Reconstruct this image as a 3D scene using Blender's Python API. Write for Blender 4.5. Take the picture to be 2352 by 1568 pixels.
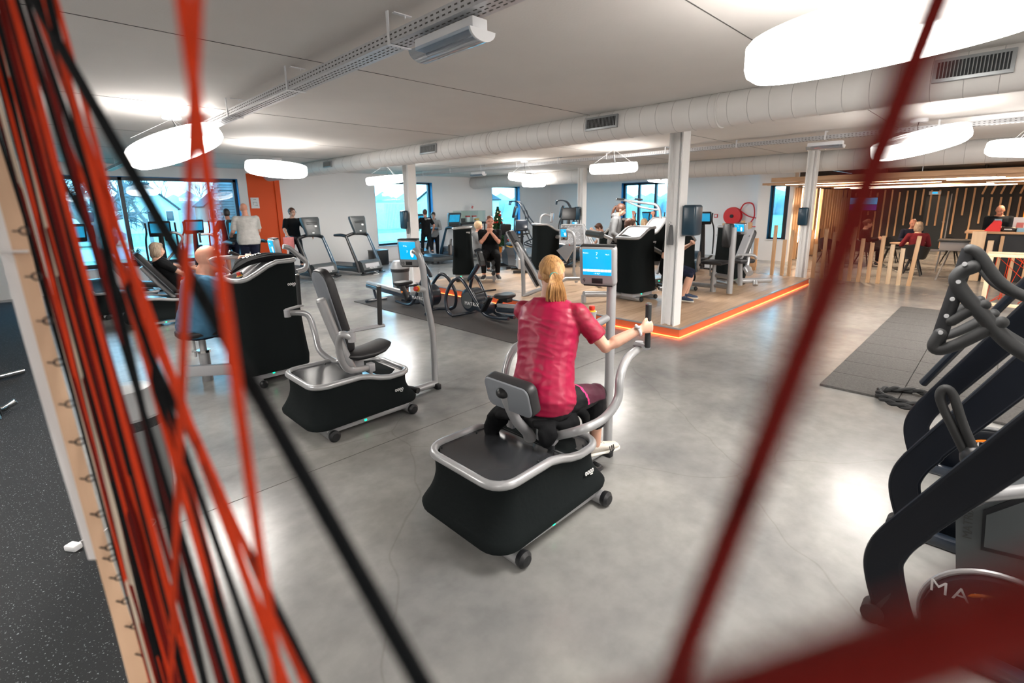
import bpy, bmesh, math, random
import numpy as np
from mathutils import Vector, Matrix, Euler, noise
R = math.radians
for o in list(bpy.data.objects): bpy.data.objects.remove(o)
SC = bpy.context.scene
COL = SC.collection
random.seed(7)
# ------------------------------------------------------------------ camera
FP, CX, CY = 1123.2, 1191.7, 713.2            # focal length and principal point for a 2352x1568 frame
YAW, PIT, ROL = R(45.17), R(12.18), R(-0.79)
EYE = Vector((0, 0, 1.9))
_f = Vector((math.sin(YAW)*math.cos(PIT), math.cos(YAW)*math.cos(PIT), -math.sin(PIT)))
_r0 = Vector((math.cos(YAW), -math.sin(YAW), 0)); _u0 = _r0.cross(_f)
_r = math.cos(ROL)*_r0 + math.sin(ROL)*_u0; _u = -math.sin(ROL)*_r0 + math.cos(ROL)*_u0
cam = bpy.data.objects.new('camera', bpy.data.cameras.new('camera')); COL.objects.link(cam)
M = Matrix((( _r.x, _u.x, -_f.x, EYE.x), (_r.y, _u.y, -_f.y, EYE.y), (_r.z, _u.z, -_f.z, EYE.z), (0, 0, 0, 1)))
cam.matrix_world = M
cam.data.sensor_width = 36; cam.data.lens = 36*FP/2352
cam.data.shift_x = (1176-CX)/2352; cam.data.shift_y = (CY-784)/2352
cam.data.clip_start = 0.01; cam.data.clip_end = 400
cam.data.dof.use_dof = True; cam.data.dof.focus_distance = 3.9; cam.data.dof.aperture_fstop = 2.5
SC.camera = cam
def ray(x, y): return _f + (x-CX)/FP*_r - (y-CY)/FP*_u
def PZ(x, y, z=0.0): d = ray(x, y); return EYE + d*((z-EYE.z)/d.z)
def PX(x, y, X): d = ray(x, y); return EYE + d*(X/d.x)
def PY(x, y, Y): d = ray(x, y); return EYE + d*(Y/d.y)
# ------------------------------------------------------------------ world and exposure
w = bpy.data.worlds.new('sky'); SC.world = w; w.use_nodes = True
nt = w.node_tree; bg = nt.nodes['Background']
tc = nt.nodes.new('ShaderNodeTexCoord'); sp = nt.nodes.new('ShaderNodeSeparateXYZ'); rp = nt.nodes.new('ShaderNodeValToRGB')
nt.links.new(tc.outputs['Generated'], sp.inputs[0]); nt.links.new(sp.outputs['Z'], rp.inputs[0]); nt.links.new(rp.outputs[0], bg.inputs[0])
rp.color_ramp.elements[0].position = 0.0; rp.color_ramp.elements[0].color = (0.50, 0.82, 1.0, 1)
rp.color_ramp.elements[1].position = 0.6; rp.color_ramp.elements[1].color = (0.28, 0.62, 1.0, 1)
bg.inputs[1].default_value = 6.5
SC.view_settings.view_transform = 'Standard'; SC.view_settings.look = 'None'
SC.view_settings.exposure = 0.55; SC.view_settings.gamma = 1.0; SC.view_settings.use_curve_mapping = False
LAMP_POWER = 27.0
# ------------------------------------------------------------------ materials
def mat(name, col, rough=0.5, metal=0.0, spec=0.5, emit=None, es=0, noise_amt=0, nscale=8, bump=0, bscale=40, coat=0, stretch=None, sheen=0, sss=0, col2=None, detail=4):
    m = bpy.data.materials.new(name); m.use_nodes = True; n = m.node_tree; b = n.nodes['Principled BSDF']
    b.inputs['Base Color'].default_value = (*col, 1); b.inputs['Roughness'].default_value = rough
    b.inputs['Metallic'].default_value = metal; b.inputs['Specular IOR Level'].default_value = spec
    b.inputs['Coat Weight'].default_value = coat; b.inputs['Coat Roughness'].default_value = 0.15
    if sheen: b.inputs['Sheen Weight'].default_value = sheen
    if emit: b.inputs['Emission Color'].default_value = (*emit, 1); b.inputs['Emission Strength'].default_value = es
    tcn = None
    if noise_amt or bump or col2:
        tcn = n.nodes.new('ShaderNodeTexCoord'); mp = n.nodes.new('ShaderNodeMapping'); n.links.new(tcn.outputs['Object'], mp.inputs[0])
        if stretch: mp.inputs['Scale'].default_value = stretch
    if noise_amt or col2:
        t = n.nodes.new('ShaderNodeTexNoise'); t.inputs['Scale'].default_value = nscale; t.inputs['Detail'].default_value = detail
        n.links.new(mp.outputs[0], t.inputs[0]); c = n.nodes.new('ShaderNodeValToRGB'); n.links.new(t.outputs[0], c.inputs[0])
        c2 = col2 or tuple(max(0, x*(1-noise_amt)) for x in col)
        c1 = col if col2 else tuple(min(1, x*(1+noise_amt)) for x in col)
        c.color_ramp.elements[0].position = 0.3; c.color_ramp.elements[1].position = 0.7
        c.color_ramp.elements[0].color = (*c2, 1); c.color_ramp.elements[1].color = (*c1, 1)
        n.links.new(c.outputs[0], b.inputs['Base Color'])
    if bump:
        t = n.nodes.new('ShaderNodeTexNoise'); t.inputs['Scale'].default_value = bscale; t.inputs['Detail'].default_value = 3
        n.links.new(mp.outputs[0], t.inputs[0]); bp = n.nodes.new('ShaderNodeBump'); bp.inputs['Strength'].default_value = bump; bp.inputs['Distance'].default_value = 0.02
        n.links.new(t.outputs[0], bp.inputs['Height']); n.links.new(bp.outputs[0], b.inputs['Normal'])
    return m
def speckle(name, base, fleck, scale, thr, rough=0.8, bump=0.3):
    m = mat(name, base, rough); n = m.node_tree; b = n.nodes['Principled BSDF']
    tcn = n.nodes.new('ShaderNodeTexCoord'); v = n.nodes.new('ShaderNodeTexNoise'); v.inputs['Scale'].default_value = scale; v.inputs['Detail'].default_value = 2
    n.links.new(tcn.outputs['Object'], v.inputs[0]); c = n.nodes.new('ShaderNodeValToRGB'); n.links.new(v.outputs[0], c.inputs[0])
    c.color_ramp.elements[0].position = thr; c.color_ramp.elements[1].position = thr+0.06
    c.color_ramp.elements[0].color = (*base, 1); c.color_ramp.elements[1].color = (*fleck, 1); n.links.new(c.outputs[0], b.inputs['Base Color'])
    bp = n.nodes.new('ShaderNodeBump'); bp.inputs['Strength'].default_value = bump; bp.inputs['Distance'].default_value = 0.005
    n.links.new(v.outputs[0], bp.inputs['Height']); n.links.new(bp.outputs[0], b.inputs['Normal'])
    return m
def concrete():
    m = mat('polished_concrete', (0.40, 0.39, 0.375), 0.2, spec=0.4); n = m.node_tree; b = n.nodes['Principled BSDF']; L = n.links
    tcn = n.nodes.new('ShaderNodeTexCoord')
    def N(s, d, ro=0.6, dist=0.0):
        t = n.nodes.new('ShaderNodeTexNoise'); t.inputs['Scale'].default_value = s; t.inputs['Detail'].default_value = d; t.inputs['Roughness'].default_value = ro
        t.inputs['Distortion'].default_value = dist; L.new(tcn.outputs['Object'], t.inputs[0]); return t
    a = N(0.9, 6, 0.55, 0.3); c = n.nodes.new('ShaderNodeValToRGB'); L.new(a.outputs[0], c.inputs[0])
    e = c.color_ramp.elements; e[0].position = 0.30; e[0].color = (0.17, 0.172, 0.17, 1); e[1].position = 0.68; e[1].color = (0.325, 0.318, 0.302, 1)
    k = e.new(0.5); k.color = (0.25, 0.247, 0.238, 1)
    sm = N(7, 5, 0.6); smr = n.nodes.new('ShaderNodeMapRange'); smr.inputs['From Min'].default_value = 0.3; smr.inputs['From Max'].default_value = 0.62; smr.inputs['To Min'].default_value = 0.84; smr.inputs['To Max'].default_value = 1.0; L.new(sm.outputs[0], smr.inputs[0])
    sm2 = n.nodes.new('ShaderNodeMixRGB'); sm2.blend_type = 'MULTIPLY'; sm2.inputs[0].default_value = 1; L.new(c.outputs[0], sm2.inputs[1]); L.new(smr.outputs[0], sm2.inputs[2])
    # hairline cracks
    v = n.nodes.new('ShaderNodeTexVoronoi'); v.feature = 'DISTANCE_TO_EDGE'; v.voronoi_dimensions = '2D'; v.inputs['Scale'].default_value = 0.42
    dn = N(1.4, 2); mx = n.nodes.new('ShaderNodeMixRGB'); mx.blend_type = 'ADD'; mx.inputs[0].default_value = 0.3
    L.new(tcn.outputs['Object'], mx.inputs[1]); L.new(dn.outputs['Color'], mx.inputs[2]); L.new(mx.outputs[0], v.inputs['Vector'])
    cr = n.nodes.new('ShaderNodeValToRGB'); L.new(v.outputs['Distance'], cr.inputs[0])
    cr.color_ramp.elements[0].position = 0.0; cr.color_ramp.elements[0].color = (0.86, 0.85, 0.83, 1); cr.color_ramp.elements[1].position = 0.0022; cr.color_ramp.elements[1].color = (1, 1, 1, 1)
    mu = n.nodes.new('ShaderNodeMixRGB'); mu.blend_type = 'MULTIPLY'; mu.inputs[0].default_value = 1
    L.new(sm2.outputs[0], mu.inputs[1]); L.new(cr.outputs[0], mu.inputs[2]); L.new(mu.outputs[0], b.inputs['Base Color'])
    rn = N(3.0, 6); mr = n.nodes.new('ShaderNodeMapRange'); mr.inputs['To Min'].default_value = 0.225; mr.inputs['To Max'].default_value = 0.245; L.new(rn.outputs[0], mr.inputs[0]); L.new(mr.outputs[0], b.inputs['Roughness'])
    bp = n.nodes.new('ShaderNodeBump'); bp.inputs['Strength'].default_value = 0.12; bp.inputs['Distance'].default_value = 0.02; L.new(rn.outputs[0], bp.inputs['Height']); L.new(bp.outputs[0], b.inputs['Normal'])
    return m
def wood(name, c1, c2, scale=(1, 14, 14), rough=0.5):
    return mat(name, c1, rough, col2=c2, nscale=2.2, stretch=scale, bump=0.05, bscale=6, detail=6)
K = {}
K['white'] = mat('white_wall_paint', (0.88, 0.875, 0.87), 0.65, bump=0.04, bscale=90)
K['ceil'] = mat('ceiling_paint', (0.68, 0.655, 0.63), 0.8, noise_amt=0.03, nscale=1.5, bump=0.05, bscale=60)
K['concrete'] = concrete()
K['joint'] = mat('joint_shadow_gap', (0.10, 0.095, 0.09), 0.9)
K['frame'] = mat('dark_window_frame', (0.012, 0.03, 0.05), 0.35)
K['reveal'] = mat('blue_window_reveal', (0.01, 0.16, 0.36), 0.45)
K['orange'] = mat('orange_wall_paint', (0.80, 0.085, 0.003), 0.6, bump=0.03, bscale=90)
K['duct'] = mat('white_duct_metal', (0.70, 0.68, 0.66), 0.45, bump=0.03, bscale=30)
K['seam'] = mat('duct_seam', (0.50, 0.48, 0.47), 0.6)
K['grille'] = mat('grille_metal', (0.35, 0.37, 0.38), 0.4, metal=0.6)
K['dark'] = mat('dark_void', (0.012, 0.014, 0.016), 0.7)
K['galv'] = mat('galvanised_steel', (0.55, 0.56, 0.58), 0.4, metal=0.5, noise_amt=0.06, nscale=30)
K['lamp'] = mat('lit_lamp_diffuser', (0.9, 0.9, 0.9), 0.6, emit=(1.0, 0.945, 0.885), es=LAMP_POWER)
K['lampshell'] = mat('white_lamp_shell', (0.42, 0.42, 0.42), 0.5)
K['cable'] = mat('black_cable', (0.03, 0.03, 0.03), 0.6)
K['silver'] = mat('silver_powder_coat', (0.37, 0.375, 0.385), 0.34, metal=0.35, coat=0.3)
K['silver2'] = mat('pale_grey_plastic', (0.34, 0.34, 0.355), 0.4)
K['skirt'] = mat('black_stretch_cloth', (0.006, 0.0085, 0.009), 0.92, spec=0.15, bump=0.1, bscale=25)
K['blk'] = mat('black_plastic', (0.007, 0.008, 0.010), 0.42, bump=0.02, bscale=150)
K['blkgloss'] = mat('dark_satin_panel', (0.03, 0.032, 0.036), 0.22)
K['pad'] = mat('dark_grey_vinyl', (0.018, 0.018, 0.020), 0.45, bump=0.05, bscale=200)
K['padback'] = mat('grey_pad_back', (0.19, 0.205, 0.23), 0.4)
K['rub'] = mat('rubber_grip', (0.012, 0.013, 0.014), 0.7, bump=0.05, bscale=120)
K['navy'] = mat('navy_black_frame', (0.013, 0.020, 0.032), 0.28, coat=0.5)
K['blueframe'] = mat('blue_grey_frame', (0.02, 0.06, 0.10), 0.3, coat=0.4)
K['greyhood'] = mat('charcoal_hood', (0.055, 0.062, 0.066), 0.4)
K['screen'] = mat('lit_blue_screen', (0.0, 0.05, 0.1), 0.3, emit=(0.0, 0.45, 0.9), es=0.78)
K['screenpic'] = mat('lit_dim_screen', (0.0, 0.02, 0.03), 0.3, emit=(0.02, 0.28, 0.5), es=0.8, col2=(0, 0.1, 0.15), nscale=9)
K['uiwhite'] = mat('lit_screen_text', (0.5, 0.5, 0.5), 0.4, emit=(0.65, 0.9, 1.0), es=1.0)
K['print'] = mat('white_print', (0.75, 0.75, 0.75), 0.5)
K['printdk'] = mat('dark_print', (0.03, 0.03, 0.03), 0.5)
K['red'] = mat('red_plastic', (0.55, 0.03, 0.012), 0.35)
K['yellow'] = mat('yellow_plastic', (0.85, 0.42, 0.02), 0.4)
K['orangeP'] = mat('orange_plastic', (0.85, 0.22, 0.01), 0.4)
K['led'] = mat('orange_led_strip', (0.9, 0.2, 0.05), 0.5, emit=(1.0, 0.16, 0.04), es=5.5)
K['green'] = mat('green_led', (0, 0.3, 0.1), 0.4, emit=(0.0, 1.0, 0.4), es=2.5)
K['riser'] = mat('orange_riser', (0.80, 0.16, 0.05), 0.45)
K['plank'] = wood('oak_vinyl_plank', (0.52, 0.36, 0.235), (0.38, 0.255, 0.16), (1.2, 10, 10), 0.38)
K['plank2'] = wood('oak_vinyl_plank_light', (0.60, 0.43, 0.29), (0.47, 0.32, 0.21), (1.2, 10, 10), 0.38)
K['pine'] = wood('pine_post', (0.72, 0.47, 0.27), (0.60, 0.36, 0.19), (8, 8, 1), 0.5)
K['pineY'] = wood('pine_beam', (0.66, 0.42, 0.25), (0.52, 0.31, 0.17), (8, 1, 8), 0.5)
K['pinepale'] = wood('pale_pine', (0.78, 0.60, 0.40), (0.68, 0.49, 0.31), (5, 5, 1), 0.5)
K['postwood'] = wood('partition_wood', (0.66, 0.45, 0.30), (0.57, 0.37, 0.24), (9, 9, 1), 0.55)
K['stripled'] = mat('warm_led_strip', (0.9, 0.8, 0.7), 0.5, emit=(1.0, 0.70, 0.48), es=16.0)
K['char'] = mat('charcoal_wall', (0.018, 0.020, 0.024), 0.6, noise_amt=0.15, nscale=3)
K['doorblk'] = mat('black_door', (0.010, 0.018, 0.022), 0.4)
K['tile'] = mat('rubber_tile', (0.085, 0.08, 0.076), 0.85, noise_amt=0.25, nscale=60, bump=0.4, bscale=220)
K['mat'] = mat('rubber_mat', (0.05, 0.046, 0.045), 0.8, noise_amt=0.4, nscale=90, bump=0.4, bscale=180)
K['fleck'] = speckle('flecked_rubber_floor', (0.010, 0.012, 0.014), (0.35, 0.38, 0.40), 120, 0.66)
K['cordR'] = mat('orange_red_cord', (0.52, 0.036, 0.006), 0.8, spec=0.2, bump=0.4, bscale=400)
K['cordD'] = mat('dark_red_cord', (0.12, 0.005, 0.003), 0.8, spec=0.15, bump=0.4, bscale=400)
K['cordK'] = mat('black_cord', (0.004, 0.005, 0.006), 0.85, spec=0.15, bump=0.4, bscale=400)
K['cordW'] = mat('beige_cord', (0.50, 0.42, 0.33), 0.7, bump=0.4, bscale=400)
K['binG'] = mat('grey_bin_plastic', (0.16, 0.17, 0.175), 0.4)
K['binL'] = mat('light_grey_bin_lid', (0.30, 0.31, 0.32), 0.35)
K['bag'] = mat('black_bin_bag', (0.02, 0.02, 0.022), 0.35, bump=0.5, bscale=30)
K['skin'] = mat('skin', (0.62, 0.35, 0.25), 0.5, bump=0.03, bscale=90, noise_amt=0.04, nscale=12)
K['skinR'] = mat('rosy_skin', (0.60, 0.28, 0.19), 0.5, noise_amt=0.05, nscale=12)
K['lips'] = mat('lips', (0.42, 0.12, 0.10), 0.5)
K['eye'] = mat('eye_white', (0.45, 0.43, 0.41), 0.3)
K['iris'] = mat('dark_iris', (0.03, 0.02, 0.015), 0.3)
K['magenta'] = mat('raspberry_sports_cloth', (0.36, 0.001, 0.045), 0.42, bump=0.30, bscale=7, spec=0.5)
K['magenta2'] = mat('raspberry_marled_sleeve', (0.40, 0.004, 0.05), 0.5, bump=0.25, bscale=9, col2=(0.22, 0.002, 0.018), nscale=26)
K['legging'] = mat('black_leggings', (0.004, 0.004, 0.006), 0.6, spec=0.3)
K['wine'] = mat('wine_panel', (0.085, 0.008, 0.030), 0.6)
K['pink'] = mat('pink_piping', (0.80, 0.03, 0.22), 0.5)
def cloth(name, c, r=0.85): K[name] = mat(name+'_cloth', c, r, spec=0.2, bump=0.25, bscale=14, noise_amt=0.08, nscale=10)
for nme, c in dict(blackT=(0.003, 0.0035, 0.0045), greyT=(0.46, 0.45, 0.43), blueT=(0.05, 0.14, 0.23), hood=(0.17, 0.175, 0.18), hoodL=(0.27, 0.275, 0.28), navyT=(0.010, 0.013, 0.03), jean=(0.006, 0.008, 0.011), burg=(0.13, 0.012, 0.018), suit=(0.008, 0.012, 0.017), shirtB=(0.30, 0.52, 0.68), whiteT=(0.6, 0.6, 0.6), towelP=(0.62, 0.22, 0.22), greyleg=(0.12, 0.12, 0.125), offw=(0.5, 0.48, 0.45)).items(): cloth(nme, c)
K['shoeW'] = mat('cream_shoe', (0.62, 0.57, 0.50), 0.6, bump=0.2, bscale=80)
K['shoeK'] = mat('black_shoe', (0.02, 0.02, 0.022), 0.6)
K['shoeN'] = mat('navy_shoe', (0.02, 0.04, 0.09), 0.6)
K['sole'] = mat('white_sole', (0.62, 0.60, 0.56), 0.6)
def hairm(n, a, b): K[n] = mat(n, a, 0.42, col2=b, nscale=9, stretch=(9, 9, 1.5), bump=0.25, bscale=30)
hairm('blond', (0.66, 0.38, 0.15), (0.30, 0.14, 0.045)); hairm('blondash', (0.42, 0.33, 0.24), (0.22, 0.15, 0.10)); hairm('brownh', (0.13, 0.05, 0.025), (0.05, 0.02, 0.012))
hairm('darkh', (0.03, 0.022, 0.02), (0.01, 0.008, 0.008)); hairm('redh', (0.22, 0.07, 0.035), (0.12, 0.04, 0.02)); hairm('paleb', (0.72, 0.52, 0.33), (0.5, 0.33, 0.18))
K['teal'] = mat('teal_hair_tie', (0.05, 0.35, 0.32), 0.5)
K['treegreen'] = mat('fir_green', (0.02, 0.07, 0.025), 0.7, noise_amt=0.5, nscale=20)
K['bauble'] = mat('red_bauble', (0.6, 0.03, 0.02), 0.2)
K['fairy'] = mat('fairy_light', (1, 0.8, 0.5), 0.4, emit=(1, 0.72, 0.35), es=6)
K['leaf'] = mat('plant_leaf', (0.04, 0.16, 0.05), 0.5)
K['bark'] = mat('tree_bark', (0.13, 0.13, 0.12), 0.9, noise_amt=0.3, nscale=6, bump=0.5, bscale=14)
K['twig'] = mat('twig_bark', (0.12, 0.12, 0.12), 0.9)
K['grass'] = mat('outdoor_lawn', (0.16, 0.24, 0.15), 0.9, noise_amt=0.3, nscale=2)
K['asphalt'] = mat('asphalt', (0.30, 0.31, 0.32), 0.85, noise_amt=0.1, nscale=3)
K['brick'] = mat('grey_brick', (0.20, 0.21, 0.22), 0.8, noise_amt=0.25, nscale=5)
K['housewall'] = mat('render_house_wall', (0.55, 0.55, 0.52), 0.8, noise_amt=0.08, nscale=2)
K['houseb'] = mat('brick_house_wall', (0.30, 0.17, 0.13), 0.85, noise_amt=0.2, nscale=9)
K['roof'] = mat('dark_roof_tile', (0.02, 0.03, 0.035), 0.8, noise_amt=0.2, nscale=6)
K['carw'] = mat('white_car_paint', (0.7, 0.7, 0.72), 0.25, coat=0.6)
K['carg'] = mat('grey_car_paint', (0.14, 0.16, 0.19), 0.25, coat=0.6)
K['carglass'] = mat('car_glass', (0.02, 0.03, 0.04), 0.1)
K['hedge'] = mat('hedge_green', (0.05, 0.12, 0.06), 0.9, noise_amt=0.5, nscale=9, bump=0.8, bscale=12)
K['white2'] = mat('white_plastic', (0.75, 0.76, 0.78), 0.35)
K['hosered'] = mat('hose_reel_red', (0.62, 0.006, 0.012), 0.35)
K['lampside'] = mat('lit_lamp_side', (0.9, 0.9, 0.9), 0.6, emit=(1.0, 0.945, 0.885), es=7.0)
K['ink'] = mat('near_black_frame', (0.003, 0.0045, 0.008), 0.40, spec=0.22)
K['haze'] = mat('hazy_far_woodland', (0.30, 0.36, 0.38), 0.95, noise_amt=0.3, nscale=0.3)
K['bluedisp'] = mat('dark_blue_dispenser', (0.012, 0.045, 0.075), 0.3)
K['chrome'] = mat('chrome', (0.7, 0.7, 0.7), 0.15, metal=1)
K['tread'] = mat('checker_plate', (0.42, 0.43, 0.45), 0.35, metal=0.6)
K['crate'] = wood('crate_wood', (0.62, 0.32, 0.14), (0.42, 0.18, 0.07), (6, 6, 1.5), 0.6)
K['tabletop'] = wood('table_oak', (0.60, 0.42, 0.28), (0.5, 0.33, 0.2), (2, 10, 10), 0.5)
def glassm(name, tint, refl=0.08, clear=True):
    m = bpy.data.materials.new(name); m.use_nodes = True; n = m.node_tree; n.nodes.clear()
    o = n.nodes.new('ShaderNodeOutputMaterial'); t = n.nodes.new('ShaderNodeBsdfTransparent'); g = n.nodes.new('ShaderNodeBsdfGlossy'); mx = n.nodes.new('ShaderNodeMixShader')
    t.inputs[0].default_value = (*tint, 1); g.inputs['Roughness'].default_value = 0.02; g.inputs['Color'].default_value = (0.9, 0.95, 1, 1)
    fr = n.nodes.new('ShaderNodeFresnel'); fr.inputs[0].default_value = 1.5
    ma = n.nodes.new('ShaderNodeMath'); ma.operation = 'ADD'; ma.inputs[1].default_value = refl; n.links.new(fr.outputs[0], ma.inputs[0])
    ge = n.nodes.new('ShaderNodeNewGeometry'); sb = n.nodes.new('ShaderNodeMath'); sb.operation = 'SUBTRACT'; sb.use_clamp = True; n.links.new(ma.outputs[0], sb.inputs[0]); n.links.new(ge.outputs['Backfacing'], sb.inputs[1])
    n.links.new(sb.outputs[0], mx.inputs[0]); n.links.new(t.outputs[0], mx.inputs[1]); n.links.new(g.outputs[0], mx.inputs[2]); n.links.new(mx.outputs[0], o.inputs[0]); return m
K['glass'] = glassm('tinted_window_glass', (0.74, 0.95, 1.0), 0.02)
K['clear'] = glassm('clear_glass', (0.92, 0.97, 0.96), 0.02)
K['clearp'] = glassm('clear_plastic', (0.75, 0.8, 0.85), 0.05)
# ------------------------------------------------------------------ geometry helpers
class G:
    def __init__(s): s.v = []; s.f = []
    def add(s, v, f):
        b = len(s.v); s.v += [Vector(p) for p in v]; s.f += [tuple(i+b for i in q) for q in f]; return s
    def tf(s, m, start=0):
        for i in range(start, len(s.v)): s.v[i] = m @ s.v[i]
        return s
    def box(s, c, d, rot=(0, 0, 0), bev=0, seg=2):
        bm = bmesh.new(); bmesh.ops.create_cube(bm, size=1)
        for v in bm.verts: v.co = Vector((v.co.x*d[0], v.co.y*d[1], v.co.z*d[2]))
        if bev: bmesh.ops.bevel(bm, geom=bm.edges[:], offset=min(bev, min(d)*0.49), segments=seg, affect='EDGES', profile=0.5)
        m = Matrix.Translation(c) @ Euler(rot).to_matrix().to_4x4()
        bm.verts.index_update(); s.add([m @ v.co for v in bm.verts], [[v.index for v in f.verts] for f in bm.faces]); bm.free(); return s
    def loft(s, rings, cap=True, closed=False):
        n = len(rings[0]); v = [p for r in rings for p in r]; f = []
        k = len(rings)
        for i in range(k if closed else k-1):
            a = i*n; b = ((i+1) % k)*n
            for j in range(n): f.append((a+j, a+(j+1) % n, b+(j+1) % n, b+j))
        if cap and not closed: f.append(tuple(range(n-1, -1, -1))); f.append(tuple(range((k-1)*n, k*n)))
        return s.add(v, f)
    def tube(s, pts, r, n=10, smooth=0, closed=False, flat=1.0):
        P = [Vector(p) for p in pts]; rr = list(r) if isinstance(r, (list, tuple)) else [r]*len(P)
        if smooth: P, rr = catmull(P, rr, smooth, closed)
        rings = []; up = None; m = len(P)
        for i in range(m):
            if closed: t = P[(i+1) % m]-P[i-1]
            else: t = P[min(i+1, m-1)]-P[max(i-1, 0)]
            if t.length < 1e-9: t = Vector((0, 0, 1))
            t.normalize()
            if up is None:
                up = Vector((0, 0, 1)) if abs(t.z) < 0.9 else Vector((1, 0, 0))
            a = up - t*up.dot(t)
            if a.length < 1e-5: a = t.orthogonal()
            a.normalize(); up = a; b = t.cross(a)
            rings.append([P[i]+(a*math.cos(q)*flat+b*math.sin(q))*rr[i] for q in [2*math.pi*j/n for j in range(n)]])
        return s.loft(rings, closed=closed)
    def cyl(s, a, b, r, r2=None, n=20): return s.tube([a, b], [r, r if r2 is None else r2], n)
    def ell(s, c, r, n=14, rot=None):
        v = []; f = []; h = n//2+1
        for i in range(h+1):
            th = math.pi*i/h
            for j in range(n):
                ph = 2*math.pi*j/n; v.append(Vector((r[0]*math.sin(th)*math.cos(ph), r[1]*math.sin(th)*math.sin(ph), r[2]*math.cos(th))))
        for i in range(h):
            for j in range(n):
                q = (i*n+j, (i+1)*n+j, (i+1)*n+(j+1) % n, i*n+(j+1) % n)
                f.append((q[1], q[2], q[0]) if i == 0 and False else q)
        m = Matrix.Translation(c) @ (Euler(rot).to_matrix().to_4x4() if rot is not None and not isinstance(rot, Matrix) else (rot.to_4x4() if rot is not None else Matrix()))
        return s.add([m @ p for p in v], f)
    def prism(s, poly, axis, a, b):
        def P(u, w_, t): return {'x': (t, u, w_), 'y': (u, t, w_), 'z': (u, w_, t)}[axis]
        return s.loft([[P(u, w_, a) for u, w_ in poly], [P(u, w_, b) for u, w_ in poly]])
    def lathe(s, prof, c=(0, 0, 0), n=24):
        return s.loft([[Vector(c)+Vector((r*math.cos(2*math.pi*j/n), r*math.sin(2*math.pi*j/n), z)) for j in range(n)] for r, z in prof])
    def quad(s, a, b, c, d): return s.add([a, b, c, d], [(0, 1, 2, 3)])
def catmull(P, rr, k, closed=False):
    out = []; ro = []; m = len(P)
    for i in range(m if closed else m-1):
        if closed: p0, p1, p2, p3 = P[i-1], P[i], P[(i+1) % m], P[(i+2) % m]
        else: p0, p1, p2, p3 = P[max(i-1, 0)], P[i], P[i+1], P[min(i+2, m-1)]
        for j in range(k):
            t = j/k; out.append(0.5*((2*p1)+(p2-p0)*t+(2*p0-5*p1+4*p2-p3)*t*t+(3*p1-p0-3*p2+p3)*t**3)); ro.append(rr[i]*(1-t)+rr[(i+1) % m]*t)
    if not closed: out.append(P[-1]); ro.append(rr[-1])
    return out, ro
def rrect(lx, ly, r, n=5, cx=0, cy=0):
    out = []
    for sx, sy, a0 in ((1, 1, 0), (-1, 1, 90), (-1, -1, 180), (1, -1, 270)):
        for i in range(n+1):
            a = R(a0+90*i/n); out.append((cx+sx*(lx/2-r)+r*math.cos(a), cy+sy*(ly/2-r)+r*math.sin(a)))
    return out
def build(name, g, m, parent=None, smooth=True, angle=38):
    me = bpy.data.meshes.new(name); me.from_pydata([tuple(v) for v in g.v], [], g.f)
    ms = m if isinstance(m, (list, tuple)) else [m]
    for x in ms: me.materials.append(K[x] if isinstance(x, str) else x)
    me.update()
    bm = bmesh.new(); bm.from_mesh(me); bmesh.ops.recalc_face_normals(bm, faces=bm.faces[:])
    if smooth:
        for f in bm.faces: f.smooth = True
        for e in bm.edges: e.smooth = not (len(e.link_faces) == 2 and e.calc_face_angle(3) > R(angle))
    bm.to_mesh(me); bm.free()
    o = bpy.data.objects.new(name, me); COL.objects.link(o)
    if parent: o.parent = parent
    return o
def thing(name, label, cat, loc=(0, 0, 0), rz=0, group=None, rot=None):
    o = bpy.data.objects.new(name, None); o.empty_display_size = 0.1; COL.objects.link(o); o.location = loc
    o.rotation_euler = rot if rot is not None else (0, 0, rz)
    o['label'] = label; o['category'] = cat
    if group: o['group'] = group
    return o
def tag(o, label, cat, group=None):
    o['label'] = label; o['category'] = cat
    if group: o['group'] = group
    return o
def struct(name, g, m, smooth=False): o = build(name, g, m, None, smooth); o['kind'] = 'structure'; return o
def copytree(o, parent=None):
    c = o.copy(); COL.objects.link(c)
    if parent: c.parent = parent
    for ch in list(o.children): copytree(ch, c)
    return c
def text(s, size, m, parent, mw, name='lettering', ext=0.0006, align='LEFT', xs=1.0, space=1.0):
    cu = bpy.data.curves.new('t', 'FONT'); cu.body = s; cu.size = size; cu.extrude = ext; cu.align_x = align; cu.align_y = 'CENTER'; cu.resolution_u = 2; cu.space_character = space
    to = bpy.data.objects.new('t', cu); COL.objects.link(to)
    dg = bpy.context.evaluated_depsgraph_get(); me = bpy.data.meshes.new_from_object(to.evaluated_get(dg)); bpy.data.objects.remove(to)
    me.materials.clear(); me.materials.append(K[m])
    me.transform(mw @ Matrix.Diagonal((xs, 1, 1, 1))); o = bpy.data.objects.new(name, me); COL.objects.link(o); o.parent = parent; return o
def frameM(o, x, y):
    x = Vector(x).normalized(); y = Vector(y); y = (y-x*x.dot(y)).normalized(); z = x.cross(y)
    return Matrix(((x.x, y.x, z.x, o[0]), (x.y, y.y, z.y, o[1]), (x.z, y.z, z.z, o[2]), (0, 0, 0, 1)))
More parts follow.
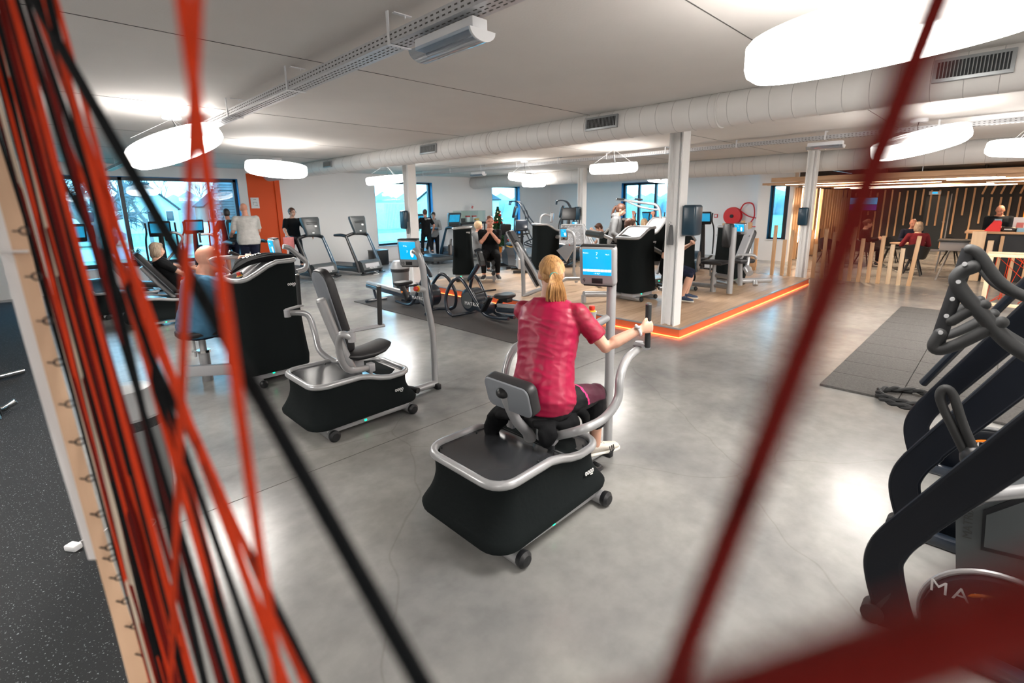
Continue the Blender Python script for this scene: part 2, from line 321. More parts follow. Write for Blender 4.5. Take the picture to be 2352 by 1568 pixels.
# ------------------------------------------------------------------ room shell
ZC = 3.0; YW = 15.6; XR = 17.9; XL2 = 25.0; YL = 5.0
struct('floor', G().box((10.5, 4.8, -0.05), (31, 21.6, 0.1)), 'concrete')
rf = struct('floor_rubber', G().box((-2.48, 4.6, 0.003), (5.0, 21.0, 0.006)), 'fleck')
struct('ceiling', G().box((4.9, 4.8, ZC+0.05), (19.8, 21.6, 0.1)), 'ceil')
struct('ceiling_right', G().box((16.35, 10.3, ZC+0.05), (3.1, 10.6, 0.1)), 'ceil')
struct('ceiling_lounge', G().box((20.4, -0.5, ZC+0.051), (11.2, 11, 0.1)), 'dark')
yj = PZ(930, 999).y
struct('trim_1', G().box((8, yj, 0.0006), (16, 0.006, 0.0012)), 'joint')
g = G()
for y in (1.45, 3.97, 6.5, 9.0, 11.5, 14.0): g.box((4.9, y, ZC-0.001), (19.6, 0.008, 0.002))
struct('trim_2', g, 'joint')
def wallholes(name, axis, pos, thick, a0, a1, holes, mtl):   # wall plane with rectangular openings; holes = (a, b, z0, z1)
    g = G(); hs = sorted(holes); cur = a0
    def bx(u0, u1, z0, z1):
        if u1-u0 < 1e-4 or z1-z0 < 1e-4: return
        if axis == 'y': g.box(((u0+u1)/2, pos+thick/2, (z0+z1)/2), (u1-u0, thick, z1-z0))
        else: g.box((pos+thick/2, (u0+u1)/2, (z0+z1)/2), (thick, u1-u0, z1-z0))
    for a, b, z0, z1 in hs:
        bx(cur, a, 0, ZC); bx(a, b, 0, z0); bx(a, b, z1, ZC); cur = b
    bx(cur, a1, 0, ZC); return struct(name, g, mtl)
WIN_A = (0.35, 4.55, 0.52, 2.72); WIN_B = (8.78, 11.17, 0.56, 2.76); WIN_C = (14.2, 15.86, 0.45, 2.70)
wallholes('wall_far', 'y', YW, 0.35, -5, XR, [WIN_A, WIN_B, WIN_C, ], 'white')
DOOR = (9.45, 11.68, 0.02, 2.73); NAR = (5.06, 5.63, 0.70, 2.42)
wallholes('wall_right', 'x', XR, 0.4, 6.0, YW, [DOOR], 'white')
wallholes('wall_right_front', 'x', 17.25, 0.45, 4.95, 6.0, [NAR], 'white')
struct('wall_left', G().box((-5.1, 4.8, ZC/2), (0.2, 21.6, ZC)), 'white')
struct('wall_back', G().box((10, -6.1, ZC/2), (30, 0.2, ZC)), 'white')
struct('trim_3', G().box((5.2, YW-0.006, 1.44), (0.84, 0.012, 2.88)).box((5.58, YW-0.03, 1.44), (0.14, 0.06, 2.88)), 'orange')
struct('baseboard_far', G().box((9, YW-0.008, 0.04), (5.2, 0.016, 0.08)), 'white')
def window(name, axis, pos, W, mull, fr=0.07, depth=0.12, inset=0.22, sill=True):
    a, b, z0, z1 = W; g = G()
    def bx(gg, u0, u1, za, zb, d, off):
        if axis == 'y': gg.box(((u0+u1)/2, pos+off, (za+zb)/2), (u1-u0, d, zb-za), bev=0.006)
        else: gg.box((pos+off, (u0+u1)/2, (za+zb)/2), (d, u1-u0, zb-za), bev=0.006)
    bx(g, a, a+fr, z0, z1, depth, inset); bx(g, b-fr, b, z0, z1, depth, inset); bx(g, a, b, z0, z0+fr, depth, inset); bx(g, a, b, z1-fr, z1, depth, inset)
    for m in mull: bx(g, m-0.045, m+0.045, z0, z1, depth, inset)
    o = struct(name, g, 'frame')
    rv = G(); e = 0.012
    bx(rv, a, a+e, z0, z1, inset, inset/2); bx(rv, b-e, b, z0, z1, inset, inset/2); bx(rv, a, b, z1-e, z1, inset, inset/2)
    build('window_reveal', rv, 'reveal', o, False)
    gg = G(); bx(gg, a+fr*.5, b-fr*.5, z0+fr*.5, z1-fr*.5, 0.008, inset); build('window_glass', gg, 'glass', o, False)
    if sill: s = G(); bx(s, a-0.03, b+0.03, z0-0.03, z0, inset+0.06, inset/2-0.03); build('window_sill', s, 'white2', o, False)
    return o
window('window_1', 'y', YW, WIN_A, [1.95], fr=0.09)
window('window_2', 'y', YW, WIN_B, [], fr=0.07)
window('window_3', 'y', YW, WIN_C, [], fr=0.06)
window('window_4', 'x', 17.25, NAR, [], fr=0.05)
dd = window('door_1', 'x', XR, DOOR, [10.2, 10.95], fr=0.1, sill=False)
build('door_handle', G().tube([(XR+0.14, 10.3, 1.0), (XR+0.10, 10.3, 1.0), (XR+0.10, 10.42, 1.0)], 0.012), 'chrome', dd)
# ------------------------------------------------------------------ raised training platform with separate planks
PX0, PX1, PY0, PY1, PH = 6.40, 12.75, 3.14, 9.75, 0.15
pf = struct('floor_platform', G().box(((PX0+PX1)/2, (PY0+PY1)/2, 0.068), (PX1-PX0, PY1-PY0, 0.136)), 'riser')
nrow = 33; pw = (PY1-PY0)/nrow; plm = {}
rnd = random.Random(3)
for i in range(nrow):
    x = PX0 - rnd.random()*1.2; 
    while x < PX1-0.05:
        L_ = 1.6; x0 = max(x, PX0); x1 = min(x+L_, PX1)
        if x1-x0 > 0.05:
            key = (round(x1-x0, 2), rnd.random() < 0.5)
            if key not in plm:
                o = build('plank', G().box((0, 0, 0), (x1-x0-0.003, pw-0.003, 0.014)), 'plank2' if key[1] else 'plank', pf, False); plm[key] = o
            else: o = plm[key].copy(); COL.objects.link(o); o.parent = pf
            o.location = ((x0+x1)/2, PY0+(i+0.5)*pw, 0.143)
        x += L_
g = G().box((PX0-0.006, (PY0+PY1)/2, PH-0.008), (0.03, PY1-PY0+0.02, 0.02)).box(((PX0+PX1)/2, PY0-0.006, PH-0.008), (PX1-PX0+0.02, 0.03, 0.02))
build('edge_nosing', g, 'silver', pf, False)
g = G().box((PX0-0.006, (PY0+PY1)/2, 0.012), (0.01, PY1-PY0, 0.012)).box(((PX0+PX1)/2, PY0-0.006, 0.012), (PX1-PX0, 0.01, 0.012))
build('light_strip', g, 'led', pf, False)
# ------------------------------------------------------------------ steel columns
def column(n, x, y, s=0.19):
    g = G(); h = s/2; t = 0.02
    for sy in (-1, 1): g.box((x, y+sy*(h-t/2), ZC/2), (s, t, ZC), bev=0.002)
    g.box((x, y, ZC/2), (0.035, s-2*t, ZC)); g.box((x-0.035, y, ZC/2), (0.03, 0.05, ZC))
    o = struct('column_%d' % n, g, 'white'); 
    build('base_plate', G().box((x, y, 0.006), (s+0.03, s+0.03, 0.012)), 'silver', o, False); return o
column(1, 6.55, 3.36, 0.205); column(2, 6.6, 10.1, 0.22); column(3, 12.6, 9.66, 0.2); column(4, 12.83, 3.34, 0.2)
def dispenser(x, y, z, rz, label, w_=0.26, h=0.40, d=0.2):
    t = thing('paper_dispenser', label, 'dispenser', (x, y, z), rz, 'paper towel dispensers on the columns')
    build('housing', G().box((0, d/2, 0), (w_, d, h), bev=0.035, seg=3), 'bluedisp', t); build('back_plate', G().box((0, 0.005, -0.01), (w_*0.9, 0.012, h)), 'silver2', t)
    build('paper_slot', G().box((0, d*0.5, -h/2), (w_*0.6, 0.03, 0.006)), 'dark', t); return t
dispenser(6.62, 3.255, 1.66, R(180), 'large dark blue paper dispenser on the right side of the nearest white column', 0.24, 0.42, 0.2)
dispenser(6.49, 10.15, 1.60, R(90), 'dark blue paper dispenser on the white column by the left window', 0.2, 0.42, 0.13)
dispenser(12.5, 9.70, 1.62, R(90), 'dark blue paper dispenser on the slim white column in the middle', 0.2, 0.40, 0.13)
dispenser(12.73, 3.38, 1.56, R(90), 'dark blue paper dispenser on the white column by the wooden posts', 0.2, 0.40, 0.13)
def hangbag(x, y, z, label):
    t = thing('spray_cloth', label, 'cloth', (x, y, z), 0, 'cloths hanging on columns')
    g = G().loft([[Vector((dx*s, 0.02*math.cos(i*2), zz)) + Vector((-0.02*abs(math.sin(i)), 0, 0)) for i, (dx) in enumerate((-1, -.5, 0, .5, 1, .5, 0, -.5))] for s, zz in ((0.012, 0.13), (0.03, 0.1), (0.05, 0.0), (0.065, -0.12), (0.062, -0.15))])
    g.tf(Matrix.Rotation(R(90), 4, 'Z')); build('cloth', g, 'hood', t); build('hook', G().tube([(0.01, 0, 0.16), (-0.03, 0, 0.17), (-0.03, 0, 0.13)], 0.005, 6, 4), 'chrome', t)
hangbag(6.43, 3.37, 1.47, 'grey cloth hanging from a hook on the nearest white column')
hangbag(6.45, 10.06, 1.42, 'grey cloth hanging from a hook on the white column by the left window')
# ------------------------------------------------------------------ ducts
def duct(name, label, x, z, r, y0, y1, collars, grilles, seam, ends=True):
    t = thing(name, label, 'duct', (x, 0, z), 0)
    build('duct_tube', G().cyl((0, y0, 0), (0, y1, 0), r, n=40), 'duct', t)
    g = G(); y = y0+0.1
    while y < y1:
        g.tube([(r*1.004*math.cos(a), y, r*1.004*math.sin(a)) for a in [2*math.pi*i/28 for i in range(28)]], 0.0028, 4, closed=True); y += seam if y < 9 else seam*2
    o = build('duct_seam', g, 'seam', t); o['kind'] = 'stuff'
    for y in collars:
        build('collar', G().tube([(r*1.02*math.cos(a), y, r*1.02*math.sin(a)) for a in [2*math.pi*i/32 for i in range(32)]], 0.011, 6, closed=True).cyl((0, y, r), (0, y, ZC-z), 0.004, n=6), 'duct', t)
    for y, wd, ht, az in grilles:
        gt = G().box((0, 0, 0), (0.03, wd, ht), bev=0.004); m = Matrix.Translation((-(r+0.012)*math.cos(az), y, (r+0.012)*math.sin(az))) @ Matrix.Rotation(az, 4, 'Y')
        o = build('grille', gt.tf(m), 'grille', t); 
        build('grille_void', G().box((-0.012, 0, 0), (0.012, wd-0.05, ht-0.05)).tf(m), 'dark', o)
        s = G(); n = int(wd/0.022)
        for i in range(1, n): s.box((-0.02, -wd/2+0.02+(wd-0.04)*i/n, 0), (0.010, 0.005, ht-0.05), rot=(0, 0, 0.5))
        build('grille_slat', s.tf(m), 'grille', o)['kind'] = 'stuff'
    return t
yc = [PX(*p, 5.25).y for p in ((1118, 325), (848, 372), (1645, 240))]
duct('air_duct', 'large white round air duct running under the ceiling above the nearest column', 5.4, 2.85, 0.172, -5.9, YW-0.02, yc, [(3.72, 0.47, 0.155, 0.1), (7.35, 0.47, 0.155, 0.1), (0.36, 0.46, 0.17, 0.1), (11.3, 0.42, 0.14, 0.1)], 0.20)
duct('air_duct', 'white round air duct at the back, reaching the lounge on the right', 13.2, 2.80, 0.235, -5.9, YW-0.02, [5.2, 7.3, 2.4, 12.2], [], 0.30)
# ------------------------------------------------------------------ perforated cable trays
def tray(x, z, y0, y1, label, br, wd=0.11):
    t = thing('cable_tray', label, 'cable tray', (x, 0, z), 0)
    build('tray_channel', G().box((0, (y0+y1)/2, -0.03), (wd, y1-y0, 0.003)).box((-wd/2, (y0+y1)/2, 0), (0.003, y1-y0, 0.062)).box((wd/2, (y0+y1)/2, 0), (0.003, y1-y0, 0.062)), 'galv', t, False)
    g = G(); y = y0+0.03
    while y < y1:
        for zz in (-0.012, 0.012): g.box((-wd/2-0.001, y, zz), (0.004, 0.022, 0.007))
        for xx in (-0.03, 0.0, 0.03): g.box((xx, y, -0.031), (0.007, 0.026, 0.004))
        y += 0.05
    build('perforation', g, 'joint', t, False)['kind'] = 'stuff'
    for y in br:
        h = ZC-z
        build('bracket', G().box((0.03, y, h-0.003), (0.12, 0.025, 0.005)).box((-0.03-wd/2+0.025, y, h/2-0.02), (0.005, 0.025, h+0.03)).box((0.0, y, -0.037), (wd+0.02, 0.025, 0.005)).cyl((0.05, y, h-0.02), (0.05, y, h), 0.006, n=6), 'white2', t, False)
    build('cable', G().tube([(0.01, y0, -0.015), (0.0, (y0+y1)/2, -0.015), (0.01, y1, -0.015)], 0.008, 6).tube([(-0.02, y0, -0.018), (-0.02, y1, -0.018)], 0.006, 6), 'cable', t)
    return t
tray(1.75, 2.855, -5.5, YW-0.05, 'perforated white cable tray crossing the ceiling above the left machines', [1.2, 2.70, 4.23, 5.8, 7.4, 9.0, 10.6, 12.2, 13.8], 0.13)
tray(9.4, 2.90, -5.5, YW-0.05, 'perforated white cable tray behind the big round air duct', [-0.5, 0.9, 2.3, 3.7, 5.1, 6.5, 7.9, 9.3, 10.7, 12.1, 13.5])
def emlight(x, y, z, rz, label):
    t = thing('emergency_light', label, 'light', (x, y, z), rz, 'long clear-covered lights under the cable trays')
    build('housing', G().box((0, 0, 0), (0.10, 0.5, 0.06), bev=0.008), 'white2', t)
    prof = [(0.085*math.cos(a), -0.03+0.055*math.sin(a)) for a in [math.pi+math.pi*i/10 for i in range(11)]]
    build('diffuser', G().prism(prof, 'y', -0.26, 0.26), 'clearp', t)
    build('tube_lamp', G().cyl((0, -0.2, -0.05), (0, 0.2, -0.05), 0.012, n=8), 'silver2', t)
    build('end_cap', G().prism([(u*0.98, w_) for u, w_ in prof], 'y', -0.27, -0.255), 'white2', t)
emlight(1.76, 2.24, 2.775, 0, 'long clear-covered light under the cable tray at the top of the picture')
emlight(9.4, 2.30, 2.80, 0, 'long clear-covered light under the cable tray right of the nearest column')
emlight(9.4, 10.9, 2.80, 0, 'long clear-covered light under the far end of the cable tray')
# ------------------------------------------------------------------ round ring lamps
def ringlamp(c, Rr, th, tiltx, tilty, label, can=None):
    t = thing('ring_lamp', label, 'lamp', c, 0, 'round glowing lamps hung from the ceiling', rot=None)
    ri = Rr-0.12
    m = Euler((tiltx, tilty, 0)).to_matrix().to_4x4()
    prof = [(0.0, -th*0.50), (ri*0.75, -th*0.52), (Rr-0.05, -th*0.48), (Rr-0.008, -th*0.30), (Rr, -th*0.1), (Rr-0.01, th*0.4), (Rr-0.03, th*0.5), (Rr-0.07, th*0.5), (Rr-0.09, th*0.36), (Rr-0.10, -th*0.25), (0.0, -th*0.25)]
    build('diffuser', G().lathe(prof[:4], n=56).tf(m), 'lamp', t, angle=50); build('diffuser', G().lathe(prof[3:7], n=56).tf(m), 'lampside', t, angle=50)
    build('lamp_shell', G().lathe(prof[6:], n=56).tf(m), 'lampshell', t, angle=50)
    cx, cy = can if can else (c[0], c[1])
    top = Vector((cx-c[0], cy-c[1], ZC-c[2]))
    build('ceiling_canopy', G().lathe([(0, 0), (0.10, 0), (0.105, -0.03), (0.09, -0.045), (0, -0.045)], top, 24), 'white2', t)
    for k in range(3):
        a = 2.1*k+0.5; e = m @ Vector(((Rr-0.06)*math.cos(a), (Rr-0.06)*math.sin(a), th*0.45)); build('suspension_wire', G().cyl(top-Vector((0, 0, 0.04)), e, 0.0022, n=5), 'galv', t)
    build('supply_cable', G().tube([top-Vector((0, 0, 0.04)), top*0.6+Vector((0.03, 0.02, 0)), m @ Vector((0.05, 0, -th*0.2))], 0.004, 6, 5), 'cable', t)
    return t
LC = lambda x, y, z: (lambda p: (p.x, p.y, z))(PZ(x, y, z))
vr = _r0.copy(); vf = Vector((math.sin(YAW), math.cos(YAW), 0))
def lampat(x, y, z, Rr, roll, pitch, label, can=None, th=0.19):
    # roll: right side up as seen from the camera side of the room, pitch: far side up
    c = LC(x, y, z); t = ringlamp(c, Rr, th, 0, 0, label, can)
    for ch in t.children:
        if ch.name.split('.')[0] in ('diffuser', 'lamp_shell'):
            m = Matrix.Rotation(-roll, 3, vf) @ Matrix.Rotation(pitch, 3, vr); ch.matrix_local = m.to_4x4()
    return t
lampat(405, 337, 2.60, 0.50, R(21), R(7), 'glowing round lamp tilted up to the right above the left window', (1.50, 7.30))
lampat(636, 388, 2.58, 0.50, R(-9), R(8), 'glowing round lamp tilted so its open top shows, above the orange wall', (4.35, 11.95))
lampat(1409, 386, 2.60, 0.48, R(3), R(5), 'glowing round lamp between the slim column and the nearest column')
lampat(2111, 327, 2.60, 0.50, R(17), R(2), 'glowing round lamp tilted up to the right above the lounge', (9.1, 1.1))
lampat(2025, 84, 2.64, 0.58, R(8), R(3), 'very large glowing lamp at the top right, nearest to the camera')
lampat(2376, 340, 2.56, 0.50, R(-3), R(2), 'glowing round lamp cut off by the right edge of the picture')
lampat(888, 413, 2.58, 0.52, R(5), R(3), 'glowing round lamp in front of the back window, left of its column')
lampat(1205, 408, 2.58, 0.42, R(-6), R(4), 'left one of the two overlapping glowing lamps above the small fir tree')
lampat(1226, 422, 2.60, 0.40, R(0), R(4), 'right one of the two overlapping glowing lamps above the small fir tree')
lampat(1520, 412, 2.60, 0.42, R(-5), R(4), 'glowing round lamp half hidden behind the nearest column')
for i, (x, y) in enumerate(((-1.8, 4.5), (-2.2, -1.5), (2.2, -3.0), (7.5, -3.2), (11.8, -2.6))):  # extra lamps out of view, added to light the near and left floor
    ringlamp((x, y, 2.5), 0.6, 0.17, 0, 0, ('added unseen lamp over the rubber floor left of the partition', 'added unseen lamp behind the partition', 'added unseen lamp behind the right machines', 'added unseen lamp right of the tiled rubber floor', 'added unseen lamp in front of the counter')[i])
# ------------------------------------------------------------------ lounge on the right
rnd = random.Random(11)
struct('wall_lounge', G().box((21.2, YL+0.1, ZC/2), (7.8, 0.2, ZC)), 'char')
struct('wall_lounge_far', G().box((XL2+0.1, 0, ZC/2), (0.2, 12, ZC)), 'char')
t = thing('wall_slats', 'pine slats and light strips on the lounge side wall behind the tables', 'wall panel', (17.3, YL, 0))
x = 0.15; i = 0
while x < 7.5:
    top = 2.32; 
    if i in (4, 8, 12, 16): 
        build('light_strip', G().box((x, -0.06, 1.45), (0.035, 0.03, 1.75)), 'stripled', t, False)
    else:
        z0 = rnd.choice((0.02, 0.02, 0.3, 0.9)); z1 = rnd.choice((2.32, 2.32, 2.0, 1.7)) if z0 < 0.1 else 2.32
        build('slat', G().box((x, -0.05-0.02*(i % 3), (z0+z1)/2), (0.075, 0.10, z1-z0), bev=0.004), 'pine', t, False)
    x += 0.17 if i < 18 else 0.24; i += 1
t = thing('wall_slats', 'vertical pine slats of different lengths on the dark far lounge wall', 'wall panel', (XL2, 0, 0))
y = 4.75; i = 0
while y > -3.2:
    if y > -0.2 or y < -1.2:
        z0, z1 = rnd.choice(((0.05, 2.2), (0.35, 2.3), (0.05, 2.3), (0.9, 2.25), (0.6, 2.3), (1.3, 2.3)))
        if y < 0.9 and y > -0.2: z1 = 1.95; z0 = rnd.choice((0.7, 1.0, 0.9))
        build('slat', G().box((-0.04, y, (z0+z1)/2), (0.05, 0.055, z1-z0), bev=0.004), 'pine', t, False)
        if y < 0.95 and y > -0.2: build('slat', G().box((-0.04, y-0.01, 2.22), (0.05, 0.055, 0.34), rot=(0.25, 0, 0)), 'pine', t, False)
    y -= 0.245; i += 1
dd = struct('door_2', G().box((XL2-0.012, 2.05, 1.02), (0.024, 0.78, 2.04), bev=0.004), 'doorblk')
build('door_handle', G().tube([(XL2-0.03, 1.76, 1.05), (XL2-0.07, 1.76, 1.05), (XL2-0.07, 1.87, 1.05)], 0.012), 'chrome', dd)
build('door_seam', G().box((XL2-0.026, 1.70, 1.1), (0.006, 0.03, 2.0)), 'silver2', dd, False)
t = thing('exit_sign', 'small pale exit sign above the black lounge door', 'sign', (XL2-0.05, 2.2, 2.14))
build('sign_box', G().box((0, 0, 0), (0.05, 0.36, 0.13), bev=0.01), 'white2', t); build('pictogram', G().box((-0.027, 0, 0), (0.006, 0.16, 0.07)), 'screen', t)
t = thing('television', 'television with a blue picture on the dark far wall of the lounge', 'television', (XL2-0.1, 4.45, 1.75))
build('housing', G().box((0, 0, 0), (0.06, 1.0, 0.58), bev=0.01), 'blk', t); build('screen', G().box((-0.032, 0, 0.12), (0.006, 0.94, 0.26)), 'screen', t)
build('screen_caption', G().box((-0.032, 0, -0.14), (0.006, 0.94, 0.22)), mat('lit_purple_caption', (0.05, 0.01, 0.1), 0.4, emit=(0.10, 0.02, 0.22), es=0.8), t)
t = thing('wall_panel', 'glowing orange panel on the lounge wall behind the counter', 'wall panel', (XL2-0.06, -0.85, 1.6))
build('panel', G().box((0, 0, 0), (0.06, 1.1, 1.6), bev=0.01), mat('lit_orange_panel', (0.8, 0.25, 0.02), 0.5, emit=(1.0, 0.22, 0.01), es=0.9), t)
# timber frame and ceiling slats
t = thing('timber_beam', 'long pine beam across the front of the lounge ceiling', 'beam', (13.95, 0, 2.44))
build('beam', G().box((0, -0.6, 0), (0.06, 10.3, 0.11), bev=0.004), 'pineY', t)
for y in (3.9, 1.5, -0.9, -3.3): build('hanger', G().cyl((0, y, 0.04), (0, y, ZC-2.44), 0.008, n=6), 'galv', t)
t = thing('slatted_ceiling', 'staggered rows of pine slats hung under the lounge ceiling', 'ceiling panel', (0, 0, 2.36))
X = 14.15; i = 0
while X < 24.6:
    y1 = 4.95 - (0 if i % 3 else rnd.random()*1.5)
    while y1 > -5.2:
        L_ = rnd.choice((1.2, 1.8, 2.4, 3.0)); y0 = max(-5.4, y1-L_)
        if rnd.random() < 0.9: build('slat', G().box((X, (y0+y1)/2, rnd.choice((0, 0.015, 0.03))), (0.055, y1-y0-0.01, 0.055)), 'pineY', t, False)
        y1 = y0
    X += 0.34 + 0.018*i; i += 1
for X, ya, yb in ((14.6, 4.4, 0.2), (15.6, 1.2, -3), (16.9, 4.6, 1.4), (18.6, 0.6, -3), (20.6, 4.6, 0.5), (22.6, 4.5, 0.0)):
    build('light_strip', G().box((X, (ya+yb)/2, -0.02), (0.028, ya-yb, 0.02)), 'stripled', t, False)
g = G()
for y in (4.2, 2.2, 0.2, -1.8, -3.8): g.box((19.3, y, 0.075), (10.6, 0.045, 0.06))
build('batten', g, 'pineY', t, False)
for p, s in (((2130, 428), 1), ((2262, 423), 1), ((1995, 436), 1)):
    q = PZ(*p, 2.72); 
for i, (x, y) in enumerate(((15.2, 2.9), (17.5, 3.8), (19.5, 1.6), (22.3, 3.4), (22.8, 0.8), (17.3, -0.6))):  # spotlights and housings added to brighten the dim lounge
    t = thing('lounge_fill_spot', ('added fill spotlight nearest the front beam of the lounge', 'added fill spotlight above the left lounge table', 'added fill spotlight above the middle of the lounge', 'added fill spotlight nearest the television', 'added fill spotlight nearest the black lounge door', 'added fill spotlight above the counter')[i], 'light', (x, y, ZC), 0, 'added fill spotlights above the lounge slats')
    build('housing', G().lathe([(0.05, 0), (0.05, -0.12), (0.045, -0.12), (0.04, -0.03)]), 'blk', t); l = bpy.data.lights.new('spot', 'SPOT'); l.energy = 320; l.color = (1, 0.72, 0.48); l.spot_size = R(125); l.spot_blend = 0.8; l.shadow_soft_size = 0.05
    o = bpy.data.objects.new('fill_bulb', l); COL.objects.link(o); o.parent = t; o.location = (0, 0, -0.14)
# upright posts: (base pixel x, base pixel y, top pixel y, lean)
posts = [(1772, 632, 517), (1795, 633, 550), (1811, 634, 528), (1866, 638, 560), (1887, 638, 525), (1906, 641, 533), (1929, 641, 525), (1949, 644, 520), (1970, 647, 547), (1992, 648, 557), (2015, 652, 541), (2038, 653, 561), (2062, 655, 570), (2086, 657, 541)]
for i, (bx, by, ty) in enumerate(posts):
    b = PX(bx, by, 13.9); q = PX(bx, ty, 13.9); h = q.z
    names = ('pine post left of the short one, beside the back window', 'short pine post second from the back window', 'pine post third from the back window', 'short pine post just right of the white column', 'tall pine post second to the right of the white column', 'pine post third to the right of the white column', 'pine post fourth to the right of the white column', 'tall pine post under the television', 'pine post sixth from the leaning end post', 'pine post fifth from the leaning end post', 'tall pine post fourth from the leaning end post', 'knotty pine post third from the leaning end post', 'shortest pine post beside the leaning end post', 'leaning pine post at the right end of the row')
    lean = 0.06 if i == 13 else 0
    t = thing('wooden_post', names[i], 'post', (b.x, b.y, 0), 0, 'free-standing pine posts around the lounge', rot=(lean, 0, 0))
    build('post', G().box((0, 0, h/2), (0.075, 0.075, h), bev=0.005), 'pinepale' if i in (11, 12) else 'pine', t)
# wooden screen by the hose reel
t = thing('wooden_screen', 'clump of upright pine boards standing behind the white training machines', 'room divider', (14.5, 5.55, 0))
for i, (dx, dy, h) in enumerate(((0.0, 0.36, 1.30), (-.05, 0.25, 1.2), (0, 0.14, 1.15), (0.05, 0.02, 1.05), (0.1, -0.12, 1.38), (0.0, -0.26, 1.1), (-.1, -0.4, 1.34), (0.05, -0.55, 0.9))):
    build('board', G().box((dx, dy, h/2+0.0), (0.08, 0.09, h), bev=0.004), 'pine', t)
build('rail', G().box((-0.02, -0.08, 0.25), (0.05, 1.1, 0.3), bev=0.004), 'pine', t)
# hose reel, alarm box
t = thing('hose_reel', 'red fire hose reel mounted on the white wall', 'hose reel', (XR-0.02, 6.95, 1.42))
build('drum', G().lathe([(0.06, -0.09), (0.30, -0.09), (0.31, -0.06), (0.26, -0.05), (0.26, 0.05), (0.31, 0.06), (0.30, 0.09), (0.06, 0.09)], n=32).tf(Matrix.Translation((-0.17, 0, 0)) @ Matrix.Rotation(R(90), 4, 'Y')), 'hosered', t)
build('hub', G().cyl((-0.30, 0, 0), (-0.02, 0, 0), 0.06), 'dark', t)
build('hose', G().tube([(-0.12, -0.2, 0.15), (-0.12, -0.35, 0.42), (-0.1, -0.62, 0.40), (-0.1, -0.70, 0.02), (-0.1, -0.58, -0.24)], 0.022, 8, 6).tube([(-0.1, -0.2, 0.2), (-0.1, -0.5, 0.0), (-0.1, -0.85, -0.1), (-0.08, -0.85, -0.33), (-0.08, -0.6, -0.35)], 0.018, 8, 6), 'hosered', t)
t = thing('alarm_button', 'small fire alarm button on the white wall left of the hose reel', 'alarm', (XR-0.02, 7.62, 1.42))
build('box', G().box((0, 0, 0), (0.04, 0.13, 0.13), bev=0.01), 'hosered', t); build('glass', G().box((-0.022, 0, 0), (0.004, 0.08, 0.08)), 'white2', t)
# framed plan on the orange wall
t = thing('floor_plan', 'white framed evacuation plan on the orange wall', 'picture', (4.93, YW-0.02, 2.06))
build('sheet', G().box((0, 0, 0), (0.22, 0.012, 0.30)), 'white2', t, False)
g = G().box((0.0, -0.008, 0.02), (0.12, 0.002, 0.006)).box((-0.05, -0.008, -0.02), (0.006, 0.002, 0.08)).box((0.05, -0.008, -0.03), (0.006, 0.002, 0.1)).box((0.02, -0.008, -0.07), (0.09, 0.002, 0.006)).box((0, -0.008, 0.1), (0.07, 0.002, 0.01))
build('drawing', g, 'printdk', t, False)
# chairs and tables
def tubchair(x, y, rz, label):
    t = thing('tub_chair', label, 'chair', (x, y, 0), rz, 'black tub chairs in the lounge')
    build('seat', G().lathe([(0, 0.42), (0.20, 0.42), (0.24, 0.45), (0.235, 0.48), (0.2, 0.495), (0, 0.49)]), 'blk', t)
    rings = []
    for i in range(15):
        a = R(-110+220*i/14)+math.pi; hh = 0.80-0.14*abs(i-7)/7
        c = Vector((math.cos(a), math.sin(a), 0)); rings.append([c*0.235+Vector((0, 0, 0.44)), c*0.30+Vector((0, 0, hh)), c*0.275+Vector((0, 0, hh+0.01)), c*0.21+Vector((0, 0, 0.47))])
    build('backrest', G().loft(rings), 'blk', t)
    for a in (45, 135, 225, 315): build('leg', G().tube([(0.1*math.cos(R(a)), 0.1*math.sin(R(a)), 0.43), (0.27*math.cos(R(a)), 0.27*math.sin(R(a)), 0.0)], [0.022, 0.014], 8), 'blk', t)
    return t
tubchair(16.0, 1.62, R(0), 'black tub chair holding the woman in burgundy')
tubchair(17.5, 2.95, R(-60), 'black tub chair holding the person in black at the left lounge table')
tubchair(17.6, 3.9, R(-20), 'empty black tub chair nearest the slatted side wall')
tubchair(17.9, 1.9, R(180), 'black tub chair holding the grey-haired man in the lounge')
tubchair(18.9, 2.5, R(180), 'empty black tub chair behind the lounge tables')
tubchair(19.2, 1.1, R(200), 'empty black tub chair in front of the black lounge door')
def rtable(x, y, label, r=0.36, h=0.74):
    t = thing('round_table', label, 'table', (x, y, 0), 0, 'round lounge tables')
    build('tabletop', G().lathe([(0, h-0.025), (r, h-0.025), (r+0.004, h-0.012), (r, h), (0, h)], n=36), 'tabletop', t)
    build('pedestal', G().lathe([(0.04, 0.02), (0.03, 0.05), (0.028, h-0.03)], n=14), 'blk', t); build('foot', G().lathe([(0, 0), (0.2, 0), (0.2, 0.015), (0.04, 0.03), (0, 0.03)]), 'blk', t)
rtable(17.1, 1.95, 'round table between the two people talking in the lounge'); rtable(18.0, 3.3, 'round table beside the slatted side wall')
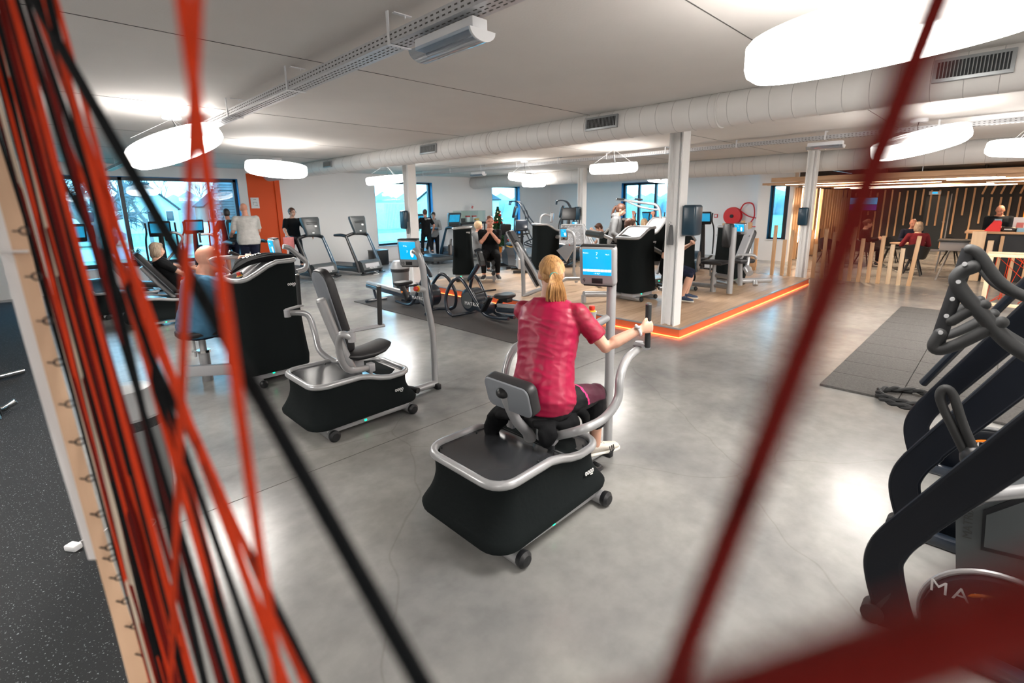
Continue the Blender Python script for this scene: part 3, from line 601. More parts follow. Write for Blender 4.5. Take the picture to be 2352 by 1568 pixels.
# folding grey table leaning
t = thing('side_table', 'grey metal side table with a slanted leg left of the counter', 'table', (16.9, 0.95, 0), 0)
build('tabletop', G().box((0, 0, 0.86), (0.6, 0.62, 0.05), bev=0.01), 'greyhood', t); build('apron', G().box((0, -0.02, 0.72), (0.5, 0.56, 0.22), bev=0.01), 'silver2', t)
build('rail', G().box((0.1, 0.60, 0.58), (0.04, 0.9, 0.05)), 'silver2', t, False)
for a, b_ in (((-0.2, 0.05, 0.62), (-1.6, 0.14, 0.0)), ((0.2, -0.2, 0.62), (0.25, -0.25, 0.0)), ((0.2, 0.25, 0.62), (0.25, 0.3, 0.0)), ((-0.2, -0.2, 0.62), (-0.25, -0.25, 0.0))): build('leg', G().tube([a, b_], 0.018, 8), 'silver', t)
# counter
t = thing('counter', 'reception counter with a pine top and dark front with pine battens', 'counter', (0, 0, 0))
c0 = PX(2223, 531, 16.0); 
build('countertop', G().box((16.3, c0.y-2.0, 1.12), (0.75, 4.1, 0.05), bev=0.006), 'pineY', t)
build('front', G().box((16.2, c0.y-2.1, 0.55), (0.3, 3.7, 1.08)), 'char', t, False)
build('end_panel', G().box((15.85, c0.y-0.22, 0.58), (0.35, 0.24, 1.15), bev=0.005), 'pinepale', t); build('end_panel', G().box((15.7, c0.y-0.44, 0.48), (0.25, 0.10, 0.95), bev=0.005), 'pinepale', t)
for i in range(8): 
    h = (1.05, 0.6, 1.05, 0.75, 1.0, 0.5, 1.05, 0.8)[i]; build('batten', G().box((15.99, c0.y-0.62-0.23*i, h/2), (0.10, 0.065, h), bev=0.004), 'pine', t, False)
def on(xp, yp, X, z): p = PX(xp, yp, X); return (X, p.y, z)
t = thing('gift_bag', 'bright red paper bag standing on the reception counter', 'bag', on(2280, 530, 16.15, 1.146))
build('bag', G().loft([[Vector((-.08, -.13, 0)), Vector((.08, -.13, 0)), Vector((.08, .15, 0)), Vector((-.08, .15, 0))], [Vector((-.06, -.13, .22)), Vector((.06, -.13, .22)), Vector((.06, .02, .22)), Vector((-.06, .02, .22))]]), mat('red_paper', (0.75, 0.01, 0.01), 0.5), t, False)
build('flap', G().box((0, -0.05, 0.235), (0.05, 0.13, 0.03)), 'hosered', t, False)
t = thing('cap', 'black cap with a pale logo lying on the reception counter', 'cap', on(2318, 528, 16.15, 1.146))
build('crown', G().ell((0, 0, 0.04), (0.10, 0.17, 0.07)), 'blk', t); build('logo', G().box((-0.098, 0.02, 0.055), (0.006, 0.13, 0.025)), 'print', t, False); build('brim', G().ell((-0.10, 0.02, 0.02), (0.08, 0.09, 0.012)), 'blk', t)
t = thing('menu_card', 'white card with a reddish print standing on the counter', 'sign', on(2342, 520, 16.4, 1.146))
build('card', G().box((0, 0, 0.16), (0.012, 0.24, 0.32), rot=(0, -0.15, 0)), 'white2', t, False); build('print_mark', G().box((-0.012, 0, 0.14), (0.004, 0.12, 0.12), rot=(0, -0.15, 0)), 'towelP', t, False)
t = thing('tissue_box', 'small pale blue box on the counter at the right edge', 'box', on(2348, 536, 16.1, 1.146))
build('box', G().box((0, 0, 0.04), (0.12, 0.2, 0.08), bev=0.006), 'shirtB', t)
# string table
t = thing('string_bench', 'pale wooden frame table woven with orange strings', 'bench', (0, 0, 0))
a = PX(2277, 586, 11.6); z1 = a.z; Y0 = a.y
for (dx, dy) in ((0, 0), (0.5, 0), (0, -1.4), (0.5, -1.4)): build('leg', G().box((11.6+dx, Y0+dy, z1/2), (0.06, 0.06, z1), bev=0.004), 'pinepale', t)
build('rail', G().box((11.6, Y0-0.7, z1), (0.07, 1.5, 0.05), bev=0.004), 'pinepale', t); build('rail', G().box((12.1, Y0-0.7, z1), (0.07, 1.5, 0.05), bev=0.004), 'pinepale', t)
build('rail', G().box((11.6, Y0-0.7, 0.12), (0.05, 1.4, 0.05), bev=0.004), 'pinepale', t)
g = G(); rnd = random.Random(5)
for i in range(26): g.cyl((11.6+rnd.random()*0.5, Y0-rnd.random()*1.4, z1-0.03), (11.6+rnd.random()*0.5, Y0-rnd.random()*1.4, 0.14), 0.005, n=5)
build('string_web', g, 'cordR', t)['kind'] = 'stuff'
# ------------------------------------------------------------------ rubber tiles on the floor, right
t = thing('tile_mat', 'dark rubber gym tiles laid in rows on the floor at the right', 'mat', (0, 0, 0))
tl = 1.0; x = 5.67; xs = [5.67]
while x < 10.9: x += 0.535; xs.append(x)
tm = None
for i in range(len(xs)-1):
    for j in range(6):
        g = G().box((0, 0, 0.011), (0.530, 0.655, 0.022), bev=0.004, seg=1)
        if tm is None: o = build('tile', g, 'tile', t, True); tm = o
        else: o = tm.copy(); COL.objects.link(o); o.parent = t
        o.location = (xs[i]+0.267, 1.19-0.33-0.66*j, 0)
tag(build('rubber_runner', G().box((5.50, 7.06, 0.006), (1.75, 4.65, 0.012), bev=0.003), 'mat'), 'dark flecked rubber mat under the two rowing machines', 'mat')
bpy.data.objects['rubber_runner'].name = 'rubber_mat'
# rope coil
t = thing('battle_rope', 'thick black rope coiled in a loop beside the rubber tiles', 'rope', tuple(PZ(2085, 925, 0)))
P = [(0.26*math.cos(a)*(1 if a < 6.3 else 0.8), 0.26*math.sin(a)*0.9, 0.025+0.02*(a/6.3)) for a in [i*0.25 for i in range(46)]]
for s in (0, math.pi):
    Q = []
    PP = [Vector(p) for p in P]
    for i, p in enumerate(PP):
        for k in range(3):
            j = min(i+1, len(PP)-1); q = p.lerp(PP[j], k/3); ang = (i*3+k)*0.55+s; n_ = Vector((q.x, q.y, 0)).normalized()
            Q.append(q + n_*0.013*math.cos(ang)+Vector((0, 0, 0.013*math.sin(ang)+0.012)))
    build('strand', G().tube(Q, 0.017, 7), 'rub', t)
# ------------------------------------------------------------------ outdoors
struct('ground', G().box((5, 62, -0.35), (160, 92, 0.1)), 'grass'); struct('ground_right', G().box((70, 10, -0.37), (104, 60, 0.1)), 'grass')
struct('street', G().box((8, 33, -0.29), (60, 9, 0.04)), 'asphalt')
def tree(x, y, h, label, seed, spread=0.5, levels=4, r0=0.22, group=None):
    rn = random.Random(seed); t = thing('tree', label, 'tree', (x, y, -0.3), 0, group); g = G(); tw = G()
    def br(p, d, L_, r, lv):
        q = p + d*L_*0.5 + Vector((rn.uniform(-1, 1), rn.uniform(-1, 1), 0))*L_*0.06; e = p+d*L_
        (g if lv > levels-3 else tw).tube([p, q, e], [r, r*0.8, r*0.62], 6 if lv > 1 else 4)
        if lv <= 0: return
        for k in range(3 if lv > 1 else 3):
            a = rn.random()*6.28; s = spread*(0.6+rn.random()*0.8)
            o = d.orthogonal().normalized(); o = Matrix.Rotation(a, 3, d) @ o
            nd = (d+o*s+Vector((0, 0, 0.12))).normalized(); br(p.lerp(e, 0.55+0.45*rn.random()), nd, L_*rn.uniform(0.6, 0.8), r*0.58, lv-1)
    br(Vector((0, 0, 0)), Vector((rn.uniform(-.1, .1), rn.uniform(-.1, .1), 1)).normalized(), h*0.36, r0, levels)
    build('trunk', g, 'bark', t); build('twigs', tw, 'twig', t)['kind'] = 'stuff'
tree(1.9, 21.5, 4.2, 'large bare tree close outside the left half of the big window', 4, 0.85, 6, 0.24)
tree(0.3, 25, 5.0, 'bare tree at the left end of the big window, behind the large one', 9, 0.8, 5, 0.14)
tree(4.6, 30, 5.0, 'slim bare tree beyond the window post of the big window', 21, 0.6, 5, 0.1)
for i, x in enumerate((5.2, 6.6, 8.2, 9.6, 11.2, 12.5, 14, 16, 18.5, 21)):
    tree(x*2.7, 112+7*(i % 3), 10+(i % 3)*1.5, 'bare tree in the distant row, number'.replace(', number', '') + ', ' + ('leftmost', 'second from the left', 'third from the left', 'fourth from the left', 'fifth from the left', 'fifth from the right', 'fourth from the right', 'third from the right', 'second from the right', 'rightmost')[i], 40+i, 0.45, 5, 0.16, 'bare trees in the distant row')
def house(x, y, w_, d, h, rh, wall, label, rz=0, win=3):
    t = thing('house', label, 'house', (x, y, -0.3), rz)
    build('wall', G().prism([(-w_/2, 0), (w_/2, 0), (w_/2, h), (0, h+rh), (-w_/2, h)], 'y', -d/2, d/2), wall, t, False)
    s = math.hypot(w_/2, rh); a = math.atan2(rh, w_/2)
    for sg in (-1, 1): build('roof', G().box((sg*w_/4, 0, h+rh/2+0.08), (s+0.5, d+0.5, 0.14), rot=(0, sg*a, 0)), 'roof', t, False)
    for k in range(win):
        xx = -w_/2+w_*(k+0.5)/win; 
        for zz in ((1.3,) if h < 3.4 else (1.3, 3.9)):
            f = build('window', G().box((xx, -d/2-0.02, zz+0.3), (w_/win*0.5, 0.08, 1.1), bev=0.01), 'white2', t, False); build('pane', G().box((xx, -d/2-0.065, zz+0.3), (w_/win*0.5-0.14, 0.02, 0.96)), 'carglass', f, False)
    build('door', G().box((w_*0.05, -d/2-0.02, 0.75), (0.9, 0.08, 2.0)), 'houseb', t, False)
house(9.0, 62, 4.6, 5, 2.3, 2.2, 'housewall', 'pale house with a steep dark roof seen through the big window', R(8))
house(18.6, 72, 4.6, 5, 2.6, 1.9, 'houseb', 'brick house beyond the parked cars', R(0))
house(5.5, 72, 6, 6, 2.4, 1.5, 'housewall', 'pale two storey house behind the bare trees at the left', R(0))
house(46, 58, 9, 8, 3.0, 2.0, 'housewall', 'white gabled house seen through the narrow back window', R(90), 2)
def car(x, y, rz, m, label):
    t = thing('car', label, 'car', (x, y, -0.27), rz, 'cars parked across the street')
    prof = [(-2.1, 0.3), (2.1, 0.3), (2.15, 0.7), (1.9, 0.85), (1.1, 0.95), (0.55, 1.42), (-1.2, 1.45), (-1.9, 1.0), (-2.15, 0.9)]
    build('body', G().prism(prof, 'y', -0.85, 0.85), m, t, True, 25)
    build('side_windows', G().prism([(0.95, 0.95), (0.5, 1.36), (-1.15, 1.38), (-1.7, 1.0)], 'y', -0.86, 0.86), 'carglass', t, False)
    for sx in (-1.3, 1.35):
        for sy in (-0.8, 0.8): build('wheel', G().cyl((sx, sy-0.1, 0.32), (sx, sy+0.1, 0.32), 0.32, n=18), 'rub', t)
car(8.0, 33.0, R(75), 'carw', 'white car nearest the big window'); car(10.6, 37.5, R(60), 'carg', 'dark grey car behind the white one'); car(13.6, 43, R(15), 'carg', 'grey estate car furthest right in the car park')
car(2.6, 41.0, R(10), 'carg', 'grey car seen behind the tree trunk')
t = thing('brick_pier', 'grey brick pier standing right outside the big window', 'pier', (4.75, 16.75, -0.3))
for i in range(42):
    o = build('brick', G().box((0.02 if i % 2 else -0.02, 0, 0.04+0.078*i), (0.98, 0.62, 0.066)), 'brick', t, False) if i < 2 else None
    if o is None: s = [c for c in t.children][i % 2]; o = s.copy(); COL.objects.link(o); o.parent = t; o.location = (0, 0, 0.078*(i-(i % 2)))
build('core', G().box((0, 0, 1.65), (0.9, 0.56, 3.3)), 'roof', t, False)
t = thing('hedge', 'low green hedge across the street, right of the parked cars', 'hedge', (9.3, 27.5, -0.3)); g = G(); rn = random.Random(2)
for i in range(60): g.ell((rn.uniform(-0.6, 0.6), rn.uniform(-0.5, 0.5), rn.uniform(0.2, 1.1)), (0.3, 0.3, 0.28), 7)
build('foliage', g, 'hedge', t)
t = thing('wheelie_bin', 'pale wheelie bin standing at the kerb outside the big window', 'bin', (9.4, 24.0, -0.3))
build('body', G().loft([[Vector((sx*.24, sy*.26, 0.08)) for sx, sy in ((1, 1), (-1, 1), (-1, -1), (1, -1))], [Vector((sx*.3, sy*.34, 1.0)) for sx, sy in ((1, 1), (-1, 1), (-1, -1), (1, -1))]]), 'binL', t); build('lid', G().box((0, 0, 1.04), (0.64, 0.72, 0.08), bev=0.03), 'binG', t)
t = thing('container', 'pale pink storage container outside the second window', 'container', (28, 46, -0.3), R(20))
build('box', G().box((0, 0, 1.3), (6, 2.4, 2.6), bev=0.03), 'offw', t); g = G()
for i in range(26): g.box((-2.9+0.23*i, -1.22, 1.3), (0.1, 0.05, 2.4))
build('corrugation', g, 'offw', t)['kind'] = 'stuff'
t = thing('conifer', 'tall dark conifer on the horizon outside the second window', 'tree', (37, 75, -0.3)); g = G()
for i in range(9): g.lathe([(0, 1.2+i*1.25+2.2), (1.9-i*0.19, 1.2+i*1.25), (0, 1.3+i*1.25)], n=11)
build('foliage', g, 'hedge', t); build('trunk', G().cyl((0, 0, 0), (0, 0, 12), 0.22, 0.05, 8), 'bark', t)
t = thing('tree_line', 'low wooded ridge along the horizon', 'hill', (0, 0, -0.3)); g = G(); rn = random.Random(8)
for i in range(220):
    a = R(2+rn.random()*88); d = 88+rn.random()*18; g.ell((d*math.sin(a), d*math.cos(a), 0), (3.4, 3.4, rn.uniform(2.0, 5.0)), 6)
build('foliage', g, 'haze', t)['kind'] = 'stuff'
# ------------------------------------------------------------------ shared machine builders (local frame: +x is the way the user faces)
def skirt_body(t, L_, W_, zt, zb=0.12, flare=0.09, waist=0.02, cr=0.12, cx=0.0, rim=0.026, clothm='skirt', logo=True, panel='blkgloss', narrow=0.0, logoside=-1, logoz=None):
    n = 6; base = rrect(L_, W_, cr, n)
    def nar(x, y): return (x, y*(1-narrow*max(0, (x+L_/2)/L_)))
    base = [nar(*p) for p in base]
    dense = []
    for i in range(len(base)):
        a = base[i]; b = base[(i+1) % len(base)]; d = math.hypot(a[0]-b[0], a[1]-b[1]); k = max(1, int(d/0.09))
        for j in range(k): dense.append((a[0]+(b[0]-a[0])*j/k, a[1]+(b[1]-a[1])*j/k))
    rings = []
    for k in range(13):
        q = k/12; e = flare*q**2.4 - waist*math.sin(math.pi*min(1, q*1.15))
        if q > 0.93: e -= 0.02*(q-0.93)/0.07
        ring = []
        for x, y in dense:
            d = math.hypot(x, y*1.0); sx = 1+e/(L_/2); sy = 1+e/(W_/2)
            z = zt(x)*(1-q)+zb*q; ring.append(Vector((cx+x*sx, y*sy, z)))
        rings.append(ring)
    rings.append([Vector((cx+(p.x-cx)*0.9, p.y*0.9, zb+0.01)) for p in rings[-1]])
    build('skirt', G().loft(rings), clothm, t, angle=60)
    build('rim', G().tube([(cx+x, y, zt(x)+0.008) for x, y in dense], rim, 12, closed=True), 'silver', t, angle=80)
    # top panel following the rim height
    m_ = 0.02; xs = [-L_/2+m_+(L_-2*m_)*i/14 for i in range(15)]; vs = []; fs = []
    def half(x):
        d = L_/2-m_-abs(x); r = cr-m_; h = W_/2-m_
        hh = h if d >= r else h-r+math.sqrt(max(0, r*r-(r-d)**2)); return hh*(1-narrow*max(0, (x+L_/2)/L_))
    for x in xs:
        for j in range(7): vs.append((cx+x, half(x)*(j/3-1), zt(x)+0.008))
    for i in range(14):
        for j in range(6): fs.append((i*7+j, (i+1)*7+j, (i+1)*7+j+1, i*7+j+1))
    build('top_panel', G().add(vs, fs), panel, t, angle=80)
    if logo:
        lz = logoz if logoz is not None else zb+0.14; q = 1-(lz-zb)/(zt(L_/2)-zb); e = flare*q**2.4
        yy = logoside*(W_/2*(1-narrow*0.85)+e*0.9+0.012); g = G()
        x0 = cx+L_*0.30
        for i in range(4):
            a = (x0+i*0.024*-logoside*-1 if False else x0+i*0.022, yy, lz)
            g.tube([(a[0]+0.008*math.cos(c), yy, lz+0.011*math.sin(c)) for c in [2*math.pi*j/10 for j in range(10)]], 0.0035, 5, closed=True)
        g.box((x0+0.056, yy, lz-0.022), (0.026, 0.003, 0.007)); build('logo', g, 'print', t)
def feet(t, xs, w_, r=0.045, z=0.0, cap=0.02):
    for x in xs:
        f = build('foot', G().cyl((x, -w_/2, r+z), (x, w_/2, r+z), r, n=18), 'silver', t)
        for s in (-1, 1): build('end_cap', G().lathe([(0, 0.03), (r*0.7, 0.028), (r*1.08, 0.012), (r*1.1, 0), (r*1.02, -0.02), (0, -0.02)], n=18).tf(Matrix.Translation((x, s*w_/2, r*1.1+z)) @ Matrix.Rotation(-s*R(90), 4, 'X')), 'blk', f)
def console(t, p, yaw, num, w_=0.245, h=0.27, d=0.075, tilt=0.12, bars=True):
    m = Matrix.Translation(p) @ Matrix.Rotation(yaw, 4, 'Z') @ Matrix.Rotation(tilt, 4, 'Y')   # face looks along local +x
    c = build('console', G().box((0, 0, 0), (d, w_, h), bev=0.028, seg=4).tf(m), 'silver', t)
    build('screen', G().box((d/2+0.001, 0.0, h*0.10), (0.004, w_*0.78, h*0.64), bev=0.002).tf(m), 'screen', c)
    build('card_reader', G().box((d/2+0.001, 0, -h*0.36), (0.006, w_*0.30, h*0.13), bev=0.012).tf(m), 'blk', c)
    [build('corner_trim', G().box((-0.004, 0, zz), (d*0.9, w_*ww, 0.015), bev=0.006).tf(m), 'blk', c) for zz, ww in ((h/2-0.006, 0.93), (-h/2+0.004, 0.8))]
    fx = Matrix(((0, 0, 1, d/2+0.0035), (1, 0, 0, 0), (0, 1, 0, 0), (0, 0, 0, 1)))
    def T(s, size, y, z, mm='uiwhite', al='CENTER'): text(s, size, mm, c, m @ fx @ Matrix.Translation((y, z, 0.0)), 'lettering', align=al)
    if num: text(num, 0.042, 'printdk', c, m @ fx @ Matrix.Translation((-w_*0.40, -h*0.37, -0.002)), 'number')
    g = G()
    if bars:
        for i in range(8): g.box((d/2+0.0045, -w_*0.34+w_*0.0975*i, -h*0.10), (0.001, w_*0.088, h*0.06))
        build('progress_bar', g.tf(m), 'uiwhite', c, False); T('7', 0.028, 0, h*0.31); T('kg', 0.012, 0, h*0.22); T('Rotation', 0.011, -w_*0.3, h*0.33); T('Max 8', 0.011, w_*0.28, h*0.30); T('- 11 kg +', 0.013, 0, -h*0.175)
    else: T('10 kg', 0.018, -w_*0.1, h*0.27); T('7', 0.03, -w_*0.02, h*0.06); g.ell((d/2+0.004, w_*0.2, 0.0), (0.001, 0.02, 0.04), 10); build('figure_icon', g.tf(m), 'uiwhite', c)
    return m
def stopbutton(t, p, d=(0, 0, 1), r=0.032, L_=0.07, holder='silver'):
    p = Vector(p); d = Vector(d).normalized()
    h = build('button_post', G().cyl(p, p+d*L_, r).cyl(p+d*(L_-0.012), p+d*(L_+0.004), r*1.15), holder, t)
    build('yellow_ring', G().cyl(p+d*(L_+0.004), p+d*(L_+0.012), r*0.9), 'yellow', h); build('stop_button', G().tube([p+d*(L_+0.01), p+d*(L_+0.03), p+d*(L_+0.045)], [r*0.55, r*0.75, r*0.62], 16), 'red', h)
def arm(t, pts, r=0.024, cap=None): return build('arm', G().tube(pts, r, 14, 7), 'silver', t, angle=80)
def grip(t, a, b, r=0.017): 
    a = Vector(a); b = Vector(b); d = (b-a).normalized()
    g_ = build('grip', G().cyl(a, b, r, n=16), 'rub', t); build('grip_cap', G().lathe([(0, 0.006), (r*0.7, 0.005), (r*1.05, 0), (r*1.05, -0.006)], n=16).tf(frameM(b, d.orthogonal(), d.cross(d.orthogonal()))), 'chrome', g_); return g_
def padbox(t, c, d, rot=(0, 0, 0), back=None, name='backrest', r=0.06):
    # padded cushion with a hard shell on one side; d = (thickness, width, height)
    m = Matrix.Translation(c) @ Euler(rot).to_matrix().to_4x4()
    def slab(th, w_, h, off, rr): return G().loft([[Vector((off-th/2+0.25*th*0, y*s, z*s)) for y, z in rrect(w_, h, rr)] for s in (1,)] ) if False else None
    g = G(); th = d[0]
    prof = ((-0.5, 0.965), (-0.42, 0.99), (0.1, 1.0), (0.38, 0.985), (0.5, 0.93))
    g.loft([[Vector((th*k, y*s, z*s)) for y, z in rrect(d[1], d[2], r, 6)] for k, s in prof]); o = build(name, g.tf(m), 'pad', t, angle=55)
    if back: build('back_shell', G().loft([[Vector((-th/2-0.012*k, y*s, z*s)) for y, z in rrect(d[1], d[2], r, 6)] for k, s in ((0, 0.955), (0.6, 0.955), (1, 0.93))]).tf(m), back, o, angle=55)
    return m
def shoulderpost(t, pts, r, capm='blk', endr=None): return build('support_post', G().tube(pts, r, 16, 5), 'silver', t, angle=80)
# ------------------------------------------------------------------ machine 9 (occupied, nearest) and machine 10
zt9 = lambda x: 0.455 if x < -0.02 else (0.455-0.075*min(1, (x+0.02)/0.22) if x < 0.2 else 0.38)
def basemachine(label, loc, num, rz=0.0, group=None):
    t = thing('training_machine', label, 'exercise machine', loc, rz, group)
    skirt_body(t, 0.92, 0.66, zt9, zb=0.11, flare=0.085, waist=0.012, cr=0.13, narrow=0.08)
    build('panel_seam', G().box((0.13, 0, zt9(0.13)+0.011), (0.006, 0.56, 0.004), rot=(0, 0.32, 0)), 'dark', t)
    g = G()
    for x in (-0.38, -0.1, 0.1, 0.34):
        for y in (-0.27, 0.27): g.ell((x, y*(0.95 if x > 0 else 1), zt9(x)+0.013), (0.007, 0.007, 0.004), 8)
    build('screw', g, 'blk', t)['kind'] = 'stuff'
    feet(t, (-0.36, 0.40), 0.80, 0.045)
    build('base_rail', G().box((0.0, -0.32, 0.075), (0.80, 0.05, 0.045), bev=0.008).box((0.0, 0.32, 0.075), (0.80, 0.05, 0.045), bev=0.008), 'silver', t); build('power_light', G().box((-0.05, -0.347, 0.075), (0.02, 0.006, 0.014)), 'green', t)
    build('front_rail', G().tube([(0.42, 0, 0.05), (0.95, 0, 0.05)], 0.036, 14, flat=1.0), 'silver', t)
    build('rail_foot', G().box((0.94, 0, 0.03), (0.05, 0.16, 0.06), bev=0.01), 'blk', t)
    return t
m9 = basemachine('nearest black skirted training machine with console 9, used by the woman in the raspberry shirt', (1.98, 2.0, 0), '9')
m10 = basemachine('empty training machine with console 10, tall backrest and two swing arms', (1.93, 4.13, 0), '10')
def W2L(t, p): return Vector(p)-Vector(t.location)
# machine 9 details
pb = Vector((0.95, -0.03, 0.05))
build('console_pole', G().tube([pb, pb+Vector((0, 0, 0.9)), pb+Vector((0, 0.0, 1.33))], 0.034, 18), 'silver', m9)
mm = console(m9, (0.875, 0.035, 1.475), R(180+20), '9', w_=0.265, h=0.29)
build('console_bracket', G().tube([pb+Vector((0, 0, 1.28)), pb+Vector((0, 0, 1.34)), pb+Vector((-0.012, 0.01, 1.39)), (0.90, 0.04, 1.47)], [0.034, 0.034, 0.03, 0.026], 14, 5), 'silver', m9)
build('button_arm', G().tube([(0.95, -0.03, 1.10), (0.88, 0.02, 1.06), (0.82, 0.06, 1.03)], 0.030, 14, 4), 'silver', m9); stopbutton(m9, (0.835, 0.055, 1.04), (0, 0, 1), 0.03, 0.10)
q = W2L(m9, PX(1177, 903, 1.90)); rot = (0, R(-14), R(0))
padbox(m9, q, (0.075, 0.38, 0.20), rot, 'padback', r=0.045)
pt = W2L(m9, PX(1158, 905, 1.86)); pbm = W2L(m9, PZ(1212, 1010, 0.46))
build('backrest_post', G().tube([pbm+Vector((0.02, 0, 0)), pbm+Vector((0.0, 0, 0.05)), (pbm+pt)/2+Vector((-0.01, 0, 0)), pt+Vector((0, 0, 0.0))], [0.045, 0.045, 0.04, 0.034], 16, 6, flat=0.75), 'silver', m9, angle=80)
build('post_cap', G().ell(pt+Vector((-0.008, 0, 0.012)), (0.044, 0.044, 0.034)), 'blk', m9)
padbox(m9, (0.24, -0.02, 0.60), (0.07, 0.36, 0.40), (0, R(-90), 0), None, 'seat', r=0.1)
build('seat_post', G().cyl((0.22, -0.02, 0.40), (0.24, -0.02, 0.57), 0.05), 'silver', m9)
def P9(x, y, Y): return W2L(m9, PY(x, y, Y))
br = W2L(m9, PZ(1268, 1003, 0.49))
build('arm_bracket', G().box(br, (0.075, 0.065, 0.085), rot=(0, 0, 0.3), bev=0.01), 'silver2', m9); build('arm_pivot', G().cyl(br-Vector((0, 0, 0.11)), br, 0.022), 'blkgloss', m9)
build('bracket_bolt', G().cyl(br+Vector((-0.045, -0.01, 0.018)), br+Vector((-0.03, -0.01, 0.018)), 0.009, n=10).cyl(br+Vector((-0.045, -0.01, -0.018)), br+Vector((-0.03, -0.01, -0.018)), 0.009, n=10), 'blk', m9)
GR0 = P9(1487, 797, 1.56); GR1 = P9(1490, 697, 1.56); hub = P9(1468, 790, 1.64)
arm(m9, [br, P9(1330, 988, 1.62), P9(1385, 962, 1.56), P9(1418, 918, 1.53), P9(1425, 862, 1.54), P9(1442, 822, 1.58), hub+Vector((0, 0, -0.03))], 0.027)
build('slide_plate', G().tube([hub+Vector((-.02, .02, 0)), (hub+GR0)/2, GR0+Vector((0, 0, -0.008))], [0.030, 0.024, 0.028], 12, 4, flat=0.5), 'silver', m9); build('hub', G().cyl(hub-Vector((0, 0, 0.04)), hub+Vector((0, 0, 0.018)), 0.027), 'silver2', m9)
grip(m9, GR0, GR1, 0.019)
brl = Vector((br.x, -br.y+0.02, br.z)); fl = lambda v: Vector((v.x, -v.y-0.03, v.z))
build('arm_bracket', G().box(brl, (0.075, 0.065, 0.085), bev=0.01), 'silver2', m9)
arm(m9, [brl, fl(P9(1385, 962, 1.56)), fl(P9(1425, 862, 1.54)), fl(hub)], 0.027); grip(m9, fl(GR0), fl(GR1), 0.019); build('slide_plate', G().tube([fl(hub), fl(GR0)], 0.026, 12, flat=0.5), 'silver', m9)
# pedals
build('footrest', G().tube([(0.52, -0.20, 0.10), (0.66, -0.18, 0.07), (0.68, -0.10, 0.07)], 0.016, 8, 3).tube([(0.52, 0.16, 0.10), (0.76, 0.18, 0.11), (0.76, 0.28, 0.11)], 0.02, 8, 3), 'blk', m9)
# machine 10 details
def P10(x, y, Y): return W2L(m10, PY(x, y, Y))
pt10 = P10(975, 640, 4.13); base10 = W2L(m10, PZ(1000, 888, 0)); 
build('console_pole', G().tube([base10+Vector((0, 0, 0.05)), base10+Vector((0, 0, 0.6)), P10(978, 680, 4.13), P10(972, 620, 4.13), P10(962, 585, 4.15), P10(950, 575, 4.2)], 0.033, 16, 5), 'silver', m10)
console(m10, P10(941, 580, 4.28), R(180+28), '10', w_=0.235, h=0.28, bars=False)
bp = P10(978, 664, 4.13); stopbutton(m10, bp, P10(955, 663, 4.13)-bp, 0.034, 0.09)
# padded backrest and its post
m = padbox(m10, P10(766, 700, 4.16)+Vector((0.0, 0, -0.06)), (0.075, 0.27, 0.80), (0, R(-13), 0), 'padback', r=0.1)
pA = P10(737, 690, 4.05); pB = P10(800, 842, 4.05); build('support_post', G().tube([pA, (pA+pB)/2, pB+Vector((0.03, 0, -0.02))], 0.042, 18), 'silver', m10, angle=60); dpa = (pA-pB).normalized()
build('post_cap', G().lathe([(0, 0.02), (0.03, 0.016), (0.044, 0)], n=18).tf(frameM(pA, dpa.orthogonal(), dpa.cross(dpa.orthogonal()))), 'silver', m10)
sc = P10(832, 808, 4.13)
rings = []
for i, (x, z, w_, th) in enumerate(((-0.20, 0.02, 0.12, 0.06), (-0.1, 0.0, 0.155, 0.09), (0.05, 0.0, 0.165, 0.09), (0.16, 0.02, 0.16, 0.085), (0.22, 0.045, 0.135, 0.065), (0.245, 0.06, 0.11, 0.03))):
    rings.append([sc+Vector((x, w_*math.cos(a), z+th*0.5*math.sin(a)*(1 if math.sin(a) > 0 else 1.2))) for a in [2*math.pi*j/18 for j in range(18)]])
build('seat', G().loft(rings), 'pad', m10, angle=60)
build('seat_bracket', G().box(sc+Vector((-0.06, 0, -0.09)), (0.10, 0.09, 0.09), bev=0.012).cyl(sc+Vector((-0.07, 0, -0.1)), (sc.x-0.07, sc.y, 0.42), 0.03), 'silver2', m10)
b1 = W2L(m10, PZ(852, 850, 0.46)); 
build('arm_bracket', G().box(b1+Vector((0, 0, 0.03)), (0.06, 0.07, 0.08), bev=0.01), 'silver2', m10); build('arm_pivot', G().cyl((b1.x, b1.y, 0.38), b1+Vector((0, 0, 0.02)), 0.016), 'silver', m10)
HR = P10(808, 775, 3.55)
arm(m10, [b1+Vector((-0.03, 0, 0.03)), P10(805, 850, 3.80), P10(786, 830, 3.74), P10(778, 790, 3.66), P10(785, 768, 3.58), HR], 0.028)
build('hub', G().cyl(HR-Vector((0, 0, 0.035)), HR+Vector((0, 0, 0.05)), 0.03), 'silver2', m10); gl = P10(873, 745, 3.52); 
build('slide_plate', G().tube([HR+Vector((0, 0, 0.055)), gl+Vector((0.03, 0, -0.01))], 0.034, 14, flat=0.4), 'silver2', m10); grip(m10, gl, P10(870, 656, 3.52), 0.019)
b2 = Vector((b1.x-0.05, 0.25, b1.z)); HL = P10(660, 718, 4.74)
arm(m10, [b2+Vector((0, 0, 0.03)), P10(770, 830, 4.42), P10(735, 805, 4.55), P10(722, 760, 4.66), P10(705, 722, 4.72), HL], 0.028); build('arm_bracket', G().box(b2+Vector((0, 0, 0.03)), (0.06, 0.07, 0.08), bev=0.01), 'silver2', m10)
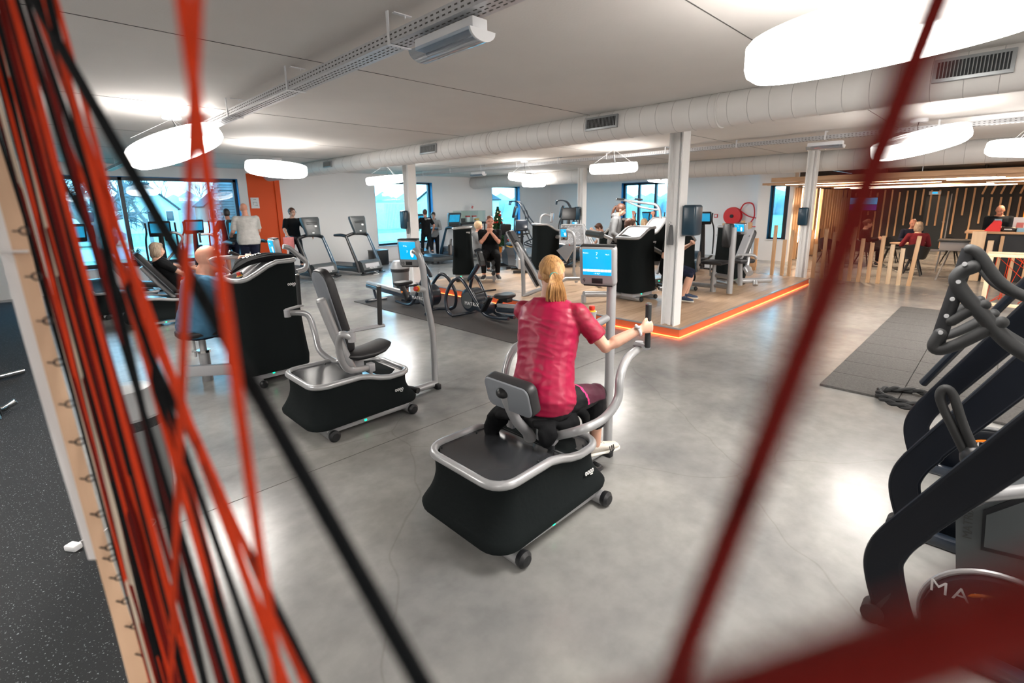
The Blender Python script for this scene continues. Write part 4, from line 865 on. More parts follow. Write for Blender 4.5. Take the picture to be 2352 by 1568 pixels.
gl2 = P10(688, 699, 4.80); build('slide_plate', G().tube([HL+Vector((0, 0, 0.03)), gl2+Vector((0.02, 0, -0.012))], 0.03, 14, flat=0.4), 'silver2', m10); build('hub', G().cyl(HL-Vector((0, 0, 0.04)), HL+Vector((0, 0, 0.03)), 0.03), 'silver2', m10); grip(m10, gl2, P10(683, 630, 4.80), 0.019)
fb = W2L(m10, PZ(945, 890, 0.13)); build('foot_roller', G().cyl(fb+Vector((-0.06, 0.08, 0)), fb+Vector((0.0, -0.12, 0)), 0.03, n=16), 'rub', m10); build('roller_stem', G().cyl((fb.x, 0, 0.05), fb+Vector((0, 0.0, 0)), 0.02), 'silver', m10)
# black jacket draped over the seat of machine 9 (built later with the cloth pieces)
# ------------------------------------------------------------------ towers
def towerz(lo, hi, L_): return lambda x: lo+(hi-lo)*max(0, min(1, (x+L_*0.30)/(L_*0.50)))**1.0 if True else 0
def smooth_z(lo, hi, L_):
    def f(x):
        q = max(0, min(1, (x+L_*0.42)/(L_*0.62))); return lo+(hi-lo)*(q*q*(3-2*q))
    return f
def tower(label, loc, rz, lo, hi, L_=0.62, W_=0.46, zb=0.14, stop=True, legs=True, cap=True, group=None, logo=True, panel='silver2', logoside=-1):
    t = thing('training_machine', label, 'exercise machine', loc, rz, group); f = smooth_z(lo, hi, L_)
    skirt_body(t, L_, W_, f, zb=zb, flare=0.06, waist=-0.0, cr=0.13, rim=0.026, panel=panel, logo=logo, logoz=lo-0.08, logoside=logoside)
    if stop: stopbutton(t, (-L_*0.30, 0, f(-L_*0.3)+0.0), (-0.3, 0, 1), 0.03, 0.015)
    if legs:
        build('base_frame', G().box((0.0, 0, 0.11), (L_*0.9, W_*0.86, 0.1), bev=0.02), 'silver2', t); feet(t, (-L_*0.30, L_*0.36), W_+0.16, 0.04); build('power_light', G().box((-0.05, -W_*0.44, 0.115), (0.02, 0.01, 0.016)).box((-0.05, W_*0.44, 0.115), (0.02, 0.01, 0.016)), 'green', t)
    return t
GT = 'black skirted machines with silver rims'
tw = tower('tall black skirted machine with a dark towel on top, beside the seated bald man', (1.80, 5.82, 0), 0, 1.16, 1.33, 0.66, 0.50, logoside=-1)
def PT(x, y, Y): return W2L(tw, PY(x, y, Y))
console(tw, PT(632, 571, 6.15), R(180), None, w_=0.2, h=0.25, bars=False)
build('console_tube', G().tube([PT(650, 566, 6.2), PT(665, 570, 6.2), PT(690, 590, 6.2), PT(703, 603, 6.2), PT(700, 618, 6.15), PT(680, 624, 6.1)], 0.03, 14, 5), 'silver', tw)
st = W2L(tw, PZ(478, 872, 0)); 
build('stool_post', G().cyl(st, (st.x, st.y, 0.34), 0.055).cyl((st.x, st.y, 0.34), (st.x, st.y, 0.55), 0.036), 'silver', tw); build('stool_collar', G().cyl((st.x, st.y, 0.33), (st.x, st.y, 0.36), 0.07), 'chrome', tw)
build('height_rod', G().cyl((st.x-0.07, st.y+0.05, 0.28), (st.x-0.07, st.y+0.05, 0.56), 0.012).cyl((st.x-0.10, st.y+0.05, 0.35), (st.x, st.y, 0.35), 0.012), 'silver', tw)
build('seat', G().loft([[Vector((x*s+st.x-0.02, y*s+st.y, z)) for x, y in rrect(0.42, 0.36, 0.1)] for s, z in ((0.9, 0.535), (1, 0.55), (1, 0.59), (0.93, 0.605))]), 'pad', tw, angle=60)
build('link_beam', G().box(((st.x-0.25)/2-0.1, (st.y+0)/2, 0.16), (abs(st.x)+0.1, 0.07, 0.12), rot=(0, 0, math.atan2(-st.y, -st.x)), bev=0.01), 'silver2', tw)
build('press_arm', G().tube([(-0.1, 0.3, 1.0), (-0.2, 0.42, 1.2), (-0.36, 0.42, 1.35), PT(548, 590, 6.2)], 0.025, 12, 5), 'silver', tw)
hx = PT(547, 589, 6.2); grip(tw, PT(560, 591, 6.2), PT(526, 578, 6.2), 0.018)
# reclining leg machines at the left
ztl = lambda x: 0.46 if x < -0.1 else 0.46-0.06*min(1, (x+0.1)/0.3)
def recliner(label, loc, rz=0):
    t = thing('training_machine', label, 'exercise machine', loc, rz, 'reclining machines by the big window')
    skirt_body(t, 0.92, 0.60, ztl, zb=0.10, flare=0.07, cr=0.12); feet(t, (-0.34, 0.38), 0.66, 0.04)
    build('base_rail', G().box((0, -0.3, 0.065), (0.8, 0.04, 0.04)), 'silver', t); build('power_light', G().box((0.0, -0.325, 0.065), (0.02, 0.01, 0.014)), 'green', t)
    padbox(t, (0.02, 0, 0.86), (0.08, 0.36, 0.86), (0, R(-34), 0), 'padback', r=0.1); padbox(t, (0.42, 0, 0.52), (0.09, 0.36, 0.42), (0, R(-82), 0), None, 'seat', r=0.08)
    build('backrest_post', G().tube([(0.22, 0, 0.42), (0.0, 0, 0.72), (-0.16, 0, 0.98)], 0.04, 12), 'silver', t)
    arm(t, [(0.35, 0.34, 0.42), (0.5, 0.42, 0.6), (0.95, 0.42, 1.1), (1.1, 0.42, 1.32), (1.02, 0.42, 1.44), (0.85, 0.42, 1.45)], 0.025); grip(t, (0.83, 0.42, 1.30), (0.83, 0.42, 1.48), 0.018)
    return t
rc = recliner('reclining skirted machine with the blonde woman in black lying back in it', (1.50, 10.15, 0)); recliner('empty reclining skirted machine just left of the blonde woman', (1.22, 11.5, 0))
# ------------------------------------------------------------------ platform machines
PZH = 0.157
T1 = tower('black skirted tower with a grey curved handle, left of the seated man in black', (7.35, 9.15, PZH), R(-45), 1.22, 1.24, 0.42, 0.42, zb=0.16, stop=False)
build('swing_arm', G().tube([(-0.28, 0.05, 0.98), (-0.33, 0.06, 0.72), (-0.28, -0.12, 0.68), (-0.24, -0.35, 0.72)], 0.026, 12, 5), 'silver', T1)
padbox(T1, (-0.26, -0.36, 0.76), (0.05, 0.24, 0.24), (0, 0, R(180)), 'silver2', 'arm_pad', r=0.03)
st2 = W2L(T1, (7.85, 8.62, PZH)); a45 = R(45); st2 = Matrix.Rotation(a45, 3, 'Z') @ st2
build('seat_post', G().box((st2.x, st2.y, 0.22), (0.09, 0.09, 0.44), bev=0.015), 'silver', T1); build('seat', G().box((st2.x, st2.y, 0.47), (0.36, 0.34, 0.06), bev=0.03), 'pad', T1)
build('seat_beam', G().box((st2.x/2, st2.y/2, 0.05), (math.hypot(st2.x, st2.y)+0.3, 0.09, 0.06), rot=(0, 0, math.atan2(st2.y, st2.x)), bev=0.01), 'silver', T1)
sr = Matrix.Rotation(a45, 3, 'Z') @ W2L(T1, (7.62, 8.38, PZH)); build('roller_post', G().box((sr.x, sr.y, 0.24), (0.05, 0.07, 0.48), bev=0.008), 'silver2', T1)
for z in (0.22, 0.36, 0.47):
    for s in (-1, 1): build('leg_roller', G().cyl((sr.x, sr.y, z), (sr.x, sr.y+s*0.22, z), 0.045, n=14), 'rub', T1)
# reclining press with tall back plate in front of the centre
tp = thing('training_machine', 'leg press with a tall grey reclining back plate, left of the woman in raspberry', 'exercise machine', (7.3, 6.9, PZH), 0, None)
def PP(x, y, Y): return PY(x, y, Y)-tp.location
qa = PP(1172, 533, 7.3); qb = PP(1235, 655, 6.7)
mid = (qa+qb)/2; d = (qa-qb).normalized(); w2 = Vector((1, 0.55, 0)).normalized()
mm = frameM(mid, d.cross(w2), w2)
build('back_plate', G().loft([[Vector((x, y*s, z*s)) for y, z in rrect(0.34, (qa-qb).length+0.05, 0.06)] for x, s in ((0.0, 1), (0.03, 1))]).tf(mm), 'silver2', tp); build('backrest', G().loft([[Vector((x, y*s, z*s)) for y, z in rrect(0.33, (qa-qb).length+0.03, 0.06)] for x, s in ((-0.07, 0.96), (-0.05, 1), (0.0, 1))]).tf(mm), 'pad', tp)
build('post', G().tube([PP(1203, 690, 6.6), PP(1200, 600, 6.6), PP(1190, 565, 6.7)], 0.04, 14, 4), 'silver', tp); build('post', G().tube([PP(1260, 688, 6.3), PP(1225, 620, 6.6), PP(1185, 556, 6.85)], 0.035, 14, 4), 'silver', tp)
build('frame_beam', G().tube([PP(1200, 680, 6.6), PP(1300, 640, 6.2), PP(1330, 640, 6.1)], 0.04, 12), 'silver', tp); build('post_cap', G().ell(PP(1186, 555, 6.86), (0.05, 0.05, 0.04)), 'blk', tp)
tp2 = tower('black skirted tower with a blue screen and stop button behind the grey leg press', (9.35, 8.3, PZH), R(160), 1.10, 1.26, 0.62, 0.46, zb=0.15)
console(tp2, Vector((-0.30, -0.22, 1.42)), R(150), None, w_=0.2, h=0.25, bars=False); build('console_tube', G().tube([(0.05, -0.2, 1.2), (0.02, -0.22, 1.42), (-0.1, -0.22, 1.5), (-0.27, -0.22, 1.45)], 0.024, 10, 5), 'silver', tp2)
build('side_arm', G().cyl((-0.2, 0.2, 0.95), (-0.2, 0.55, 0.95), 0.05), 'silver', tp2); padbox(tp2, (-0.2, 0.6, 0.95), (0.10, 0.20, 0.34), (0, 0, R(90)), None, 'arm_pad', r=0.05)
# foot plate press with checker plate
tc_ = thing('training_machine', 'leg press with a patterned steel foot plate, behind the screen of machine 9', 'exercise machine', (9.0, 6.6, PZH), 0, None)
def PC(x, y, X): return PX(x, y, X)-tc_.location
a, b, c, e = PC(1290, 517, 9.3), PC(1340, 516, 9.3), PC(1345, 562, 9.1), PC(1286, 560, 9.1)
n_ = (b-a).cross(e-a).normalized(); 
f = PC(1360, 562, 9.1)
build('foot_plate', G().loft([[p+n_*k for p in (a, b, f, e)] for k in (0, 0.03)]), 'tread', tc_, False)
g = G()
for i in range(7):
    for j in range(6):
        p = a.lerp(b, (i+0.5)/7).lerp(e.lerp(c, (i+0.5)/7), (j+0.5)/6); dd_ = ((b-a).normalized()+(e-a).normalized()*(1 if (i+j) % 2 else -1)).normalized()*0.035
        g.tube([p-dd_-n_*0.004, p-n_*0.01, p+dd_-n_*0.004], [0.004, 0.009, 0.004], 5)
build('tread_pattern', g, 'galv', tc_)['kind'] = 'stuff'
build('frame', G().tube([a, b, PC(1365, 560, 9.1), PC(1325, 568, 9.0), e, a], 0.022, 8), 'silver', tc_); build('brace', G().tube([b, PC(1362, 600, 9.0)], 0.03, 8).tube([PC(1340, 520, 9.2), PC(1345, 600, 9.0)], 0.025, 8), 'silver', tc_)
build('lower_plate', G().loft([[PC(x, y, 8.6)+n_*k for x, y in ((1300, 560), (1322, 562), (1300, 600), (1278, 575))] for k in (0, 0.03)]), 'tread', tc_, False)
console(tc_, PC(1296, 537, 8.4), R(200), None, w_=0.17, h=0.26, bars=False); console(tc_, PC(1321, 513, 9.8), R(200), None, w_=0.16, h=0.10, bars=False)
build('console_tube', G().tube([PC(1302, 530, 8.4), PC(1316, 536, 8.4), PC(1320, 560, 8.4), PC(1318, 625, 8.4)], 0.03, 12, 5), 'silver', tc_)
p1_, p2_ = PC(1318, 562, 8.4), PC(1306, 562, 8.4); stopbutton(tc_, p1_, p2_-p1_, 0.028, 0.08)
build('base_rail', G().box((0, 0, 0.08), (1.6, 0.1, 0.1), rot=(0, 0, 0.9), bev=0.01), 'silver', tc_); build('seat_post', G().tube([PC(1318, 625, 8.4), (-0.55, 0.0, 0.06)], 0.035, 12), 'silver', tc_)
tower('low black skirted machine with a sloping front, right of the slim column', (10.9, 7.3, PZH), R(-55), 0.98, 1.34, 0.75, 0.46, zb=0.16, stop=False, logo=True)
T4 = tower('tall skirted tower with a pale slanted top, in front of the short-haired boy', (7.95, 4.85, PZH), R(0), 1.13, 1.30, 0.66, 0.48, zb=0.15, stop=False)
T4.rotation_euler.z = R(-5)
build('roller', G().cyl((-0.42, 0.45, 1.18), (-0.36, 0.85, 1.2), 0.065, n=18), 'greyhood', T4); build('roller_arm', G().tube([(-0.3, 0.3, 1.1), (-0.36, 0.5, 1.18)], 0.03, 10), 'silver', T4)
build('front_tube', G().tube([(-1.0, 0.35, 0.16), (-0.3, 0.1, 0.10)], 0.055, 14).cyl((-1.0, 0.35, 0.0), (-1.0, 0.35, 0.14), 0.045), 'silver', T4)
T5 = tower('skirted tower with a yellow and red stop button behind the short-haired boy', (9.6, 5.35, PZH), R(-20), 1.12, 1.42, 0.62, 0.46, zb=0.55, stop=True)
build('overhead_arm', G().tube([(0.1, 0.0, 1.35), (0.1, 0.12, 1.68), (-0.05, 0.5, 1.76), (-0.1, 1.05, 1.82), (-0.1, 1.3, 1.84)], 0.03, 12, 5).tube([(0.1, 0.1, 1.6), (-0.1, 0.4, 1.66), (-0.1, 0.9, 1.78)], 0.022, 10, 4), 'silver', T5)
grip(T5, (-0.12, 1.0, 1.84), (-0.25, 1.12, 1.85), 0.02); grip(T5, (-0.12, 0.35, 1.82), (-0.27, 0.45, 1.84), 0.02)
build('base_block', G().box((0, 0, 0.5), (0.5, 0.36, 0.1), bev=0.02), 'silver2', T5); build('lever', G().tube([(-0.35, -0.25, 0.85), (0.25, -0.3, 0.55)], 0.045, 12).cyl((-0.1, -0.33, 0.6), (-0.25, -0.36, 0.3), 0.03), 'silver', T5)
T6 = tower('black skirted tower right behind the nearest white column', (9.25, 4.62, PZH), R(180), 1.00, 1.18, 0.60, 0.42, zb=0.2, stop=False)
# chest machine on the right of the platform
T7 = tower('black skirted tower behind the grey padded seat, below the red hose reel', (10.85, 4.25, PZH), R(150), 1.12, 1.22, 0.52, 0.44, zb=0.12)
def P7(x, y, X): 
    v = PX(x, y, X)-Vector(T7.location); return Matrix.Rotation(-R(150), 3, 'Z') @ v
qa, qb = P7(1722, 535, 10.2), P7(1700, 590, 9.95); mid = (qa+qb)/2; d = (qa-qb).normalized(); w2 = Vector((0.3, 1, 0)).normalized(); mm = frameM(mid, w2.cross(d), d.cross(w2.cross(d)))
build('back_plate', G().loft([[Vector((x, y*s, z*s)) for y, z in rrect(0.30, (qa-qb).length+0.18, 0.09)] for x, s in ((0.0, 1), (0.03, 0.97))]).tf(mm), 'silver2', T7); build('backrest', G().loft([[Vector((x, y*s, z*s)) for y, z in rrect(0.29, (qa-qb).length+0.14, 0.09)] for x, s in ((-0.07, 0.95), (-0.05, 1), (0.0, 1))]).tf(mm), 'pad', T7)
build('support_post', G().tube([P7(1725, 545, 10.1), P7(1716, 612, 9.9)], 0.038, 14), 'silver', T7); build('post_cap', G().ell(P7(1725, 543, 10.1), (0.045, 0.045, 0.035)), 'blk', T7)
build('hip_bar', G().tube([P7(1690, 592, 9.9), P7(1700, 586, 9.85), P7(1730, 586, 9.95), P7(1738, 594, 10.0)], 0.028, 12, 5), 'silver', T7); build('seat', G().box(P7(1704, 598, 10.0), (0.36, 0.36, 0.09), bev=0.04), 'pad', T7)
build('lower_joint', G().cyl(P7(1715, 615, 9.9), P7(1722, 628, 9.8), 0.07).cyl(P7(1700, 605, 10.1), P7(1700, 655, 10.1), 0.045), 'silver', T7); build('base_tube', G().cyl(P7(1694, 645, 10.1), P7(1768, 643, 10.8), 0.055).cyl(P7(1735, 645, 10.4), P7(1735, 655, 10.35), 0.05), 'silver', T7)
console(T7, P7(1700, 525, 9.6), R(20), None, w_=0.25, h=0.21, bars=False)
t8 = thing('training_machine', 'grey framed machine with a small black stool seat and a tall upright pad', 'exercise machine', (9.55, 3.85, PZH), 0, None)
def P8(x, y, X): return PX(x, y, X)-t8.location
build('upright', G().cyl(P8(1675, 674, 9.45), P8(1686, 522, 9.5), 0.055), 'silver', t8); o_ = P8(1677, 540, 9.5); padbox(t8, P8(1672, 541, 9.5), (0.09, 0.2, 0.46), (0, 0, R(160)), 'silver2', 'pad', r=0.05)
build('stool_post', G().cyl(P8(1637, 671, 9.6), P8(1640, 625, 9.6), 0.055).cyl(P8(1640, 625, 9.6), P8(1641, 608, 9.6), 0.035), 'silver', t8); build('seat', G().box(P8(1643, 602, 9.6), (0.4, 0.42, 0.07), bev=0.03), 'pad', t8)
build('beam', G().cyl(P8(1645, 632, 9.6), P8(1680, 637, 9.45), 0.045).cyl(P8(1642, 655, 9.6), P8(1678, 660, 9.45), 0.045).cyl(P8(1590, 652, 9.7), P8(1640, 657, 9.6), 0.045), 'silver', t8); build('height_rod', G().cyl(P8(1631, 633, 9.6), P8(1632, 605, 9.6), 0.015), 'silver', t8)
# ------------------------------------------------------------------ treadmills
def treadmill(label, loc, rz, num=None, side=True, group='treadmills along the white wall'):
    t = thing('treadmill', label, 'treadmill', loc, rz, group)      # user faces +x
    build('deck', G().box((-0.85, 0, 0.17), (1.75, 0.78, 0.13), bev=0.03), 'greyhood', t); build('belt', G().box((-0.9, 0, 0.24), (1.6, 0.52, 0.012)), 'blk', t)
    build('side_rail', G().box((-0.9, 0.32, 0.245), (1.6, 0.11, 0.02), bev=0.006), 'greyhood', t); build('side_rail', G().box((-0.9, -0.32, 0.245), (1.6, 0.11, 0.02), bev=0.006), 'greyhood', t)
    hd = build('motor_hood', G().prism([(-0.25, 0.10), (0.16, 0.08), (0.22, 0.16), (0.15, 0.36), (0.05, 0.42), (-0.22, 0.34)], 'y', -0.36, 0.36), 'greyhood', t, True, 30)
    build('hood_panel', G().box((0.185, 0, 0.27), (0.012, 0.52, 0.12), rot=(0, -0.33, 0), bev=0.004), 'silver2', hd)
    text('MATRIX', 0.065, 'print', hd, Matrix.Translation((0.222, 0, 0.19)) @ Matrix(((0, 0, 1, 0), (1, 0, 0, 0), (0, 1, 0, 0), (0, 0, 0, 1))), 'lettering', align='CENTER', xs=1.3)
    for s in (-1, 1):
        build('upright', G().tube([(0.10, s*0.42, 0.10), (0.02, s*0.42, 0.35), (-0.30, s*0.41, 1.02), (-0.34, s*0.40, 1.10)], [0.06, 0.055, 0.045, 0.05], 12, 4, flat=0.7), 'blueframe' if s > 0 else 'blk', t)
        build('handlebar', G().tube([(-0.34, s*0.40, 1.10), (-0.55, s*0.39, 1.13), (-0.85, s*0.37, 1.12)], [0.05, 0.045, 0.035], 12, 5), 'blk', t)
        build('wheel', G().cyl((0.16, s*0.30, 0.06), (0.16, s*0.36, 0.06), 0.05, n=14), 'rub', t)
    build('crossbar', G().tube([(-0.34, -0.40, 1.10), (-0.30, -0.2, 1.16), (-0.29, 0, 1.17), (-0.30, 0.2, 1.16), (-0.34, 0.40, 1.10)], 0.045, 12, 5), 'blk', t)
    m = Matrix.Translation((-0.24, 0, 1.40)) @ Matrix.Rotation(R(-14), 4, 'Y')
    c = build('console', G().loft([[Vector((x, y*s, z*s)) for y, z in ((-.27, .26), (.27, .26), (.29, .2), (.21, -.25), (-.21, -.25), (-.29, .2))] for x, s in ((-0.04, 1), (0.03, 0.98), (0.05, 0.88))]).tf(m), 'greyhood', t); build('screen', G().box((-0.043, 0, 0.06), (0.006, 0.44, 0.27)).tf(m), 'screenpic', c)
    build('vent_slot', G().box((0.052, 0, 0.1), (0.008, 0.34, 0.02)).box((0.052, 0, 0.06), (0.008, 0.34, 0.02)).tf(m), 'blk', c); build('sticker', G().box((0.052, 0.1, 0.0), (0.006, 0.07, 0.045)).box((0.052, -0.03, -0.18), (0.006, 0.06, 0.03)).tf(m), 'print', c)
    build('foot_bar', G().box((0.2, 0, 0.035), (0.08, 0.9, 0.03), bev=0.008), 'blk', t); build('power_cord', G().tube([(0.18, 0.05, 0.08), (0.3, 0.1, 0.02), (0.34, 0.02, 0.01), (0.25, -0.05, 0.01)], 0.006, 6, 5), 'print', t)
    return t
tmA = treadmill('treadmill with the woman in a black shirt walking on it, seen from the front', (5.68, 13.25, 0), R(-74)); tmB = treadmill('empty treadmill to the right of the walking woman', (6.98, 13.1, 0), R(-74))
tmC = treadmill('treadmill under the woman in black who stands with her back to us', (9.95, 15.0, 0), R(86), group='treadmills by the second window'); tmD = treadmill('treadmill behind the young man in the grey hoodie', (11.45, 14.95, 0), R(86), group='treadmills by the second window')
tmE = treadmill('treadmill used by the bald man in the grey shirt, facing the window', (3.75, 13.6, 0), R(95), group='treadmills facing the big window')
t = thing('equipment_box', 'black storage box standing on the floor behind the empty treadmill', 'box', (8.35, 14.9, 0)); build('box', G().box((0, 0, 0.24), (0.55, 0.4, 0.48), bev=0.03), 'blk', t); build('lid', G().box((0, 0, 0.485), (0.56, 0.41, 0.03), bev=0.012), 'greyhood', t)
# ------------------------------------------------------------------ rowing machines
def rower(label, loc, rz):
    t = thing('rowing_machine', label, 'rowing machine', loc, rz, 'rowing machines on the rubber mat')
    for s in (-1, 1): build('front_frame', G().tube([(0.10, s*0.28, 0.03), (-0.02, s*0.29, 0.10), (-0.06, s*0.28, 0.34), (0.06, s*0.23, 0.60), (0.20, s*0.18, 0.68), (0.36, s*0.16, 0.55), (0.58, s*0.13, 0.26), (0.74, s*0.11, 0.11), (0.95, s*0.09, 0.08), (1.25, s*0.07, 0.10)], 0.030, 10, 5), 'navy', t, angle=80)
    fw = build('flywheel_housing', G().tube([(0.34, -0.13, 0.30), (0.34, -0.11, 0.30), (0.34, 0.11, 0.30), (0.34, 0.13, 0.30)], [0.17, 0.20, 0.20, 0.17], 28).box((0.56, 0, 0.22), (0.44, 0.24, 0.17), bev=0.03, rot=(0, 0.2, 0)), 'navy', t, angle=40)
    build('wheel_cover', G().tube([(0.34, -0.15, 0.30), (0.34, 0.15, 0.30)], 0.14, 28), 'greyhood', fw)
    for s in (-1, 1): text('MATRIX', 0.085, 'print', fw, Matrix.Translation((0.47, s*0.158, 0.255)) @ Matrix(((-s, 0, 0, 0), (0, 0, s, 0), (0, 1, 0, 0), (0, 0, 0, 1))), 'lettering', align='CENTER', xs=1.1, space=1.1)
    build('cross_foot', G().tube([(0.10, -0.3, 0.03), (0.24, 0, 0.05), (0.10, 0.3, 0.03)], 0.028, 8, 4), 'navy', t)
    build('console_arm', G().box((0.38, 0.0, 0.78), (0.36, 0.07, 0.06), rot=(0, R(-48), 0), bev=0.015), 'navy', t)
    c = build('console', G().box((0.56, 0, 1.02), (0.035, 0.13, 0.26), rot=(0, R(-20), 0), bev=0.02), 'blk', t); build('screen', G().box((0.578, 0, 1.05), (0.006, 0.09, 0.13), rot=(0, R(-20), 0)), 'greyhood', c)
    build('buttons', G().box((0.556, 0.0, 0.945), (0.006, 0.05, 0.04), rot=(0, R(-20), 0)), 'red', c)
    build('handle', G().tube([(0.66, -0.24, 0.47), (0.62, -0.08, 0.47), (0.62, 0.08, 0.47), (0.66, 0.24, 0.47)], 0.016, 8, 4), 'rub', t)
    for s in (-1, 1):
        f = build('footplate', G().box((0.84, s*0.16, 0.30), (0.05, 0.12, 0.32), rot=(0, R(35), 0), bev=0.02), 'blk', t); build('foot_strap', G().tube([(0.84, s*0.16-0.07, 0.33), (0.91, s*0.16, 0.38), (0.84, s*0.16+0.07, 0.33)], 0.014, 6, 4), 'orangeP' if s > 0 else 'blk', f)
    build('rail', G().box((1.62, 0, 0.32), (1.35, 0.07, 0.06), rot=(0, R(-4), 0), bev=0.01), 'silver', t); build('rail_body', G().box((1.62, 0, 0.25), (1.38, 0.10, 0.08), rot=(0, R(-4), 0), bev=0.02), 'navy', t)
    build('seat', G().loft([[Vector((1.12+x*s, y*s*(1+0.2*(x < 0)), z)) for x, y in rrect(0.26, 0.34, 0.1)] for s, z in ((0.8, 0.42), (1, 0.44), (1, 0.47), (0.9, 0.485))]), 'blk', t); build('carriage', G().box((1.12, 0, 0.39), (0.2, 0.14, 0.07), bev=0.015), 'blk', t)
    build('rear_leg', G().tube([(2.12, 0, 0.32), (2.02, 0, 0.05)], 0.028, 8).tube([(2.02, -0.25, 0.03), (2.02, 0.25, 0.03)], 0.025, 8), 'navy', t)
    return t
rower('rowing machine pointing left, its rail running towards the treadmills', (5.12, 7.02, 0.012), R(95)); rower('rowing machine half hidden behind the woman in raspberry', (5.35, 6.78, 0.012), R(-88))
# ------------------------------------------------------------------ climbers and cross trainers at the back
def climber(label, loc, rz, s=1.0):
    t = thing('cross_trainer', label, 'cross trainer', loc, rz, 'cross trainers with high rails by the right wall')
    for k in (-1, 1):
        build('rail', G().tube([(-0.45, k*0.36, 0.35), (0.0, k*0.36, 0.95), (0.42, k*0.33, 1.5), (0.62, k*0.30, 1.90), (0.78, k*0.24, 2.02), (1.0, k*0.16, 2.02), (1.04, k*0.12, 1.9)], 0.022, 10, 5), 'navy', t)
        build('moving_arm', G().tube([(0.25, k*0.33, 0.6), (0.48, k*0.32, 1.1), (0.44, k*0.31, 1.45), (0.50, k*0.30, 1.72)], 0.018, 8, 5), 'blk', t)
        build('pedal', G().box((-0.2+0.12*k, k*0.2, 0.42), (0.42, 0.16, 0.05), bev=0.02), 'blk', t); build('link_arm', G().tube([(-0.2, k*0.28, 0.38), (0.5, k*0.28, 0.55), (0.3, k*0.33, 0.7)], 0.025, 8, 3), 'navy', t)
    build('front_grip', G().tube([(1.0, -0.14, 2.02), (1.06, 0, 2.03), (1.0, 0.14, 2.02)], 0.02, 8, 4), 'navy', t)
    build('mast', G().tube([(0.95, 0, 0.2), (0.88, 0, 0.9), (0.85, 0, 1.45)], [0.10, 0.06, 0.05], 12, 4), 'navy', t); m = Matrix.Translation((0.86, 0, 1.66)) @ Matrix.Rotation(R(-14), 4, 'Y')
    c = build('console', G().box((0, 0, 0), (0.10, 0.42, 0.42), bev=0.05, seg=3).tf(m), 'navy', t); build('screen', G().box((-0.052, 0, 0.03), (0.006, 0.34, 0.26)).tf(m), 'screenpic', c)
    build('drive_housing', G().prism([(0.5, 0.06), (1.25, 0.06), (1.2, 0.5), (0.9, 0.75), (0.6, 0.5)], 'y', -0.2, 0.2), 'blueframe', t, True, 30); build('base', G().box((0.1, 0, 0.05), (2.0, 0.08, 0.07), bev=0.02).box((-0.85, 0, 0.04), (0.08, 0.6, 0.06), bev=0.015).box((1.1, 0, 0.04), (0.08, 0.6, 0.06), bev=0.015), 'blk', t)
    return t
climber('cross trainer with a high curved rail, left of its twin by the right wall', (12.9, 11.75, 0), R(125)); climber('cross trainer with a high curved rail beside the slim white column', (13.6, 10.2, 0), R(125))
def elliptical(label, loc, rz):
    t = thing('cross_trainer', label, 'cross trainer', loc, rz, 'low cross trainers at the back')
    for k in (-1, 1):
        build('moving_arm', G().tube([(0.15, k*0.30, 0.5), (0.18, k*0.30, 1.0), (0.10, k*0.29, 1.25), (-0.10, k*0.27, 1.42), (-0.08, k*0.27, 1.62)], 0.02, 8, 5), 'blk', t)
        build('pedal_arm', G().tube([(0.16, k*0.28, 0.45), (-0.4, k*0.2, 0.36), (-0.9, k*0.16, 0.30)], 0.03, 8, 4), 'blk', t); build('pedal', G().box((-0.45, k*0.17, 0.41), (0.42, 0.17, 0.06), bev=0.025), 'blk', t)
    build('mast', G().tube([(0.35, 0, 0.1), (0.28, 0, 0.9), (0.2, 0, 1.3)], [0.09, 0.06, 0.05], 10, 4), 'blk', t); m = Matrix.Translation((0.18, 0, 1.48)) @ Matrix.Rotation(R(-16), 4, 'Y')
    c = build('console', G().box((0, 0, 0), (0.07, 0.42, 0.36), bev=0.03, seg=3).tf(m), 'blk', t); build('screen', G().box((-0.037, 0, 0.03), (0.006, 0.35, 0.22)).tf(m), 'screenpic', c)
    build('wheel_housing', G().cyl((-0.95, -0.14, 0.36), (-0.95, 0.14, 0.36), 0.32, n=30), 'blueframe', t); build('wheel_trim', G().cyl((-0.95, -0.15, 0.36), (-0.95, 0.15, 0.36), 0.2, n=24), 'silver2', t)
    build('base', G().box((-0.3, 0, 0.05), (1.7, 0.1, 0.07), bev=0.02).box((0.5, 0, 0.04), (0.08, 0.6, 0.06), bev=0.015).box((-1.1, 0, 0.04), (0.08, 0.6, 0.06), bev=0.015), 'blk', t); return t
elliptical('cross trainer with a lit screen facing the big window, behind the blonde woman', (2.25, 13.55, 0), R(85)); elliptical('cross trainer at the back below the lit door', (13.4, 7.9, 0), R(-10)); elliptical('cross trainer between the nearest column and the hose reel', (13.2, 6.0, 0), R(15))
elliptical('dark cross trainer with a blue console in front of the right wall', (11.2, 9.0, 0.157), R(205)); elliptical('cross trainer with a lit screen behind the seated woman with raised arms', (14.3, 7.4, 0), R(10))
elliptical('dark cross trainer behind the strings, left of the reclining machines', (0.75, 12.8, 0), R(95)); elliptical('cross trainer with a red light left of the man in a navy shirt', (3.1, 14.3, 0), R(90))
t = thing('exercise_bike', 'pale exercise bike behind the seated man in black', 'exercise bike', (9.5, 9.35, PZH), R(-130))
build('housing', G().prism([(-0.2, 0.1), (0.55, 0.1), (0.6, 0.35), (0.4, 0.62), (0.1, 0.5), (-0.1, 0.3)], 'y', -0.11, 0.11), 'white2', t, True, 30); build('seat', G().ell((-0.25, 0, 0.9), (0.14, 0.13, 0.05)), 'blk', t); build('seat_post', G().cyl((-0.05, 0, 0.3), (-0.22, 0, 0.88), 0.03), 'silver', t)
